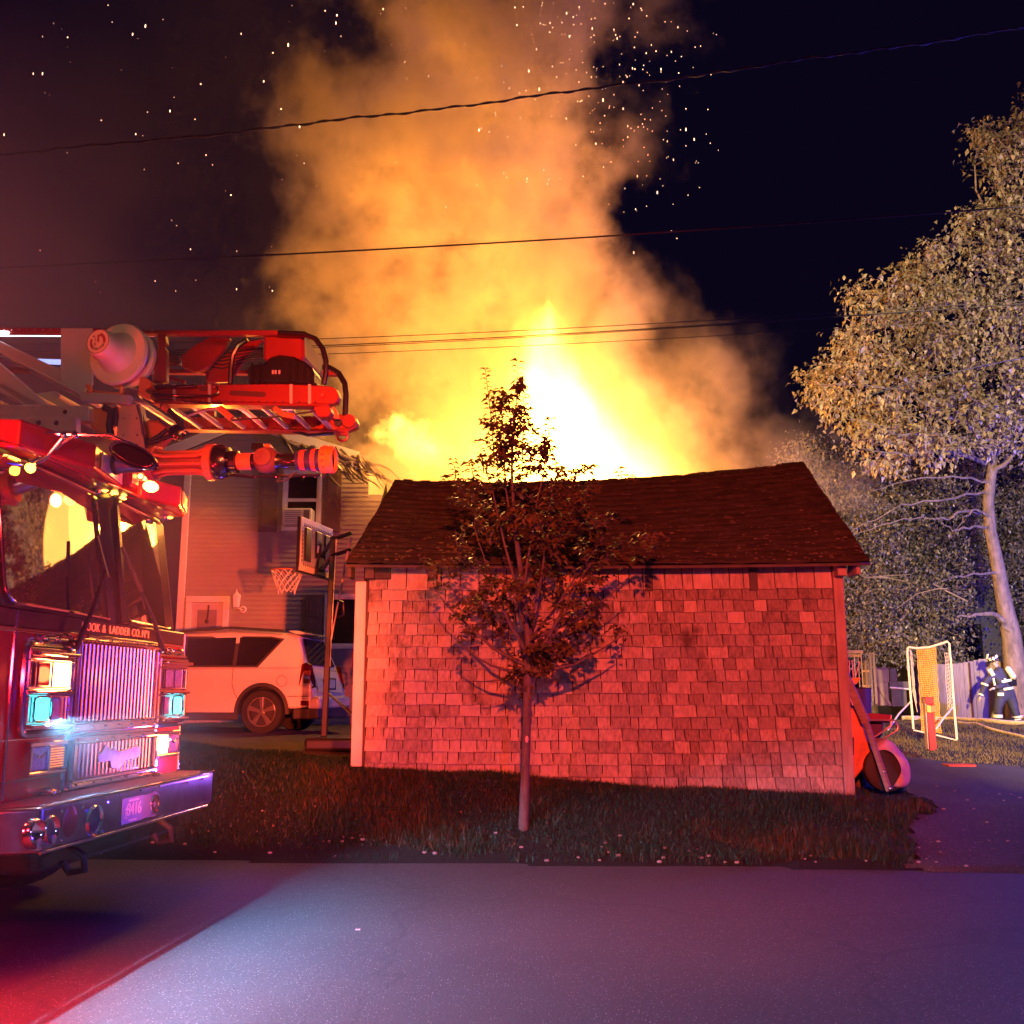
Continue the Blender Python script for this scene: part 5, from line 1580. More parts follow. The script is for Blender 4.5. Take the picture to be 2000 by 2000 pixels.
place(MB().tube([hm + Vector((.01, -.03, .13)), hm + Vector((.09, -.04, .10)), hm + Vector((.10, -.04, -.06)), hm + Vector((.02, -.03, -.10))], .016, 8).build('lift_handle', M_PB, smooth=True), hoop_o)
bz = gz2(-2.2, 13.6)
place(MB().prism([(-2.62, 13.2, bz + .01), (-1.55, 13.2, bz + .01), (-1.50, 14.1, bz + .01), (-2.62, 14.1, bz + .01)], (0, 0, .16)).build('base', M_PB, bevel=.04, seg=3, smooth=True), hoop_o)
for y in (13.4, 13.85):
    place(MB().tube([(-2.42, 13.6, 1.52), (-1.75, y, bz + .17)], .012, 8).build('stay', M_CHR2, smooth=True), hoop_o)

# ================================================================== CLUTTER AT THE RIGHT END OF THE SHED
def gp(x, y): return gz2(x, y)
M_RUST = mat('orange_barrow_paint', (.55, .17, .05), .55, var=.18, scale=5, dark=(.25, .09, .04), darkscale=2.5)
bar_ = empty('wheelbarrow', (3.9, 11.6, gp(3.9, 11.6)), 'upended wheelbarrow with faded orange tray leaning on the right end of the shed', 'wheelbarrow')
tp = [W(x, y, 11.55) for x, y in ((1652, 1378), (1672, 1384), (1682, 1400), (1695, 1440), (1704, 1475), (1700, 1486), (1661, 1532), (1655, 1528))]
tr = place(MB().prism(tp, (.05, .50, 0)).build('tray', M_RUST, bevel=.03, seg=2, smooth=True), bar_)
a = [W(x, y, 11.54) for x, y in ((1662, 1440), (1668, 1440), (1668, 1475), (1664, 1475))]
place(MB().prism(a, (0, -.004, 0)).build('tray_slot', mat('dark_paint', (.08, .02, .02), .6)), bar_)
h0, h1 = W(1648, 1312, 11.5), W(1692, 1412, 11.40); h2 = W(1737, 1545, 11.2)
M_WOOD = mat('grey_wood', (.20, .15, .12), .8, var=.25, stretch=(1, 1, 6), bump=.4)
place(MB().bar(h0, h1, .07, .09).bar(h1, h2, .05, .055).build('handle_beam', M_WOOD, bevel=.006), bar_)
place(MB().ball(tuple(h2 + Vector((0, -.04, .03))), .025, 8, 5).ball(tuple(h1.lerp(h2, .72) + Vector((0, -.04, 0))), .02, 8, 5).build('bolt', M_CHR2, smooth=True), bar_)
# dark bin with sticks and a bright yellow scoop behind the barrow
bn_ = empty('garbage_bin', (3.98, 12.1, gp(3.98, 12.1)), 'dark tapered bin holding garden tools beside the shed', 'bin')
t0, t1, t2, t3 = W(1655, 1345, 12.1), W(1697, 1343, 12.1), W(1690, 1395, 12.1), W(1662, 1440, 12.1)
zt_ = W(1690, 1345, 12.1).z
cxb = (t0.x + t1.x) / 2
place(MB().lathe((cxb, 12.3, gp(4, 12.3)), (0, 0, 1), [(0, .0), (0, .16), (zt_ - gp(4, 12.3), .21), (zt_ - gp(4, 12.3) + .01, .225), (zt_ - gp(4, 12.3) + .01, .20), (.05, .15)], 20).build('bin_body', mat('dark_purple_plastic', (.06, .035, .06), .5, var=.1), smooth=True), bn_)
sc = [W(x, y, 12.05) for x, y in ((1661, 1333), (1663, 1328), (1668, 1324), (1676, 1323), (1683, 1325), (1678, 1329), (1673, 1337), (1665, 1338))]
tag(MB().prism(sc, (.02, .14, 0)).build('yellow_scoop', mat('yellow_plastic', (.80, .42, .05), .4, var=.05), bevel=.012, seg=2, smooth=True), 'bright yellow plastic scoop lying on the dark bin beside the shed', 'scoop')
for (a, b), lab in zip((((1648, 1336), (1666, 1378)), ((1659, 1290), (1659, 1326)), ((1664, 1290), (1667, 1326)), ((1679, 1292), (1671, 1322))),
                       ('thin pale rod leaning low against the right corner of the shed', 'leftmost pale stick standing in the dark bin', 'middle pale stick standing in the dark bin', 'right pale stick leaning left in the dark bin')):
    MB().tube([W(*a, 12.2 if a[1] < 1300 else 11.38), W(*b, 12.2 if a[1] < 1300 else 11.38)], .007, 6).build('tool_handle', mat('pale_wood', (.62, .48, .38), .6, var=.1), smooth=True, label=lab, cat='stick')
# snow blower / cart: red box tray, tubular handle, wheel under a pale tarp
ct = empty('garden_cart', (4.15, 11.35, gp(4.15, 11.35)), 'garden cart with a maroon tray and looped tube handles beside the shed', 'garden cart')
y_ = 11.75
place(MB().prism([W(x, y, y_) for x, y in ((1686, 1393), (1712, 1393), (1740, 1396), (1741, 1410), (1735, 1412), (1690, 1409))], (0, .5, 0)).build('tray', mat('maroon_paint', (.22, .03, .05), .4, var=.12, coat=.3), bevel=.015, seg=2), ct)
place(MB().prism([W(x, y, y_ + .1) for x, y in ((1692, 1410), (1728, 1411), (1724, 1438), (1712, 1446), (1698, 1440))], (0, .35, 0)).build('engine_block', mat('dark_maroon', (.07, .02, .04), .5, var=.2), bevel=.02), ct)
for pts in ([(1689, 1400), (1694, 1406), (1738, 1407), (1741, 1400), (1740, 1396)], [(1738, 1406), (1748, 1407), (1754, 1418), (1752, 1427), (1732, 1439), (1718, 1448), (1712, 1456), (1714, 1464)], [(1706, 1441), (1725, 1428), (1740, 1418), (1741, 1408)]):
    place(MB().tube([W(x, y, y_ - .08) for x, y in pts], .010, 8).build('tube_handle', mat('dull_steel_tube', (.42, .34, .30), .35, .6), smooth=True), ct)
wc = W(1730, 1502, 11.5)
place(MB().lathe(wc + Vector((0, -.05, 0)), (0, 1, 0), [(0, 0), (0, .13), (.0, .20), (.02, .235), (.12, .235), (.15, .20), (.15, 0)], 28).build('wheel', M_RUB, smooth=True), ct)
# tarp draped over it: curved sheet with folds
def tarp():
    outer = [(1712, 1452), (1728, 1438), (1744, 1446), (1760, 1465), (1775, 1483), (1781, 1500), (1784, 1535), (1762, 1541), (1745, 1538)]
    inner = [(1714, 1468), (1726, 1463), (1740, 1468), (1752, 1480), (1760, 1495), (1760, 1507), (1755, 1522), (1748, 1532), (1742, 1537)]
    V, F = [], []
    m = 6
    for i, (o_, i_) in enumerate(zip(outer, inner)):
        for j in range(m):
            t = j / (m - 1)
            p = W(o_[0] * (1 - t) + i_[0] * t, o_[1] * (1 - t) + i_[1] * t, 11.38 + .10 * (1 - t) ** 2)
            p.y += .02 * math.sin(i * 2.2 + j * 1.3)
            V.append(p)
    for i in range(len(outer) - 1):
        for j in range(m - 1):
            a = i * m + j; F.append((a, a + 1, a + m + 1, a + m))
    mb = MB().add(V, F)
    # skirt towards the back
    n0 = len(mb.v)
    for i in range(len(outer)):
        p = Vector(V[i * m]); mb.v.append(tuple(p + Vector((0, .45, -.02))))
    for i in range(len(outer) - 1):
        mb.f.append((i * m, (i + 1) * m, n0 + i + 1, n0 + i))
    o = mb.build('tarpaulin', mat('pale_tarp', (.42, .34, .33), .7, var=.2, bump=.5, bscale=14), smooth=True)
    s = o.modifiers.new('s', 'SUBSURF'); s.levels = 1; s.render_levels = 2
    return tag(o, 'pale crumpled tarpaulin draped round the black cart wheel', 'tarpaulin')
tarp()

# ================================================================== BACK GARDEN
# goal frame with yellow netting
GY = 20.0
gl = empty('rebound_goal', (8.1, GY, gz2(8.1, GY)), 'white tube goal frame with sagging orange yellow net behind the red post', 'goal')
M_TUBE = mat('white_tube_paint', (.78, .74, .66), .35, var=.05)
def gt(pts, name='frame_tube', r=.022, Y=GY): return place(MB().tube([W(x, y, Y) if len(q) == 2 else W(x, y, q[2]) for q in pts for x, y in (q[:2],)], r, 8).build(name, M_TUBE, smooth=True), gl)
gt([(1784, 1424), (1778, 1350), (1772, 1275), (1773, 1266), (1776, 1264)])
gt([(1776, 1264), (1790, 1266), (1815, 1264), (1835, 1258), (1850, 1253), (1854, 1257), (1855, 1274), (1858, 1300), (1862, 1360), (1866, 1410), (1869, 1445)])
gt([(1778, 1371), (1755, 1395, 18.9), (1735, 1425, 18.2)], 'back_stay', .016)
gt([(1862, 1380), (1845, 1400, 19.4), (1828, 1424, 19.0)], 'back_stay', .016)
gt([(1784, 1426), (1830, 1436), (1869, 1446)], 'ground_bar', .014)
M_NETC = mat('yellow_net_cord', (.80, .42, .10), .7, var=.12)
M_NETW = mat('white_net_cord', (.72, .62, .58), .7, var=.1)
def netting(name, tl_, tr_, bl, br, nx, ny, m, r, wave=0, Y=GY):
    nb = MB()
    def pp(u, v):
        x = (tl_[0] * (1 - u) + tr_[0] * u) * (1 - v) + (bl[0] * (1 - u) + br[0] * u) * v
        y = (tl_[1] * (1 - u) + tr_[1] * u) * (1 - v) + (bl[1] * (1 - u) + br[1] * u) * v
        return W(x, y, Y + .08 * math.sin(v * 3 + u)) + Vector((0, .02 * math.sin(u * 15 + v * 40), wave * math.sin(u * 9 + v * 2)))
    for j in range(ny + 1):
        nb.tube([pp(i / nx, j / ny) for i in range(nx + 1)], r, 4, cap=False)
    for i in range(nx + 1):
        nb.tube([pp(i / nx, j / ny) for j in range(0, ny + 1, 2)], r * .7, 4, cap=False)
    return place(nb.build(name, m), gl)
netting('centre_net', (1791, 1268), (1827, 1265), (1801, 1430), (1838, 1430), 9, 42, M_NETC, .0105, .012)
netting('side_net', (1777, 1268), (1781, 1272), (1783, 1350), (1791, 1390), 2, 20, M_NETW, .006, .01)
netting('side_net', (1845, 1276), (1855, 1276), (1852, 1396), (1862, 1380), 3, 16, M_NETW, .007, .01)
# red post with a yellow box
rp = empty('red_post', (6.0, 16.0, gz2(6, 16)), 'short red post with small yellow and orange label in front of the goal net', 'post')
def pr3(name, pts, m, dy, Y=16.0, **k): return place(MB().prism([W(x, y, Y) for x, y in pts], (0, dy, 0)).build(name, m, **k), rp)
M_RP = mat('red_post_paint', (.42, .03, .03), .5, var=.12)
pr3('post', [(1812, 1372), (1818, 1372), (1827, 1466), (1816, 1466)], M_RP, .10, bevel=.004)
pr3('post', [(1819, 1374), (1824, 1374), (1830, 1463), (1825, 1463)], M_RP, .14, bevel=.004)
pr3('post_edge', [(1806, 1363), (1808, 1363), (1816, 1463), (1813, 1463)], mat('pale_edge', (.7, .6, .5), .5), .10)
pr3('post_face', [(1808, 1363), (1812, 1363), (1817, 1464), (1814, 1464)], M_RP, .10)
pr3('post_head', [(1807, 1361), (1823, 1361), (1824, 1375), (1808, 1375)], M_RP, .16, Y=15.98, bevel=.006)
pr3('label_box', [(1810, 1377), (1819, 1379), (1819, 1392), (1811, 1391)], mat('yellow_label', (.80, .55, .14), .4), .12, Y=15.95, bevel=.004)
pr3('label_box', [(1819, 1379), (1828, 1377), (1828, 1391), (1819, 1392)], mat('orange_label', (.70, .22, .08), .4), .12, Y=15.95, bevel=.004)
MB().box((6.35, 15.3, gz2(6.5, 15.3)), (6.75, 15.55, gz2(6.5, 15.3) + .04)).build('fallen_plank', M_RP, label='short red board lying on the ground right of the red post', cat='board', bevel=.006)
# fence of upright boards
fc = empty('board_fence', (11.5, 28.6, .8), 'weathered upright board fence behind the firefighter', 'fence')
M_FEN = [mat('fence_board_%s' % n_, c, .8, var=.2, stretch=(3, 3, .4), bump=.4, bscale=20) for n_, c in (('a', (.19, .15, .14)), ('b', (.15, .12, .11)), ('c', (.22, .175, .155)))]
x = 11.6
i = 0
while x < 16.2:
    w = .145
    sc_ = abs(math.sin((x - 8.2) / 2.4 * PI)) * -.16
    zt_ = 2.46 + sc_ + rnd.uniform(-.01, .01)
    zg = gz2(x, 28.6)
    place(MB().box((x, 28.6 + rnd.uniform(-.008, .008), zg), (x + w - .006, 28.63, zt_)).build('board', rnd.choice(M_FEN)), fc)
    x += w; i += 1
for z in (1.15, 2.1): place(MB().box((11.6, 28.66, z), (16.2, 28.72, z + .09)).build('rail', M_FEN[1]), fc)
fx = 12.6
place(MB().box((fx, 28.54, gz2(fx, 28.5)), (fx + .04, 28.59, 2.35)).build('gap_strip', M_SLOT), fc)
# pale lattice gate / frames and lean-to panels left of the goal
gt_ = empty('slatted_gate', (7.0, 22, .8), 'slatted wooden gate lit pale beside the right end of the shed', 'gate')
for k, (x, a, b, w) in enumerate(((1650, 1273, 1335, 4), (1656, 1271, 1345, 4), (1678, 1279, 1342, 3), (1684, 1273, 1340, 3), (1692, 1290, 1345, 3), (1694, 1290, 1342, 3), (1670, 1280, 1330, 4))):
    p0, p1 = W(x - w / 2, a, 21.5), W(x + w / 2, b, 21.5)
    place(MB().box((p0.x, 21.5, p1.z), (p1.x, 21.54, p0.z)).build('slat', mat('pale_slat', (.60, .45, .36), .7, var=.2)), gt_)
for (x0, y0, x1, y1) in ((1646, 1270, 1686, 1276), (1656, 1278, 1682, 1283), (1684, 1309, 1698, 1313), (1684, 1338, 1698, 1342)):
    p0, p1 = W(x0, y0, 21.55), W(x1, y1, 21.55)
    place(MB().box((p0.x, 21.545, p1.z), (p1.x, 21.58, p0.z)).build('cross_rail', mat('brown_rail', (.36, .24, .19), .7, var=.2)), gt_)
ts = empty('wooden_trellis', (7.9, 22.6, .8), 'tall narrow grey wooden trellis left of the goal frame', 'trellis')
for x, a, b in ((1702, 1275, 1370), (1709, 1275, 1375)):
    p0, p1 = W(x - 1, a, 22.4), W(x + 1, b, 22.4)
    place(MB().box((p0.x, 22.4, p1.z), (p1.x, 22.44, p0.z)).build('upright', M_FEN[2]), ts)
for y in (1277, 1302, 1330, 1358):
    p0, p1 = W(1700, y, 22.38), W(1711, y + 2, 22.38)
    place(MB().box((p0.x, 22.36, p1.z), (p1.x, 22.39, p0.z)).build('crossbar', M_FEN[2]), ts)
pf = empty('plank_screen', (8.4, 23.6, .8), 'low screen of grey brown panels between the trellis and the goal', 'fence')
for (x0, y0, x1, y1) in ((1696, 1304, 1709, 1376), (1710, 1304, 1737, 1331), (1711, 1332, 1737, 1376), (1738, 1306, 1752, 1330), (1738, 1331, 1775, 1343), (1741, 1345, 1772, 1378)):
    p0, p1 = W(x0, y0, 23.5), W(x1, y1, 23.5)
    place(MB().box((p0.x, 23.5, p1.z - .02), (p1.x, 23.54, p0.z)).build('panel', rnd.choice(M_FEN) if x0 < 1738 else mat('dark_fence', (.10, .09, .10), .8, var=.2)), pf)
place(MB().tube([W(1738, 1343, 23.4), W(1775, 1346, 23.4)], .02, 6).build('top_tube', M_TUBE, smooth=True), pf)
place(MB().bar(W(1713, 1338, 23.45), W(1740, 1378, 23.45), .02, .06).build('diagonal_brace', M_FEN[2]), pf)
# far dark house glimpsed under the tree
fh = empty('neighbour_house', (16.5, 36, .8), 'dark blue lit neighbouring house wall glimpsed under the tree', 'house')
M_NB = mat('neighbour_siding', (.045, .045, .085), .7, var=.1)
place(MB().box((14.0, 36, .6), (24, 40, 6)).build('house_wall', M_NB), fh)
for k in range(26):
    place(MB().prism([(14, 35.97, .8 + k * .2), (14, 35.94, .8 + k * .2), (14, 35.965, 1.0 + k * .2), (14, 35.97, 1.0 + k * .2)], (10, 0, 0)).build('siding_board', M_NB), fh)
place(MB().box((15.0, 35.93, 2.6), (16.4, 35.97, 3.9)).build('window', M_GLASS), fh)
place(MB().prism([(13.6, 35.6, 6), (24.4, 35.6, 6), (24.4, 38, 7.6), (13.6, 38, 7.6)], (0, 0, .1)).build('roof', M_RAFT), fh)
# hoses on the grass
M_HOSE = mat('canvas_hose', (.70, .62, .40), .75, var=.12, bump=.3)
def hose(pts, Y, r, lab):
    out = []
    for (x, y) in pts:
        d = ray(x, y)
        Yg = 24.
        for _ in range(30):
            P = EYE + d * (Yg / d.y)
            g = gz2(P.x, min(30, P.y)) + r * .8
            if d.z < 0: Yg = Yg * .6 + .4 * ((g - EYE.z) / d.z * d.y)
            Yg = max(14, min(27.6, Yg))
        P = EYE + d * (Yg / d.y)
        P.z = gz2(P.x, P.y) + r * .8
        out.append(P)
    # smooth
    Q = [out[0]]
    for i in range(len(out) - 1):
        for t in (.34, .67, 1): Q.append(out[i].lerp(out[i + 1], t))
    return MB().tube(Q, r, 8).build('fire_hose', M_HOSE, smooth=True, label=lab, cat='hose', group='fire hoses on the back lawn')
hose([(1806, 1406), (1795, 1400), (1780, 1394), (1768, 1394), (1762, 1398), (1768, 1402), (1785, 1403), (1805, 1402), (1850, 1403), (1900, 1406), (1935, 1408), (1975, 1412), (2040, 1413)], 24, .055, 'thick pale hose looping at the goal and running past the firefighter')
hose([(1872, 1411), (1890, 1413), (1908, 1413), (1930, 1422), (1960, 1430), (2000, 1439), (2050, 1447)], 22, .030, 'thin pale hose trailing across the lawn in front of the firefighter')
hose([(1984, 1386), (1993, 1393), (2002, 1400), (2030, 1408)], 26, .075, 'fat pale hose rising behind the boots of the firefighter')

# ================================================================== TREES
M_LEAF1 = leafmat('pear_leaf', [(.050, .045, .018), (.080, .060, .024), (.12, .085, .035)], rough=.35, trans=.12, scale=2, spec=.5)
M_BARK1 = mat('young_bark', (.075, .055, .045), .85, var=.3, scale=14, bump=.8, bscale=50, stretch=(2, 2, 1))
def crown_w(z):
    """half widths (left, right) of the young tree at height z and its centre line"""
    T_ = [(1.45, .05, .05), (1.7, .30, .35), (2.0, .64, .76), (2.3, .90, 1.0), (2.6, 1.08, 1.2), (2.85, 1.0, 1.26), (3.05, .86, 1.22), (3.3, .80, 1.1), (3.5, .76, .95), (3.7, .70, .6), (3.85, .66, .30), (4.05, .54, .22), (4.25, .42, .06), (4.45, .38, .0), (4.6, .32, -.06), (4.7, .0, -.0)]
    for (a, b) in zip(T_, T_[1:]):
        if a[0] <= z <= b[0]:
            t = (z - a[0]) / (b[0] - a[0])
            return a[1] + (b[1] - a[1]) * t, a[2] + (b[2] - a[2]) * t
    return 0, 0
TX, TY = .14, 10.15
tz0 = gz2(TX, TY)
pear = empty('young_street_tree', (TX, TY, tz0), 'young slender leafy tree with a thin trunk on the lawn in front of the shed', 'tree')
tk = [W(1022, 1600, TY), W(1026, 1500, TY), W(1029, 1400, TY), W(1031, 1310, TY), W(1032, 1250, TY), W(1022, 1150, TY), W(1008, 1050, TY), W(1000, 950, TY), W(1000, 850, TY), W(1014, 740, TY)]
tk[0].z = tz0 - .05
tr_ = [.052, .044, .042, .046, .035, .028, .022, .015, .009, .004]
trunk = MB().tube([p + Vector((0, .01 * math.sin(i * 2.3), 0)) for i, p in enumerate(tk)], tr_, 10)
limbs = []
def limb(p0, p1, bow, r0):
    pts = []
    p0, p1 = Vector(p0), Vector(p1)
    for t in np.linspace(0, 1, 7):
        p = p0.lerp(p1, t)
        p.z -= bow * math.sin(t * PI)
        p += Vector((rnd.uniform(-.02, .02), rnd.uniform(-.02, .02), 0))
        pts.append(p)
    limbs.append(pts)
    trunk.tube(pts, [r0 * (1 - .8 * t) for t in np.linspace(0, 1, 7)], 6)
fork = Vector(tk[3])
limb(fork + Vector((0, 0, .0)), (1.05, 10.1, 2.05), .10, .028)
limb(fork + Vector((0, 0, .05)), (.75, 9.95, 2.75), .06, .022)
limb(fork + Vector((0, 0, -.02)), (-.55, 10.0, 2.0), .08, .020)
limb(fork + Vector((0, 0, .04)), (-.80, 10.3, 2.55), .10, .022)
limb(fork + Vector((0, 0, .10)), (-.35, 9.8, 3.0), .05, .02)
limb(Vector(tk[4]), (.45, 10.4, 3.6), .03, .02)
limb(Vector(tk[4]), (-.30, 10.3, 3.9), .03, .02)
limb(Vector(tk[4]), (.95, 10.4, 3.1), .05, .018)
limb(Vector(tk[5]), (-.20, 10.1, 4.55), .02, .014)
limb(Vector(tk[5]), (.40, 10.0, 4.3), .03, .014)
limb(Vector(tk[4]), (1.15, 10.0, 2.6), .08, .018)
limb(fork, (-.42, 10.1, 1.62), .04, .014)
limbs.append([Vector(p) for p in tk[4:]])
allp = [p for l in limbs for p in l[1:]]
P_, D_, N_ = [], [], []
pts_ = []
twigs = MB()
cnt = 0
for _ in range(14000):
    if cnt >= 500: break
    z = rnd.uniform(1.38, 5.0)
    wl, wr = crown_w(z)
    if wl + wr < .05 or rnd.random() > (wl + wr) / 2.0: continue
    wl *= .82 + .26 * math.sin(z * 9.0 + 1); wr *= .84 + .24 * math.sin(z * 8.0 + 3.2)
    x = TX + rnd.uniform(-wl, wr) * (1 if rnd.random() < .75 else 1.08)
    dep = (wl + wr) / 2 * .85
    y = TY + rnd.uniform(-dep, dep)
    q = Vector((x, y, z))
    # holes in the lower crown show the wall
    if z < 3.1 and math.sin(x * 5.1 + 1 + .6 * z) * math.sin(z * 6.3 + y * 2) > .30: continue
    pts_.append(q); cnt += 1
def grow(sk, pts, down=.6, reach=9.):
    """every twig end joins the nearest wood already grown, nearest ends first"""
    sk = np.array([tuple(p) for p in sk]); P = np.array([tuple(p) for p in pts])
    d = np.sqrt(((P[:, None] - sk[None]) ** 2).sum(2)).min(1)
    order = np.argsort(d)
    wood = np.zeros((len(sk) + len(P), 3)); wood[:len(sk)] = sk; n = len(sk)
    out = []
    for i in order:
        q = P[i]; w = wood[:n]
        dd = np.sqrt(((w - q) ** 2).sum(1)) + down * np.maximum(0, w[:, 2] - q[2])
        j = int(np.argmin(dd))
        out.append((Vector(w[j]), Vector(q), j < len(sk)))
        wood[n] = q; n += 1
    return out
for b, q, main_ in grow(allp, pts_):
    L_ = (q - b).length
    if L_ > .7: continue
    mid = b.lerp(q, .5) + Vector((rnd.uniform(-.02, .02), rnd.uniform(-.02, .02), -.05 * L_))
    twigs.tube([b, mid, q], [.006 if main_ else .004, .0035, .002], 3, cap=False)
    d = (q - mid).normalized()
    k = rnd.randint(7, 11)
    for i in range(k):
        t = i / k
        p = b.lerp(mid, t * 2) if t < .5 else mid.lerp(q, t * 2 - 1)
        p = p + Vector((rnd.gauss(0, .02), rnd.gauss(0, .02), rnd.gauss(0, .02)))
        a = i * 2.4 + rnd.random()
        side = Vector((math.cos(a), math.sin(a), 0))
        dd_ = (side + d * .5 + Vector((0, 0, rnd.uniform(-.25, .45)))).normalized()
        P_.append(p); D_.append(dd_); N_.append(Vector((rnd.uniform(-.6, .6), rnd.uniform(-1.1, .5), .9)))
# upright leader shoots that stand clear above the roof
for (bx_, by, tx, ty_) in ((966, 905, 948, 722), (1000, 900, 1012, 706), (1002, 880, 992, 775), (1020, 900, 1022, 760), (1055, 905, 1078, 818), (1040, 900, 1045, 850), (975, 900, 962, 800), (890, 935, 884, 898), (925, 930, 915, 905), (1215, 935, 1207, 918), (1240, 940, 1230, 930), (945, 925, 935, 862), (1010, 900, 1030, 800), (985, 905, 975, 760)):
    b, q = W(bx_, by, TY + rnd.uniform(-.2, .2)), W(tx, ty_, TY)
    twigs.tube([b, b.lerp(q, .5) + Vector((.01, 0, 0)), q], [.007, .005, .002], 4, cap=False)
    L_ = (q - b).length
    k = max(5, int(L_ / .026))
    for i in range(k + 3):
        t = min(1, i / k)
        p = b.lerp(q, t)
        a = PI * (i % 2) + rnd.uniform(-.7, .7)
        D_.append(Vector((math.cos(a), math.sin(a) * .8, rnd.uniform(-.05, .55))).normalized()); P_.append(p); N_.append(Vector((rnd.uniform(-.3, .3), rnd.uniform(-1.0, -.2), .9)))
place(trunk.build('trunk', M_BARK1, smooth=True), pear)
place(twigs.build('twigs', M_BARK1, kind='stuff'), pear)
P_, D_, N_ = (np.array([tuple(v) for v in a]) for a in (P_, D_, N_))
place(leaves(P_, D_, N_, rng.uniform(.062, .104, len(P_)), 'crown', M_LEAF1, wide=.30, droop=.30), pear)
# wound mark on the trunk
place(MB().ball(tuple(W(1029, 1444, TY - .045)), .022, 10, 6, (.8, .4, 1.5)).build('pruning_scar', mat('pale_scar', (.45, .25, .2), .7), smooth=True), pear)

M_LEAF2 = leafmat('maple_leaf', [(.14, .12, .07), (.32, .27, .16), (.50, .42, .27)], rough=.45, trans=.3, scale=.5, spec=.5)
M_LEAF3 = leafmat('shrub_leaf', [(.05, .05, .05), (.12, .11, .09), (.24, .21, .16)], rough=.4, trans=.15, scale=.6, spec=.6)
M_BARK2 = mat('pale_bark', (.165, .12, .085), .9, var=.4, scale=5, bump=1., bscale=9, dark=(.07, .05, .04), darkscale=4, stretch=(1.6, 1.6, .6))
def inpoly(x, y, P):
    c = False
    for i in range(len(P)):
        a, b = P[i], P[i - 1]
        if (a[1] > y) != (b[1] > y) and x < (b[0] - a[0]) * (y - a[1]) / (b[1] - a[1]) + a[0]: c = not c
    return c
def big_tree(name, lab, Yc, dep, outline, trunkpts, trunkr, mains, ncl, per, lsz, ml, mb_, seed, spray=.45, groupy=None, twr=.012):
    r2 = random.Random(seed)
    base = W(*trunkpts[0], Yc)
    root = empty(name, (base.x, Yc, gz2(min(14, base.x), min(30, Yc))), lab, 'tree')
    t = MB()
    tp_ = [W(x, y, Yc) for x, y in trunkpts]
    tp_[0].z = root.location.z - .15
    t.tube(tp_, trunkr, 12)
    sk = []
    for m_ in mains:
        pts = [W(q[0], q[1], Yc + q[2]) for q in m_[1]]
        # refine
        Q = []
        for i in range(len(pts) - 1):
            for k in range(4):
                p = pts[i].lerp(pts[i + 1], k / 4)
                p += Vector((r2.uniform(-.06, .06), r2.uniform(-.1, .1), r2.uniform(-.05, .05))) if k else Vector((0, 0, 0))
                Q.append(p)
        Q.append(pts[-1])
        n_ = len(Q)
        t.tube(Q, [m_[0] * (1 - .82 * i / (n_ - 1)) for i in range(n_)], 7)
        sk += Q[1:]
    sk += tp_[-3:]
    place(t.build('trunk', mb_, smooth=True), root)
    skn = np.array([tuple(p) for p in sk])
    xs = [p[0] for p in outline]; ys = [p[1] for p in outline]
    tw = MB()
    PP, DD, NN2 = [], [], []
    ends = []
    c = 0
    guard = 0
    while c < ncl and guard < ncl * 12:
        guard += 1
        x, y = r2.uniform(min(xs), max(xs)), r2.uniform(min(ys), max(ys))
        if not inpoly(x, y, outline): continue
        # uneven density so the crown shows light and dark clumps and gaps
        if math.sin(x * .045 + seed) * math.sin(y * .06 + x * .02) + .35 * math.sin(x * .13 + y * .11) > .40 + r2.random() * .3: continue
        q = W(x, y, Yc + r2.triangular(-dep, dep, -dep * .3))
        ends.append(q); c += 1
    for b, q, main_ in grow(sk, ends, .3):
        if (q - b).length > 3.0: continue
        L_ = (q - b).length
        mid = b.lerp(q, .5) + Vector((r2.gauss(0, .05) * L_, r2.gauss(0, .05) * L_, -.06 * L_))
        tw.tube([b, mid, q], [twr * (1.5 if main_ else .9), twr * .7, twr * .45], 3, cap=False)
        out_ = (q - b).normalized()
        for k in range(per):
            o_ = Vector((r2.gauss(0, spray), r2.gauss(0, spray), r2.gauss(0, spray * .6)))
            PP.append(tuple(q + o_))
            dd2 = (out_ * .5 + Vector((r2.gauss(0, .6), r2.gauss(0, .6), r2.gauss(-.25, .4))))
            DD.append(tuple(dd2)); NN2.append((r2.uniform(-.6, .6), r2.uniform(-1.0, .2), r2.uniform(.3, 1)))
    place(tw.build('twigs', mb_, kind='stuff'), root)
    PP, DD, NN2 = np.array(PP), np.array(DD), np.array(NN2)
    sz = rng.uniform(lsz * .6, lsz * 1.3, len(PP))
    place(leaves(PP, DD, NN2, sz, 'crown', ml, wide=.30, droop=.25), root)
    return root
outl = [(2060, 120), (1995, 215), (1960, 235), (1915, 248), (1890, 240), (1885, 262), (1915, 290), (1890, 330), (1920, 345), (1940, 395), (1875, 420), (1868, 450), (1800, 478), (1790, 500), (1752, 520), (1720, 545), (1700, 548), (1650, 556), (1636, 575), (1668, 620), (1640, 650), (1620, 690), (1590, 705), (1550, 735), (1560, 765), (1600, 790), (1610, 830), (1650, 850), (1680, 900), (1750, 925), (1850, 900), (1900, 880), (2000, 900), (2060, 900)]
tpts = [(1995, 1420), (1985, 1330), (1975, 1240), (1958, 1160), (1948, 1100), (1935, 1040), (1930, 980), (1936, 930), (1940, 890)]
trr = [.38, .29, .25, .20, .17, .155, .145, .135, .11]
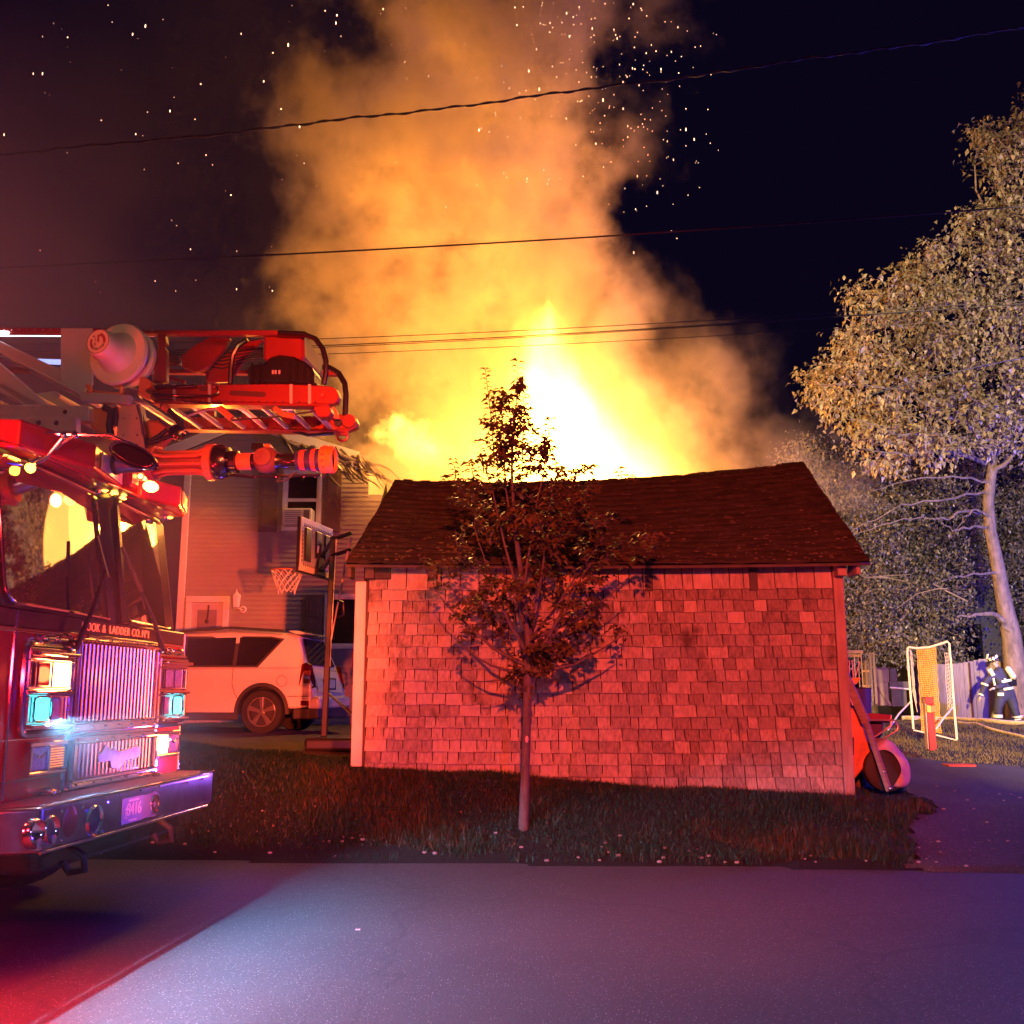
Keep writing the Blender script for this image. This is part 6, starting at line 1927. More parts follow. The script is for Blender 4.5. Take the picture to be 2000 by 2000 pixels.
mains = [
 (.13, [(1940, 890, 0), (1915, 860, -.4), (1890, 830, -.8), (1830, 800, -1.2), (1760, 760, -1.6)]),
 (.12, [(1940, 890, 0), (1925, 800, .3), (1900, 720, .5), (1880, 620, .6)]),
 (.12, [(1940, 890, 0), (1965, 820, 0), (1985, 700, 0), (1970, 560, 0), (1960, 400, 0), (1950, 300, 0)]),
 (.08, [(1936, 930, 0), (1985, 880, -.5), (2030, 840, -1)]),
 (.07, [(1925, 905, 0), (1850, 880, -1), (1770, 890, -2), (1700, 880, -2.5)]),
 (.06, [(1915, 860, -.4), (1850, 850, -1.5), (1760, 850, -2.4), (1680, 820, -3)]),
 (.06, [(1890, 830, -.8), (1800, 740, -1), (1720, 680, -1.4), (1650, 620, -2)]),
 (.05, [(1900, 720, .5), (1840, 640, 0), (1770, 580, -.5), (1700, 570, -.8)]),
 (.05, [(1880, 620, .6), (1850, 540, .4), (1830, 490, .4)]),
 (.05, [(1760, 760, -1.6), (1680, 750, -2), (1600, 750, -2.4)]),
 (.05, [(1985, 700, 0), (1940, 600, -.8), (1900, 520, -1.2), (1880, 440, -1.4)]),
 (.05, [(1970, 560, 0), (1930, 460, -.5), (1905, 340, -.8), (1900, 260, -1)]),
 (.038, [(1936, 940, 0), (1860, 930, -1), (1790, 935, -1.5), (1700, 960, -2)]),
 (.038, [(1930, 1000, 0), (1870, 1000, -.8), (1850, 1015, -1), (1800, 1010, -1.2), (1720, 1025, -1.6), (1640, 1060, -2)]),
 (.038, [(1932, 1010, 0), (1905, 995, -.6), (1880, 1010, -1), (1865, 1035, -1.2)]),
 (.038, [(1932, 1030, 0), (1880, 1030, -.8), (1860, 1038, -1), (1830, 1010, -1.5)]),
 (.10, [(1975, 1240, 0), (1950, 1205, -.3), (1915, 1200, -.6), (1870, 1205, -1)]),
 (.04, [(1925, 960, 0), (1850, 975, -1), (1760, 985, -1.6), (1660, 1040, -2)]),
 (.04, [(1950, 1118, 0), (1900, 1120, -.8), (1840, 1135, -1.4)]),
]
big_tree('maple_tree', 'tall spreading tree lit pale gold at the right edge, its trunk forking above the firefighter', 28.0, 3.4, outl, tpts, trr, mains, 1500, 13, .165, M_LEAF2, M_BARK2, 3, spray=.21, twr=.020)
# darker foliage behind and below
def low_tree(lab, Yc, dep, outline, trunkpts, mains, ncl, seed, lsz=.12):
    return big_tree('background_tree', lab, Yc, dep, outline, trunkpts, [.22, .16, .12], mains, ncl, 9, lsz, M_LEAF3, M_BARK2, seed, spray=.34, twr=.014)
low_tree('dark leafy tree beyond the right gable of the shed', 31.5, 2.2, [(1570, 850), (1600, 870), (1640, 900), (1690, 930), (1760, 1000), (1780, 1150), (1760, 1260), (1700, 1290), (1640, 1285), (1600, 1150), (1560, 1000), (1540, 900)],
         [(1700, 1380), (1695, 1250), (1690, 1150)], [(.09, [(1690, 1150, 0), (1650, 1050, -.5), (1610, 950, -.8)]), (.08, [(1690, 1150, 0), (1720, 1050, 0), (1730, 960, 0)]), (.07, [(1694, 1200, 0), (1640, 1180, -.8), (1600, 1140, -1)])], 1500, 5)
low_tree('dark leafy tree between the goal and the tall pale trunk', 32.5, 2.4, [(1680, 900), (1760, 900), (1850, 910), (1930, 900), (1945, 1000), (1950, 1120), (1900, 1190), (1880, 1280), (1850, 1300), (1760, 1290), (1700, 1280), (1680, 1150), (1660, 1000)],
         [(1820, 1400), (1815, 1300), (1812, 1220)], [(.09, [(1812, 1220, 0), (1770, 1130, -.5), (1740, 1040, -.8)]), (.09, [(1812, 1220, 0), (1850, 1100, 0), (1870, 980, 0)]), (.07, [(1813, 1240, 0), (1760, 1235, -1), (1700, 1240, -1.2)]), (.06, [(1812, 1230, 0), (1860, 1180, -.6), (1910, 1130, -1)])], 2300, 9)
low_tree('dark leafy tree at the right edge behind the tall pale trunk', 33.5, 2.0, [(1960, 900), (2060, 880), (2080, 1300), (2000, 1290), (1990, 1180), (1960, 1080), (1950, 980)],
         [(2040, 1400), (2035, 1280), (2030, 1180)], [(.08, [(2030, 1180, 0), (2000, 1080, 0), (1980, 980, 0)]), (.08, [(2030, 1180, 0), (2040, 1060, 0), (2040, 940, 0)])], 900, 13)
# long bare fallen-looking limb behind the shed corner
MB().tube([W(x, y, 24) for x, y in ((1655, 1110), (1672, 1118), (1690, 1128), (1730, 1128), (1770, 1136))], [.008, .014, .02, .02, .008], 8).tube([W(x, y, 24) for x, y in ((1690, 1128), (1740, 1124), (1782, 1122))], [.014, .012, .005], 7).tube([W(x, y, 24.3) for x, y in ((1822, 1140), (1850, 1155), (1890, 1175))], [.015, .02, .02], 7).tube([W(x, y, 24.2) for x, y in ((1750, 1190), (1790, 1160), (1830, 1150), (1850, 1150))], [.005, .01, .014, .014], 6).build('bare_branch', M_BARK2, smooth=True, label='pale bare branch reaching toward the right eave of the shed', cat='branch')

# ================================================================== FIREFIGHTER
FY = 26.9
def skin(name, chains, m, parent=None, sub=1, **kw):
    """continuous body grown round joints; chains: lists of (key, point, radius)"""
    bm = bmesh.new()
    lay = bm.verts.layers.skin.verify()
    vs = {}
    for ch in chains:
        prev = None
        for key, p, r in ch:
            if key not in vs:
                v = bm.verts.new(p); v[lay].radius = (r, r) if not isinstance(r, tuple) else r
                if not vs: v[lay].use_root = True
                vs[key] = v
            v = vs[key]
            if prev is not None and bm.edges.get((prev, v)) is None: bm.edges.new((prev, v))
            prev = v
    me = bpy.data.meshes.new(name); bm.to_mesh(me); bm.free()
    me.materials.append(m)
    o = bpy.data.objects.new(name, me); COL.objects.link(o)
    s = o.modifiers.new('skin', 'SKIN'); s.use_smooth_shade = True
    if sub:
        d = o.modifiers.new('sub', 'SUBSURF'); d.levels = sub; d.render_levels = sub
    if parent: place(o, parent)
    return tag(o, **kw)
def Fp(px, py, dy=0): return W(px, py, FY + dy)
ff = empty('person', (12.75, FY, gz2(12.7, FY)), 'firefighter in dark striped gear and helmet stooping by the fence, air bottle on back', 'person')
M_TURN = mat('turnout_cloth', (.045, .045, .062), .8, var=.25, scale=8, bump=.4, bscale=20)
M_BAND = mat('reflective_band', (.85, .88, .45), .35, var=.05)
M_SKIN = mat('face_skin', (.55, .34, .26), .5, var=.05)
hip = Fp(1964, 1354)
skin('turnout_gear', [
    [('hip', hip, .19), ('waist', Fp(1961, 1341), .19), ('chest', Fp(1957, 1324), .21), ('collar', Fp(1950, 1309), .12), ('neck', Fp(1946, 1302), .07)],
    [('chest', None, 0), ('shl', Fp(1942, 1317, -.12), .11), ('ell', Fp(1925, 1332, -.22), .085), ('wrl', Fp(1918, 1353, -.20), .07), ('cuffl', Fp(1915, 1359, -.2), .055)],
    [('chest', None, 0), ('shr', Fp(1968, 1318, .16), .11), ('elr', Fp(1958, 1340, -.20), .08), ('wrr', Fp(1944, 1343, -.28), .06)],
    [('hip', None, 0), ('hl', Fp(1955, 1361, -.06), .15), ('kl', Fp(1949, 1381, -.08), .12), ('al', Fp(1949, 1400, -.04), .095)],
    [('hip', None, 0), ('hr', Fp(1974, 1361, .06), .15), ('kr', Fp(1980, 1382, .04), .12), ('ar', Fp(1987, 1402, .02), .095)],
], M_TURN, ff, 1)
skin('head', [[('neck', Fp(1947, 1304), .055), ('skull', Fp(1942, 1294), .085), ('chin', Fp(1938, 1298), .055)]], M_SKIN, ff, 1)
fc_ = Fp(1942, 1294)
mb = MB().ball(tuple(fc_ + Vector((-.10, -.02, .0))), .018, 6, 4)
place(mb.build('nose', M_SKIN, smooth=True), ff)
place(MB().ball(tuple(fc_ + Vector((-.075, -.05, .02))), .012, 6, 4).ball(tuple(fc_ + Vector((-.085, .03, .02))), .012, 6, 4).build('eye', M_BLK, smooth=True), ff)
place(MB().ball(tuple(fc_ + Vector((.02, -.095, .0))), .03, 8, 5, (.7, .4, 1)).build('ear', M_SKIN, smooth=True), ff)
place(MB().ball(tuple(fc_ + Vector((-.085, -.01, -.05))), .014, 6, 4, (.6, 1.6, .4)).build('mouth', mat('lips', (.3, .12, .1), .5), smooth=True), ff)
hc = Fp(1940, 1288)
hax = Vector((-.45, -.05, .9)).normalized()
place(MB().lathe(hc - hax * .03, hax, [(0, .19), (.012, .20), (.03, .14), (.09, .125), (.14, .085), (.165, .0)], 20).build('helmet', M_BLK, smooth=True), ff)
M_HW = mat('helmet_reflector', (.85, .82, .6), .3, var=.05)
for a in (-2.6, -1.9, -1.2, -.5):
    d = Vector((math.cos(a), math.sin(a), 0)); d = (d - hax * d.dot(hax)).normalized()
    p = hc + d * .125 + hax * .05
    t = hax.cross(d)
    place(MB().prism([p - t * .035 - hax * .03, p + t * .035 - hax * .03, p + t * .02 + hax * .04, p - t * .02 + hax * .04], d * .01).build('helmet_sticker', M_HW), ff)
place(MB().prism([hc + Vector((-.16, -.05, .02)), hc + Vector((-.16, .05, .02)), hc + Vector((-.13, .04, .14)), hc + Vector((-.13, -.04, .14))], (-.012, 0, 0)).build('helmet_shield', M_HW), ff)
def bandring(p, ax, r, w, nm='reflective_stripe'):
    p, ax = Vector(p), Vector(ax).normalized()
    place(MB().lathe(p - ax * w / 2, ax, [(0, r * .97), (0.002, r), (w, r), (w + .002, r * .97)], 16).build(nm, M_BAND, smooth=True), ff)
bandring(Fp(1962, 1345), hip - Fp(1957, 1324), .215, .06)
bandring(Fp(1958, 1330), hip - Fp(1955, 1320), .235, .06)
bandring(Fp(1949, 1399, -.04), (0, 0, 1), .118, .08)
bandring(Fp(1987, 1400, .02), (-.15, 0, 1), .118, .05); bandring(Fp(1986, 1405, .02), (-.15, 0, 1), .112, .03)
bandring(Fp(1923, 1337, -.22), Fp(1925, 1332, -.22) - Fp(1918, 1353, -.2), .095, .05)
bandring(Fp(1916, 1357, -.2), Fp(1925, 1332, -.22) - Fp(1915, 1359, -.2), .068, .04)
place(MB().prism([Fp(x, y, -.26) for x, y in ((1930, 1308), (1936, 1305), (1944, 1318), (1938, 1321))], (0, .05, 0)).build('shoulder_stripe', M_BAND), ff)
place(MB().prism([Fp(x, y, -.27) for x, y in ((1939, 1325), (1942, 1324), (1945, 1338), (1942, 1339))], (0, .03, 0)).build('harness_strap', M_BAND), ff)
place(MB().prism([Fp(x, y, -.23) for x, y in ((1961, 1325), (1964, 1325), (1967, 1332), (1964, 1333))], (0, .03, 0)).build('harness_strap', M_BAND), ff)
place(MB().box(tuple(Fp(1949, 1359, -.24)), tuple(Fp(1959, 1353, -.20))).build('pocket_patch', M_BAND), ff)
t0_, t1_ = Fp(1966, 1302, -.20), Fp(1982, 1326, -.20)
ta = (t1_ - t0_).normalized(); tl_ = (t1_ - t0_).length
tank = place(MB().lathe(t0_, ta, [(0, 0), (.01, .04), (.05, .075), (tl_ * .45, .078), (tl_ * .46, .07), (tl_ * .5, .07), (tl_ * .51, .078), (tl_ - .05, .075), (tl_, .03), (tl_ + .02, 0)], 16).build('air_bottle', mat('air_bottle_paint', (.70, .62, .42), .35, var=.08), smooth=True), ff)
place(MB().box(tuple(Fp(1968, 1340, -.15)), tuple(Fp(1980, 1318, .0))).build('backpack_frame', M_BLK, bevel=.02), ff)
# gloved hands with fingers, boots
def hand(c, d, s=1):
    c, d = Vector(c), Vector(d).normalized()
    side = d.cross(Vector((0, 1, 0))).normalized()
    ch = [[('w', c, .035), ('p', c + d * .06, .04)]]
    for k in range(4):
        o_ = Vector((0, 1, 0)) * (.030 * (k - 1.5))
        L_ = (.07, .08, .078, .062)[k]
        ch.append([('p', None, 0), ('f%d' % k, c + d * .09 + o_, .011), ('g%d' % k, c + d * (.09 + L_ * .5) + o_ + side * .012, .010), ('h%d' % k, c + d * (.09 + L_ * .85) + o_ + side * .034, .009)])
    ch.append([('w', None, 0), ('t0', c + d * .04 + Vector((0, -.045, 0)), .012), ('t1', c + d * .085 + Vector((0, -.055, 0)) + side * .02, .010)])
    skin('gloved_hand', ch, mat('glove_leather', (.50, .42, .30), .7, var=.15), ff, 1)
hand(Fp(1915, 1360, -.2), Fp(1912, 1367, -.2) - Fp(1917, 1356, -.2))
hand(Fp(1943, 1344, -.28), (-1, 0, -.2))
for q, dy in ((Fp(1948, 1405), -.04), (Fp(1987, 1407), .02)):
    g = gz2(q.x, FY)
    place(MB().prism([(q.x - .21, FY + dy - .06, g + .005), (q.x + .09, FY + dy - .06, g + .005), (q.x + .10, FY + dy - .06, g + .16), (q.x - .02, FY + dy - .06, g + .17), (q.x - .12, FY + dy - .06, g + .10), (q.x - .21, FY + dy - .06, g + .07)], (0, .12, 0)).build('boot', M_RUB, bevel=.03, seg=2, smooth=True), ff)

# ================================================================== OVERHEAD CABLES
M_CAB = mat('cable_sheath', (.035, .030, .028), .5, var=.2, spec=.6)
def catenary(pts, Y, n=60, wob=0):
    P = [W(x, y, Y) for x, y in pts]
    xs = [p.x for p in P]; zs = [p.z for p in P]
    co = np.polyfit(xs, zs, 3)
    X = np.linspace(xs[0], xs[-1], n)
    return [Vector((x, Y, float(np.polyval(co, x)) + wob * math.sin(x * 7.1) * .6 + wob * math.sin(x * 2.7))) for x in X]
c_ = catenary([(-300, 325), (0, 302), (500, 252), (1000, 196), (1380, 142), (1700, 98), (2000, 55), (2300, 8)], 9.2, 260, .008)
mb = MB().tube(c_, .0085, 6)
hel = []
for i in range(len(c_) - 1):
    for k in range(3):
        t = (i * 3 + k); p = c_[i].lerp(c_[i + 1], k / 3); a = t * .33
        hel.append(p + Vector((0, math.cos(a), math.sin(a))) * .012)
mb.tube(hel, .0065, 5)
mb.build('overhead_cable', M_CAB, smooth=True, label='uppermost thick twisted cable crossing the sky over the smoke', cat='cable', group='overhead cables')
for pts, Y, r, lab in (([(-300, 535), (0, 522), (500, 497), (1000, 476), (1500, 440), (1800, 417), (2000, 402), (2300, 378)], 10, .0095, 'middle plain cable crossing the sky below the twisted one'),
                       ([(-200, 668), (300, 668), (640, 660), (1000, 650), (1480, 618), (1700, 606), (2000, 588), (2300, 570)], 16, .0065, 'highest of the lower thin cables above the flames'),
                       ([(-200, 684), (300, 682), (640, 674), (1000, 661), (1480, 627), (1700, 612), (2000, 594), (2300, 574)], 16.2, .0085, 'thickest of the lower cables above the flames'),
                       ([(-200, 686), (300, 685), (640, 677), (1000, 665), (1480, 628), (1700, 613), (2000, 595), (2300, 575)], 16.3, .006, 'thin cable hugging the thickest lower cable above the flames'),
                       ([(-200, 700), (300, 699), (640, 691), (1000, 678), (1480, 651), (1700, 636), (2000, 620), (2300, 600)], 16, .0055, 'lowest thin cable just above the top of the young tree'),
                       ([(1700, 770), (1800, 745), (1900, 715), (2000, 700), (2300, 680)], 20, .010, 'short cable running into the golden tree at the right edge')):
    MB().tube(catenary(pts, Y, 60), r, 6).build('overhead_cable', M_CAB, smooth=True, label=lab, cat='cable', group='overhead cables')

# ================================================================== FIRE AND SMOKE
def mathn(nt):
    N, L = nt.nodes, nt.links
    def m(op, a, b=None, c=None, clamp=False):
        n = N.new('ShaderNodeMath'); n.operation = op; n.use_clamp = clamp
        for i, v in enumerate((a, b, c)):
            if v is None: continue
            if isinstance(v, (int, float)): n.inputs[i].default_value = v
            else: L.new(v, n.inputs[i])
        return n.outputs[0]
    return m
def pw(nt, m, v, pts):
    """piecewise linear function of v"""
    n = nt.nodes.new('ShaderNodeFloatCurve')
    lo = min(p[1] for p in pts); hi = max(p[1] for p in pts)
    z0, z1 = pts[0][0], pts[-1][0]
    cv = n.mapping.curves[0]
    for i, (a, b) in enumerate(pts):
        q = ((a - z0) / (z1 - z0), (b - lo) / (hi - lo))
        if i < 2: cv.points[i].location = q
        else: cv.points.new(*q)
    for p in cv.points: p.handle_type = 'VECTOR'
    n.mapping.update()
    t = m('DIVIDE', m('SUBTRACT', v, z0), z1 - z0, clamp=True)
    nt.links.new(t, n.inputs['Value'])
    return m('MULTIPLY_ADD', n.outputs[0], hi - lo, lo)
PYC = 25.0
LE = [(4, -3.6), (6, -4.0), (9, -4.8), (12, -5.2), (14.4, -5.3), (15.4, -5.6), (18, -5.2), (22, -5.4), (30, -7)]
RE = [(4, 7.3), (6.5, 7.3), (8.5, 6.9), (10.2, 6.0), (11.6, 5.2), (13, 4.7), (15, 4.6), (17, 4.4), (19, 4.6), (22, 4.6), (30, 5)]
def vol_nodes(name):
    mt = bpy.data.materials.new(name); mt.use_nodes = True
    nt = mt.node_tree; nt.nodes.clear()
    out = nt.nodes.new('ShaderNodeOutputMaterial')
    pv = nt.nodes.new('ShaderNodeVolumePrincipled')
    nt.links.new(pv.outputs[0], out.inputs['Volume'])
    pv.inputs['Density Attribute'].default_value = ''
    tc = nt.nodes.new('ShaderNodeTexCoord')
    sp = nt.nodes.new('ShaderNodeSeparateXYZ'); nt.links.new(tc.outputs['Object'], sp.inputs[0])
    return mt, nt, pv, tc.outputs['Object'], sp.outputs
def noise3(nt, vec, sc, det, ro, st=None, loc=None):
    N, L = nt.nodes, nt.links
    if st or loc:
        mp = N.new('ShaderNodeMapping')
        if st: mp.inputs['Scale'].default_value = st
        if loc: mp.inputs['Location'].default_value = loc
        L.new(vec, mp.inputs[0]); vec = mp.outputs[0]
    n = N.new('ShaderNodeTexNoise'); n.inputs['Scale'].default_value = sc; n.inputs['Detail'].default_value = det; n.inputs['Roughness'].default_value = ro
    L.new(vec, n.inputs['Vector'])
    return n.outputs[0]

# smoke column
mt, nt, pv, vec, (x, y, z) = vol_nodes('smoke')
m = mathn(nt)
le, re_ = pw(nt, m, z, LE), pw(nt, m, z, RE)
cx_ = m('MULTIPLY', m('ADD', le, re_), .5); hw_ = m('MULTIPLY', m('SUBTRACT', re_, le), .5)
xn = m('DIVIDE', m('SUBTRACT', x, cx_), hw_); yn = m('DIVIDE', m('SUBTRACT', y, PYC), 3.0)
rr_ = m('SQRT', m('ADD', m('MULTIPLY', xn, xn), m('MULTIPLY', yn, yn)))
nf = noise3(nt, vec, .34, 6, .62)
nb_ = noise3(nt, vec, .13, 2, .5, loc=(3, 1, 7))
d = m('ADD', m('SUBTRACT', 1.0, rr_), m('MULTIPLY_ADD', nf, 2.3, -1.20))
d = m('ADD', d, m('MULTIPLY_ADD', nb_, 1.6, -.80))
d = m('MULTIPLY', d, 2.4, clamp=True)
# thinner to the right of the column
xe = m('ADD', m('ADD', x, m('MULTIPLY', m('ADD', z, -10.0), .10)), m('MULTIPLY_ADD', nb_, 3.0, -1.5))
thin = m('SUBTRACT', 1.0, m('MULTIPLY', m('MULTIPLY_ADD', xe, .75, -1.8, clamp=True), .80))
nd = noise3(nt, vec, .85, 6, .68, loc=(1, 5, 2))
bil = m('MULTIPLY_ADD', nd, 7.5, -3.2, clamp=True)
d = m('MULTIPLY', d, m('MULTIPLY_ADD', bil, .9, .10))
d = m('MULTIPLY', m('MULTIPLY', d, thin), .95)
nt.links.new(d, pv.inputs['Density'])
pv.inputs['Color'].default_value = (.86, .72, .58, 1)
pv.inputs['Anisotropy'].default_value = .0
mt.cycles.volume_step_rate = .45
M_SMOKE = mt
def plume_hull(name, le, re, y0, y1, z0, z1, pad, m, par=None, **kw):
    mb = MB()
    n, k = 14, 28
    for i in range(n):
        zz = z0 + (z1 - z0) * i / (n - 1)
        a = float(np.interp(zz, [p[0] for p in le], [p[1] for p in le])) - pad
        b = float(np.interp(zz, [p[0] for p in re], [p[1] for p in re])) + pad
        for j in range(k):
            t = 2 * PI * j / k
            mb.v.append(((a + b) / 2 + (b - a) / 2 * math.cos(t), (y0 + y1) / 2 + (y1 - y0) / 2 * math.sin(t), zz))
    for i in range(n - 1):
        for j in range(k):
            l = (j + 1) % k
            mb.f.append((i * k + j, i * k + l, (i + 1) * k + l, (i + 1) * k + j))
    mb.f.append(tuple(range(k))[::-1]); mb.f.append(tuple(range((n - 1) * k, n * k)))
    return mb.build(name, m, par, **kw)
plume_hull('smoke', LE, RE, 20.9, 29.1, 5.8, 27, 1.9, M_SMOKE, kind='stuff', label='towering column of orange lit smoke rising from the burning house', cat='smoke')

# thin dim smoke drifting to the left
mt, nt, pv, vec, (x, y, z) = vol_nodes('drifting_smoke')
m = mathn(nt)
nf = noise3(nt, vec, .12, 4, .6, loc=(5, 2, 1))
d = m('MULTIPLY', m('MULTIPLY_ADD', nf, 5.0, -2.1, clamp=True), .020)
fx_ = m('MULTIPLY', m('MULTIPLY_ADD', x, .30, 6.0, clamp=True), m('MULTIPLY_ADD', x, -.5, 1.2, clamp=True))
fz_ = m('MULTIPLY', m('MULTIPLY_ADD', z, .25, -1.5, clamp=True), m('MULTIPLY_ADD', z, -.25, 7.0, clamp=True))
fy_ = m('MULTIPLY_ADD', m('ABSOLUTE', m('SUBTRACT', y, 27)), -.3, 1.2, clamp=True)
d = m('MULTIPLY', m('MULTIPLY', d, fx_), m('MULTIPLY', fz_, fy_))
nt.links.new(d, pv.inputs['Density'])
pv.inputs['Color'].default_value = (.75, .55, .50, 1)
mt.cycles.volume_step_rate = 1.0
MB().box((-20, 23.0, 6.2), (2.2, 31, 28)).build('drifting_smoke', mt, kind='stuff', label='thin dark smoke drifting left of the bright column', cat='smoke')

# wisps in front of the house's right part
mt, nt, pv, vec, (x, y, z) = vol_nodes('wisps')
m = mathn(nt)
nf = noise3(nt, vec, 1.3, 5, .65)
a = m('DIVIDE', m('SUBTRACT', x, -2.2), 1.5); b = m('DIVIDE', m('SUBTRACT', y, 20.4), .62); c = m('DIVIDE', m('SUBTRACT', z, 5.6), 1.9)
r_ = m('SQRT', m('ADD', m('ADD', m('MULTIPLY', a, a), m('MULTIPLY', b, b)), m('MULTIPLY', c, c)))
d = m('MULTIPLY', m('ADD', m('SUBTRACT', .75, r_), m('MULTIPLY_ADD', nf, 2.4, -1.2)), 2.2, clamp=True)
nt.links.new(m('MULTIPLY', d, .9), pv.inputs['Density'])
pv.inputs['Color'].default_value = (.85, .70, .55, 1)
mt.cycles.volume_step_rate = .5
MB().ball((-2.2, 20.35, 5.6), 1.0, 20, 12, (1.7, .62, 2.0)).build('smoke_wisps', mt, kind='stuff', label='brown wisps of smoke rolling over the scorched siding of the house', cat='smoke')
lamp('fire_light', 'POINT', (-1.5, 20.0, 7.3), 850, (1, .42, .08), .4)

# flames
mt, nt, pv, vec, (x, y, z) = vol_nodes('flames')
m = mathn(nt)
FL = [(5, -1.2), (6.5, -.95), (7.3, -.55), (8.2, -.05), (9, .25), (10, .62), (10.8, .80)]
FR = [(5, 4.2), (6.5, 3.8), (7.3, 3.1), (8.2, 2.2), (9, 1.6), (10, 1.1), (10.8, .86)]
le, re_ = pw(nt, m, z, FL), pw(nt, m, z, FR)
cx_ = m('MULTIPLY', m('ADD', le, re_), .5); hw_ = m('ADD', m('MULTIPLY', m('SUBTRACT', re_, le), .5), .05)
nsh = noise3(nt, vec, .9, 3, .55, st=(1, 1, .45), loc=(0, 0, 2))
xs_ = m('ADD', x, m('MULTIPLY_ADD', nsh, 1.6, -.8))
xn = m('DIVIDE', m('SUBTRACT', xs_, cx_), hw_); yn = m('DIVIDE', m('SUBTRACT', y, 24.3), 1.5)
rr_ = m('SQRT', m('ADD', m('MULTIPLY', xn, xn), m('MULTIPLY', yn, yn)))
core = m('MULTIPLY', m('SUBTRACT', 1.35, rr_), 1.1, clamp=True)
core = m('MULTIPLY', m('POWER', core, 1.6), m('MULTIPLY_ADD', z, -.45, 4.95, clamp=True))
# side fires: broad low body of flame left and right of the core
nl = noise3(nt, vec, .55, 5, .62, st=(1, 1, .6), loc=(9, 4, 0))
ax_ = m('DIVIDE', m('SUBTRACT', x, .9), 4.5); az_ = m('DIVIDE', m('SUBTRACT', z, 6.6), 3.3); ay_ = m('DIVIDE', m('SUBTRACT', y, 24.5), 2.0)
rl = m('SQRT', m('ADD', m('ADD', m('MULTIPLY', ax_, ax_), m('MULTIPLY', az_, az_)), m('MULTIPLY', ay_, ay_)))
low = m('MULTIPLY', m('ADD', m('SUBTRACT', 1.0, rl), m('MULTIPLY_ADD', nl, 1.8, -.95)), 1.3, clamp=True)
# small bright licks at the left (over the torn roof)
nk = noise3(nt, vec, 1.9, 4, .6, loc=(2, 2, 2))
bx_ = m('DIVIDE', m('SUBTRACT', x, -2.35), 1.05); bz_ = m('DIVIDE', m('SUBTRACT', m('ADD', z, m('MULTIPLY', m('ADD', x, 2.3), .35)), 7.4), .75); by_ = m('DIVIDE', m('SUBTRACT', y, 23.6), .8)
rk = m('SQRT', m('ADD', m('ADD', m('MULTIPLY', bx_, bx_), m('MULTIPLY', bz_, bz_)), m('MULTIPLY', by_, by_)))
lick = m('MULTIPLY', m('ADD', m('SUBTRACT', .8, rk), m('MULTIPLY_ADD', nk, 4.2, -2.2)), 2.2, clamp=True)
tot = m('ADD', m('ADD', m('MULTIPLY', core, 14.0), m('MULTIPLY', low, .95)), m('MULTIPLY', lick, 4.5))
pv.inputs['Density'].default_value = 0.0
pv.inputs['Emission Color'].default_value = (1, .46, .062, 1)
nt.links.new(tot, pv.inputs['Emission Strength'])
mt.cycles.volume_step_rate = .5
hl = [(4.5, -4.6), (6, -4.4), (8, -3.8), (9.5, -1.6), (11, -.6), (12.9, .3)]
hr = [(4.5, 6.0), (6, 5.8), (8, 5.2), (9.5, 4.0), (11, 2.6), (12.9, 1.9)]
plume_hull('flames', hl, hr, 22.2, 27.2, 5.6, 12.8, 0.0, mt, kind='stuff', label='white hot and yellow flames standing above the roof ridge of the shed', cat='fire')

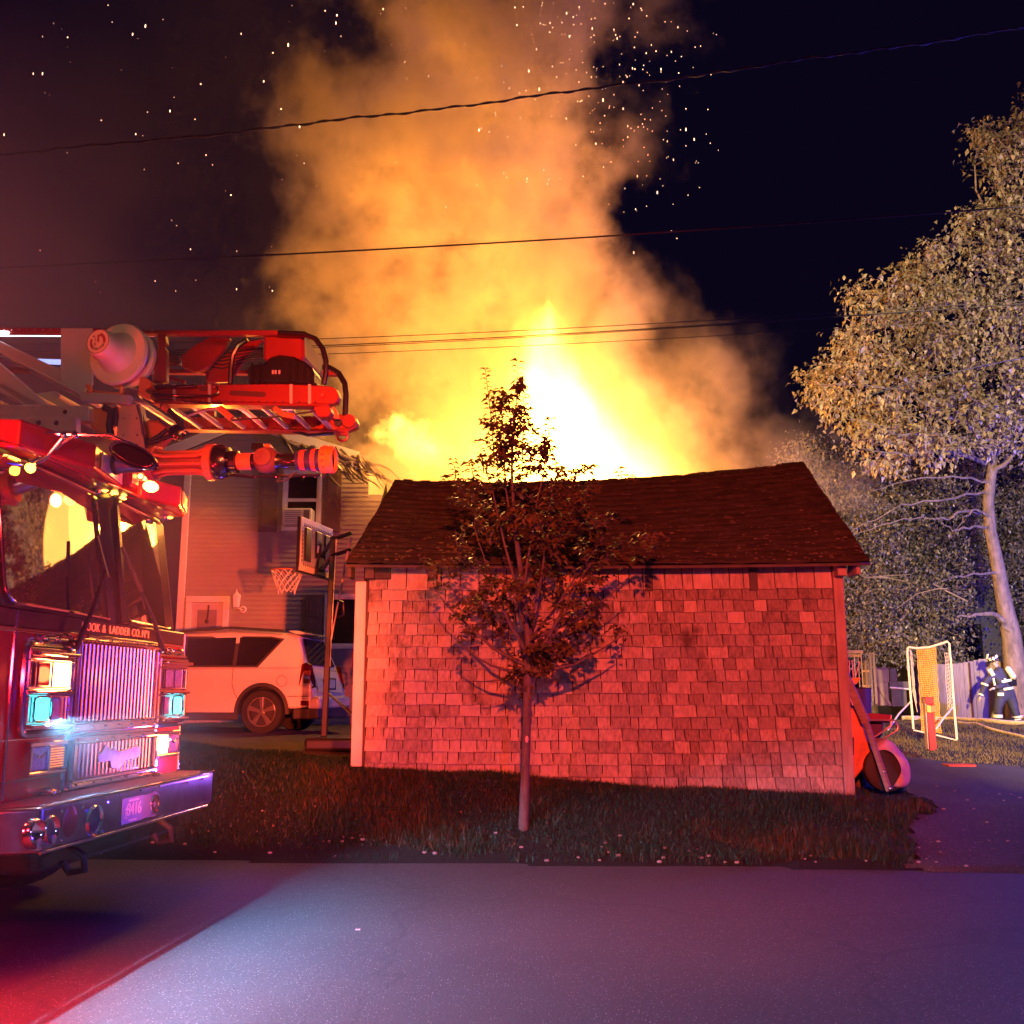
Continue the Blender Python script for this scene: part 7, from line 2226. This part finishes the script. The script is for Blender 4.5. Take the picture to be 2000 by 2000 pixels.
# glowing embers thrown up by the fire
def embers():
    mb = MB()
    r2 = random.Random(21)
    def one(px, py, s, Y=None):
        Y = Y or r2.uniform(17, 21.5)
        p = W(px, py, Y)
        r_ = s * Y / 2000. * r2.uniform(.35, .70)
        mb.ball(tuple(p), r_, 5, 3, (1, 1, r2.choice([1, 1.3, 2.2, 3.6])))
    for px, py in ((83, 144), (132, 73), (211, 10), (219, 43), (284, 51), (259, 67), (392, 164), (340, 190), (332, 217), (381, 233), (288, 219), (198, 235), (265, 262), (8, 263), (65, 144), (348, 319), (451, 381), (372, 487), (303, 549), (462, 565), (532, 568), (549, 213), (533, 103), (563, 88), (515, 159), (471, 66), (635, 21), (658, 30), (656, 45), (594, 319), (585, 247), (415, 322)):
        one(px, py, r2.uniform(1.6, 2.6))
    for _ in range(34): one(r2.uniform(40, 640), r2.uniform(0, 600), r2.uniform(.6, 1.0))
    for _ in range(95): one(r2.gauss(1130, 95), abs(r2.gauss(60, 130)), r2.uniform(.8, 1.9))
    for _ in range(75):
        t = r2.random(); one(1230 + 80 * r2.gauss(0, .7) + 60 * t, 100 + 330 * t + r2.gauss(0, 50), r2.uniform(.8, 1.7))
    for _ in range(38): one(r2.uniform(1200, 1400), r2.uniform(10, 330), r2.uniform(1.0, 1.8))
    for _ in range(40): one(r2.uniform(640, 1200), r2.uniform(0, 420), r2.uniform(.8, 1.5))
    mb.build('embers', emis('ember_glow', (1, .55, .30), 5), kind='stuff', label='glowing embers drifting up through the smoke and sky', cat='embers')
embers()

# ------------------------------------------------------------------ added haze standing in for red glare at the truck's near flank
def glare_haze(c, r, dens, step, lab):
    mt, nt, pv, vec, _ = vol_nodes('glare_haze')
    m = mathn(nt)
    dv = nt.nodes.new('ShaderNodeVectorMath'); dv.operation = 'LENGTH'
    nt.links.new(vec, dv.inputs[0])
    d = m('SUBTRACT', 1.0, dv.outputs['Value'], clamp=True)
    nt.links.new(m('MULTIPLY', m('MULTIPLY', d, d), dens * 3), pv.inputs['Density'])
    pv.inputs['Color'].default_value = (.8, .78, .76, 1)
    mt.cycles.volume_step_rate = step
    o = MB().ball((0, 0, 0), 1.0, 32, 20).build('glare_haze', mt, kind='stuff', label=lab, cat='smoke')
    o.location = c; o.scale = r
glare_haze((-5.6, 6.4, 3.0), (4.6, 5.2, 4.4), .085, 1.5, 'added red lit haze standing in for lamp glare beside the fire truck')
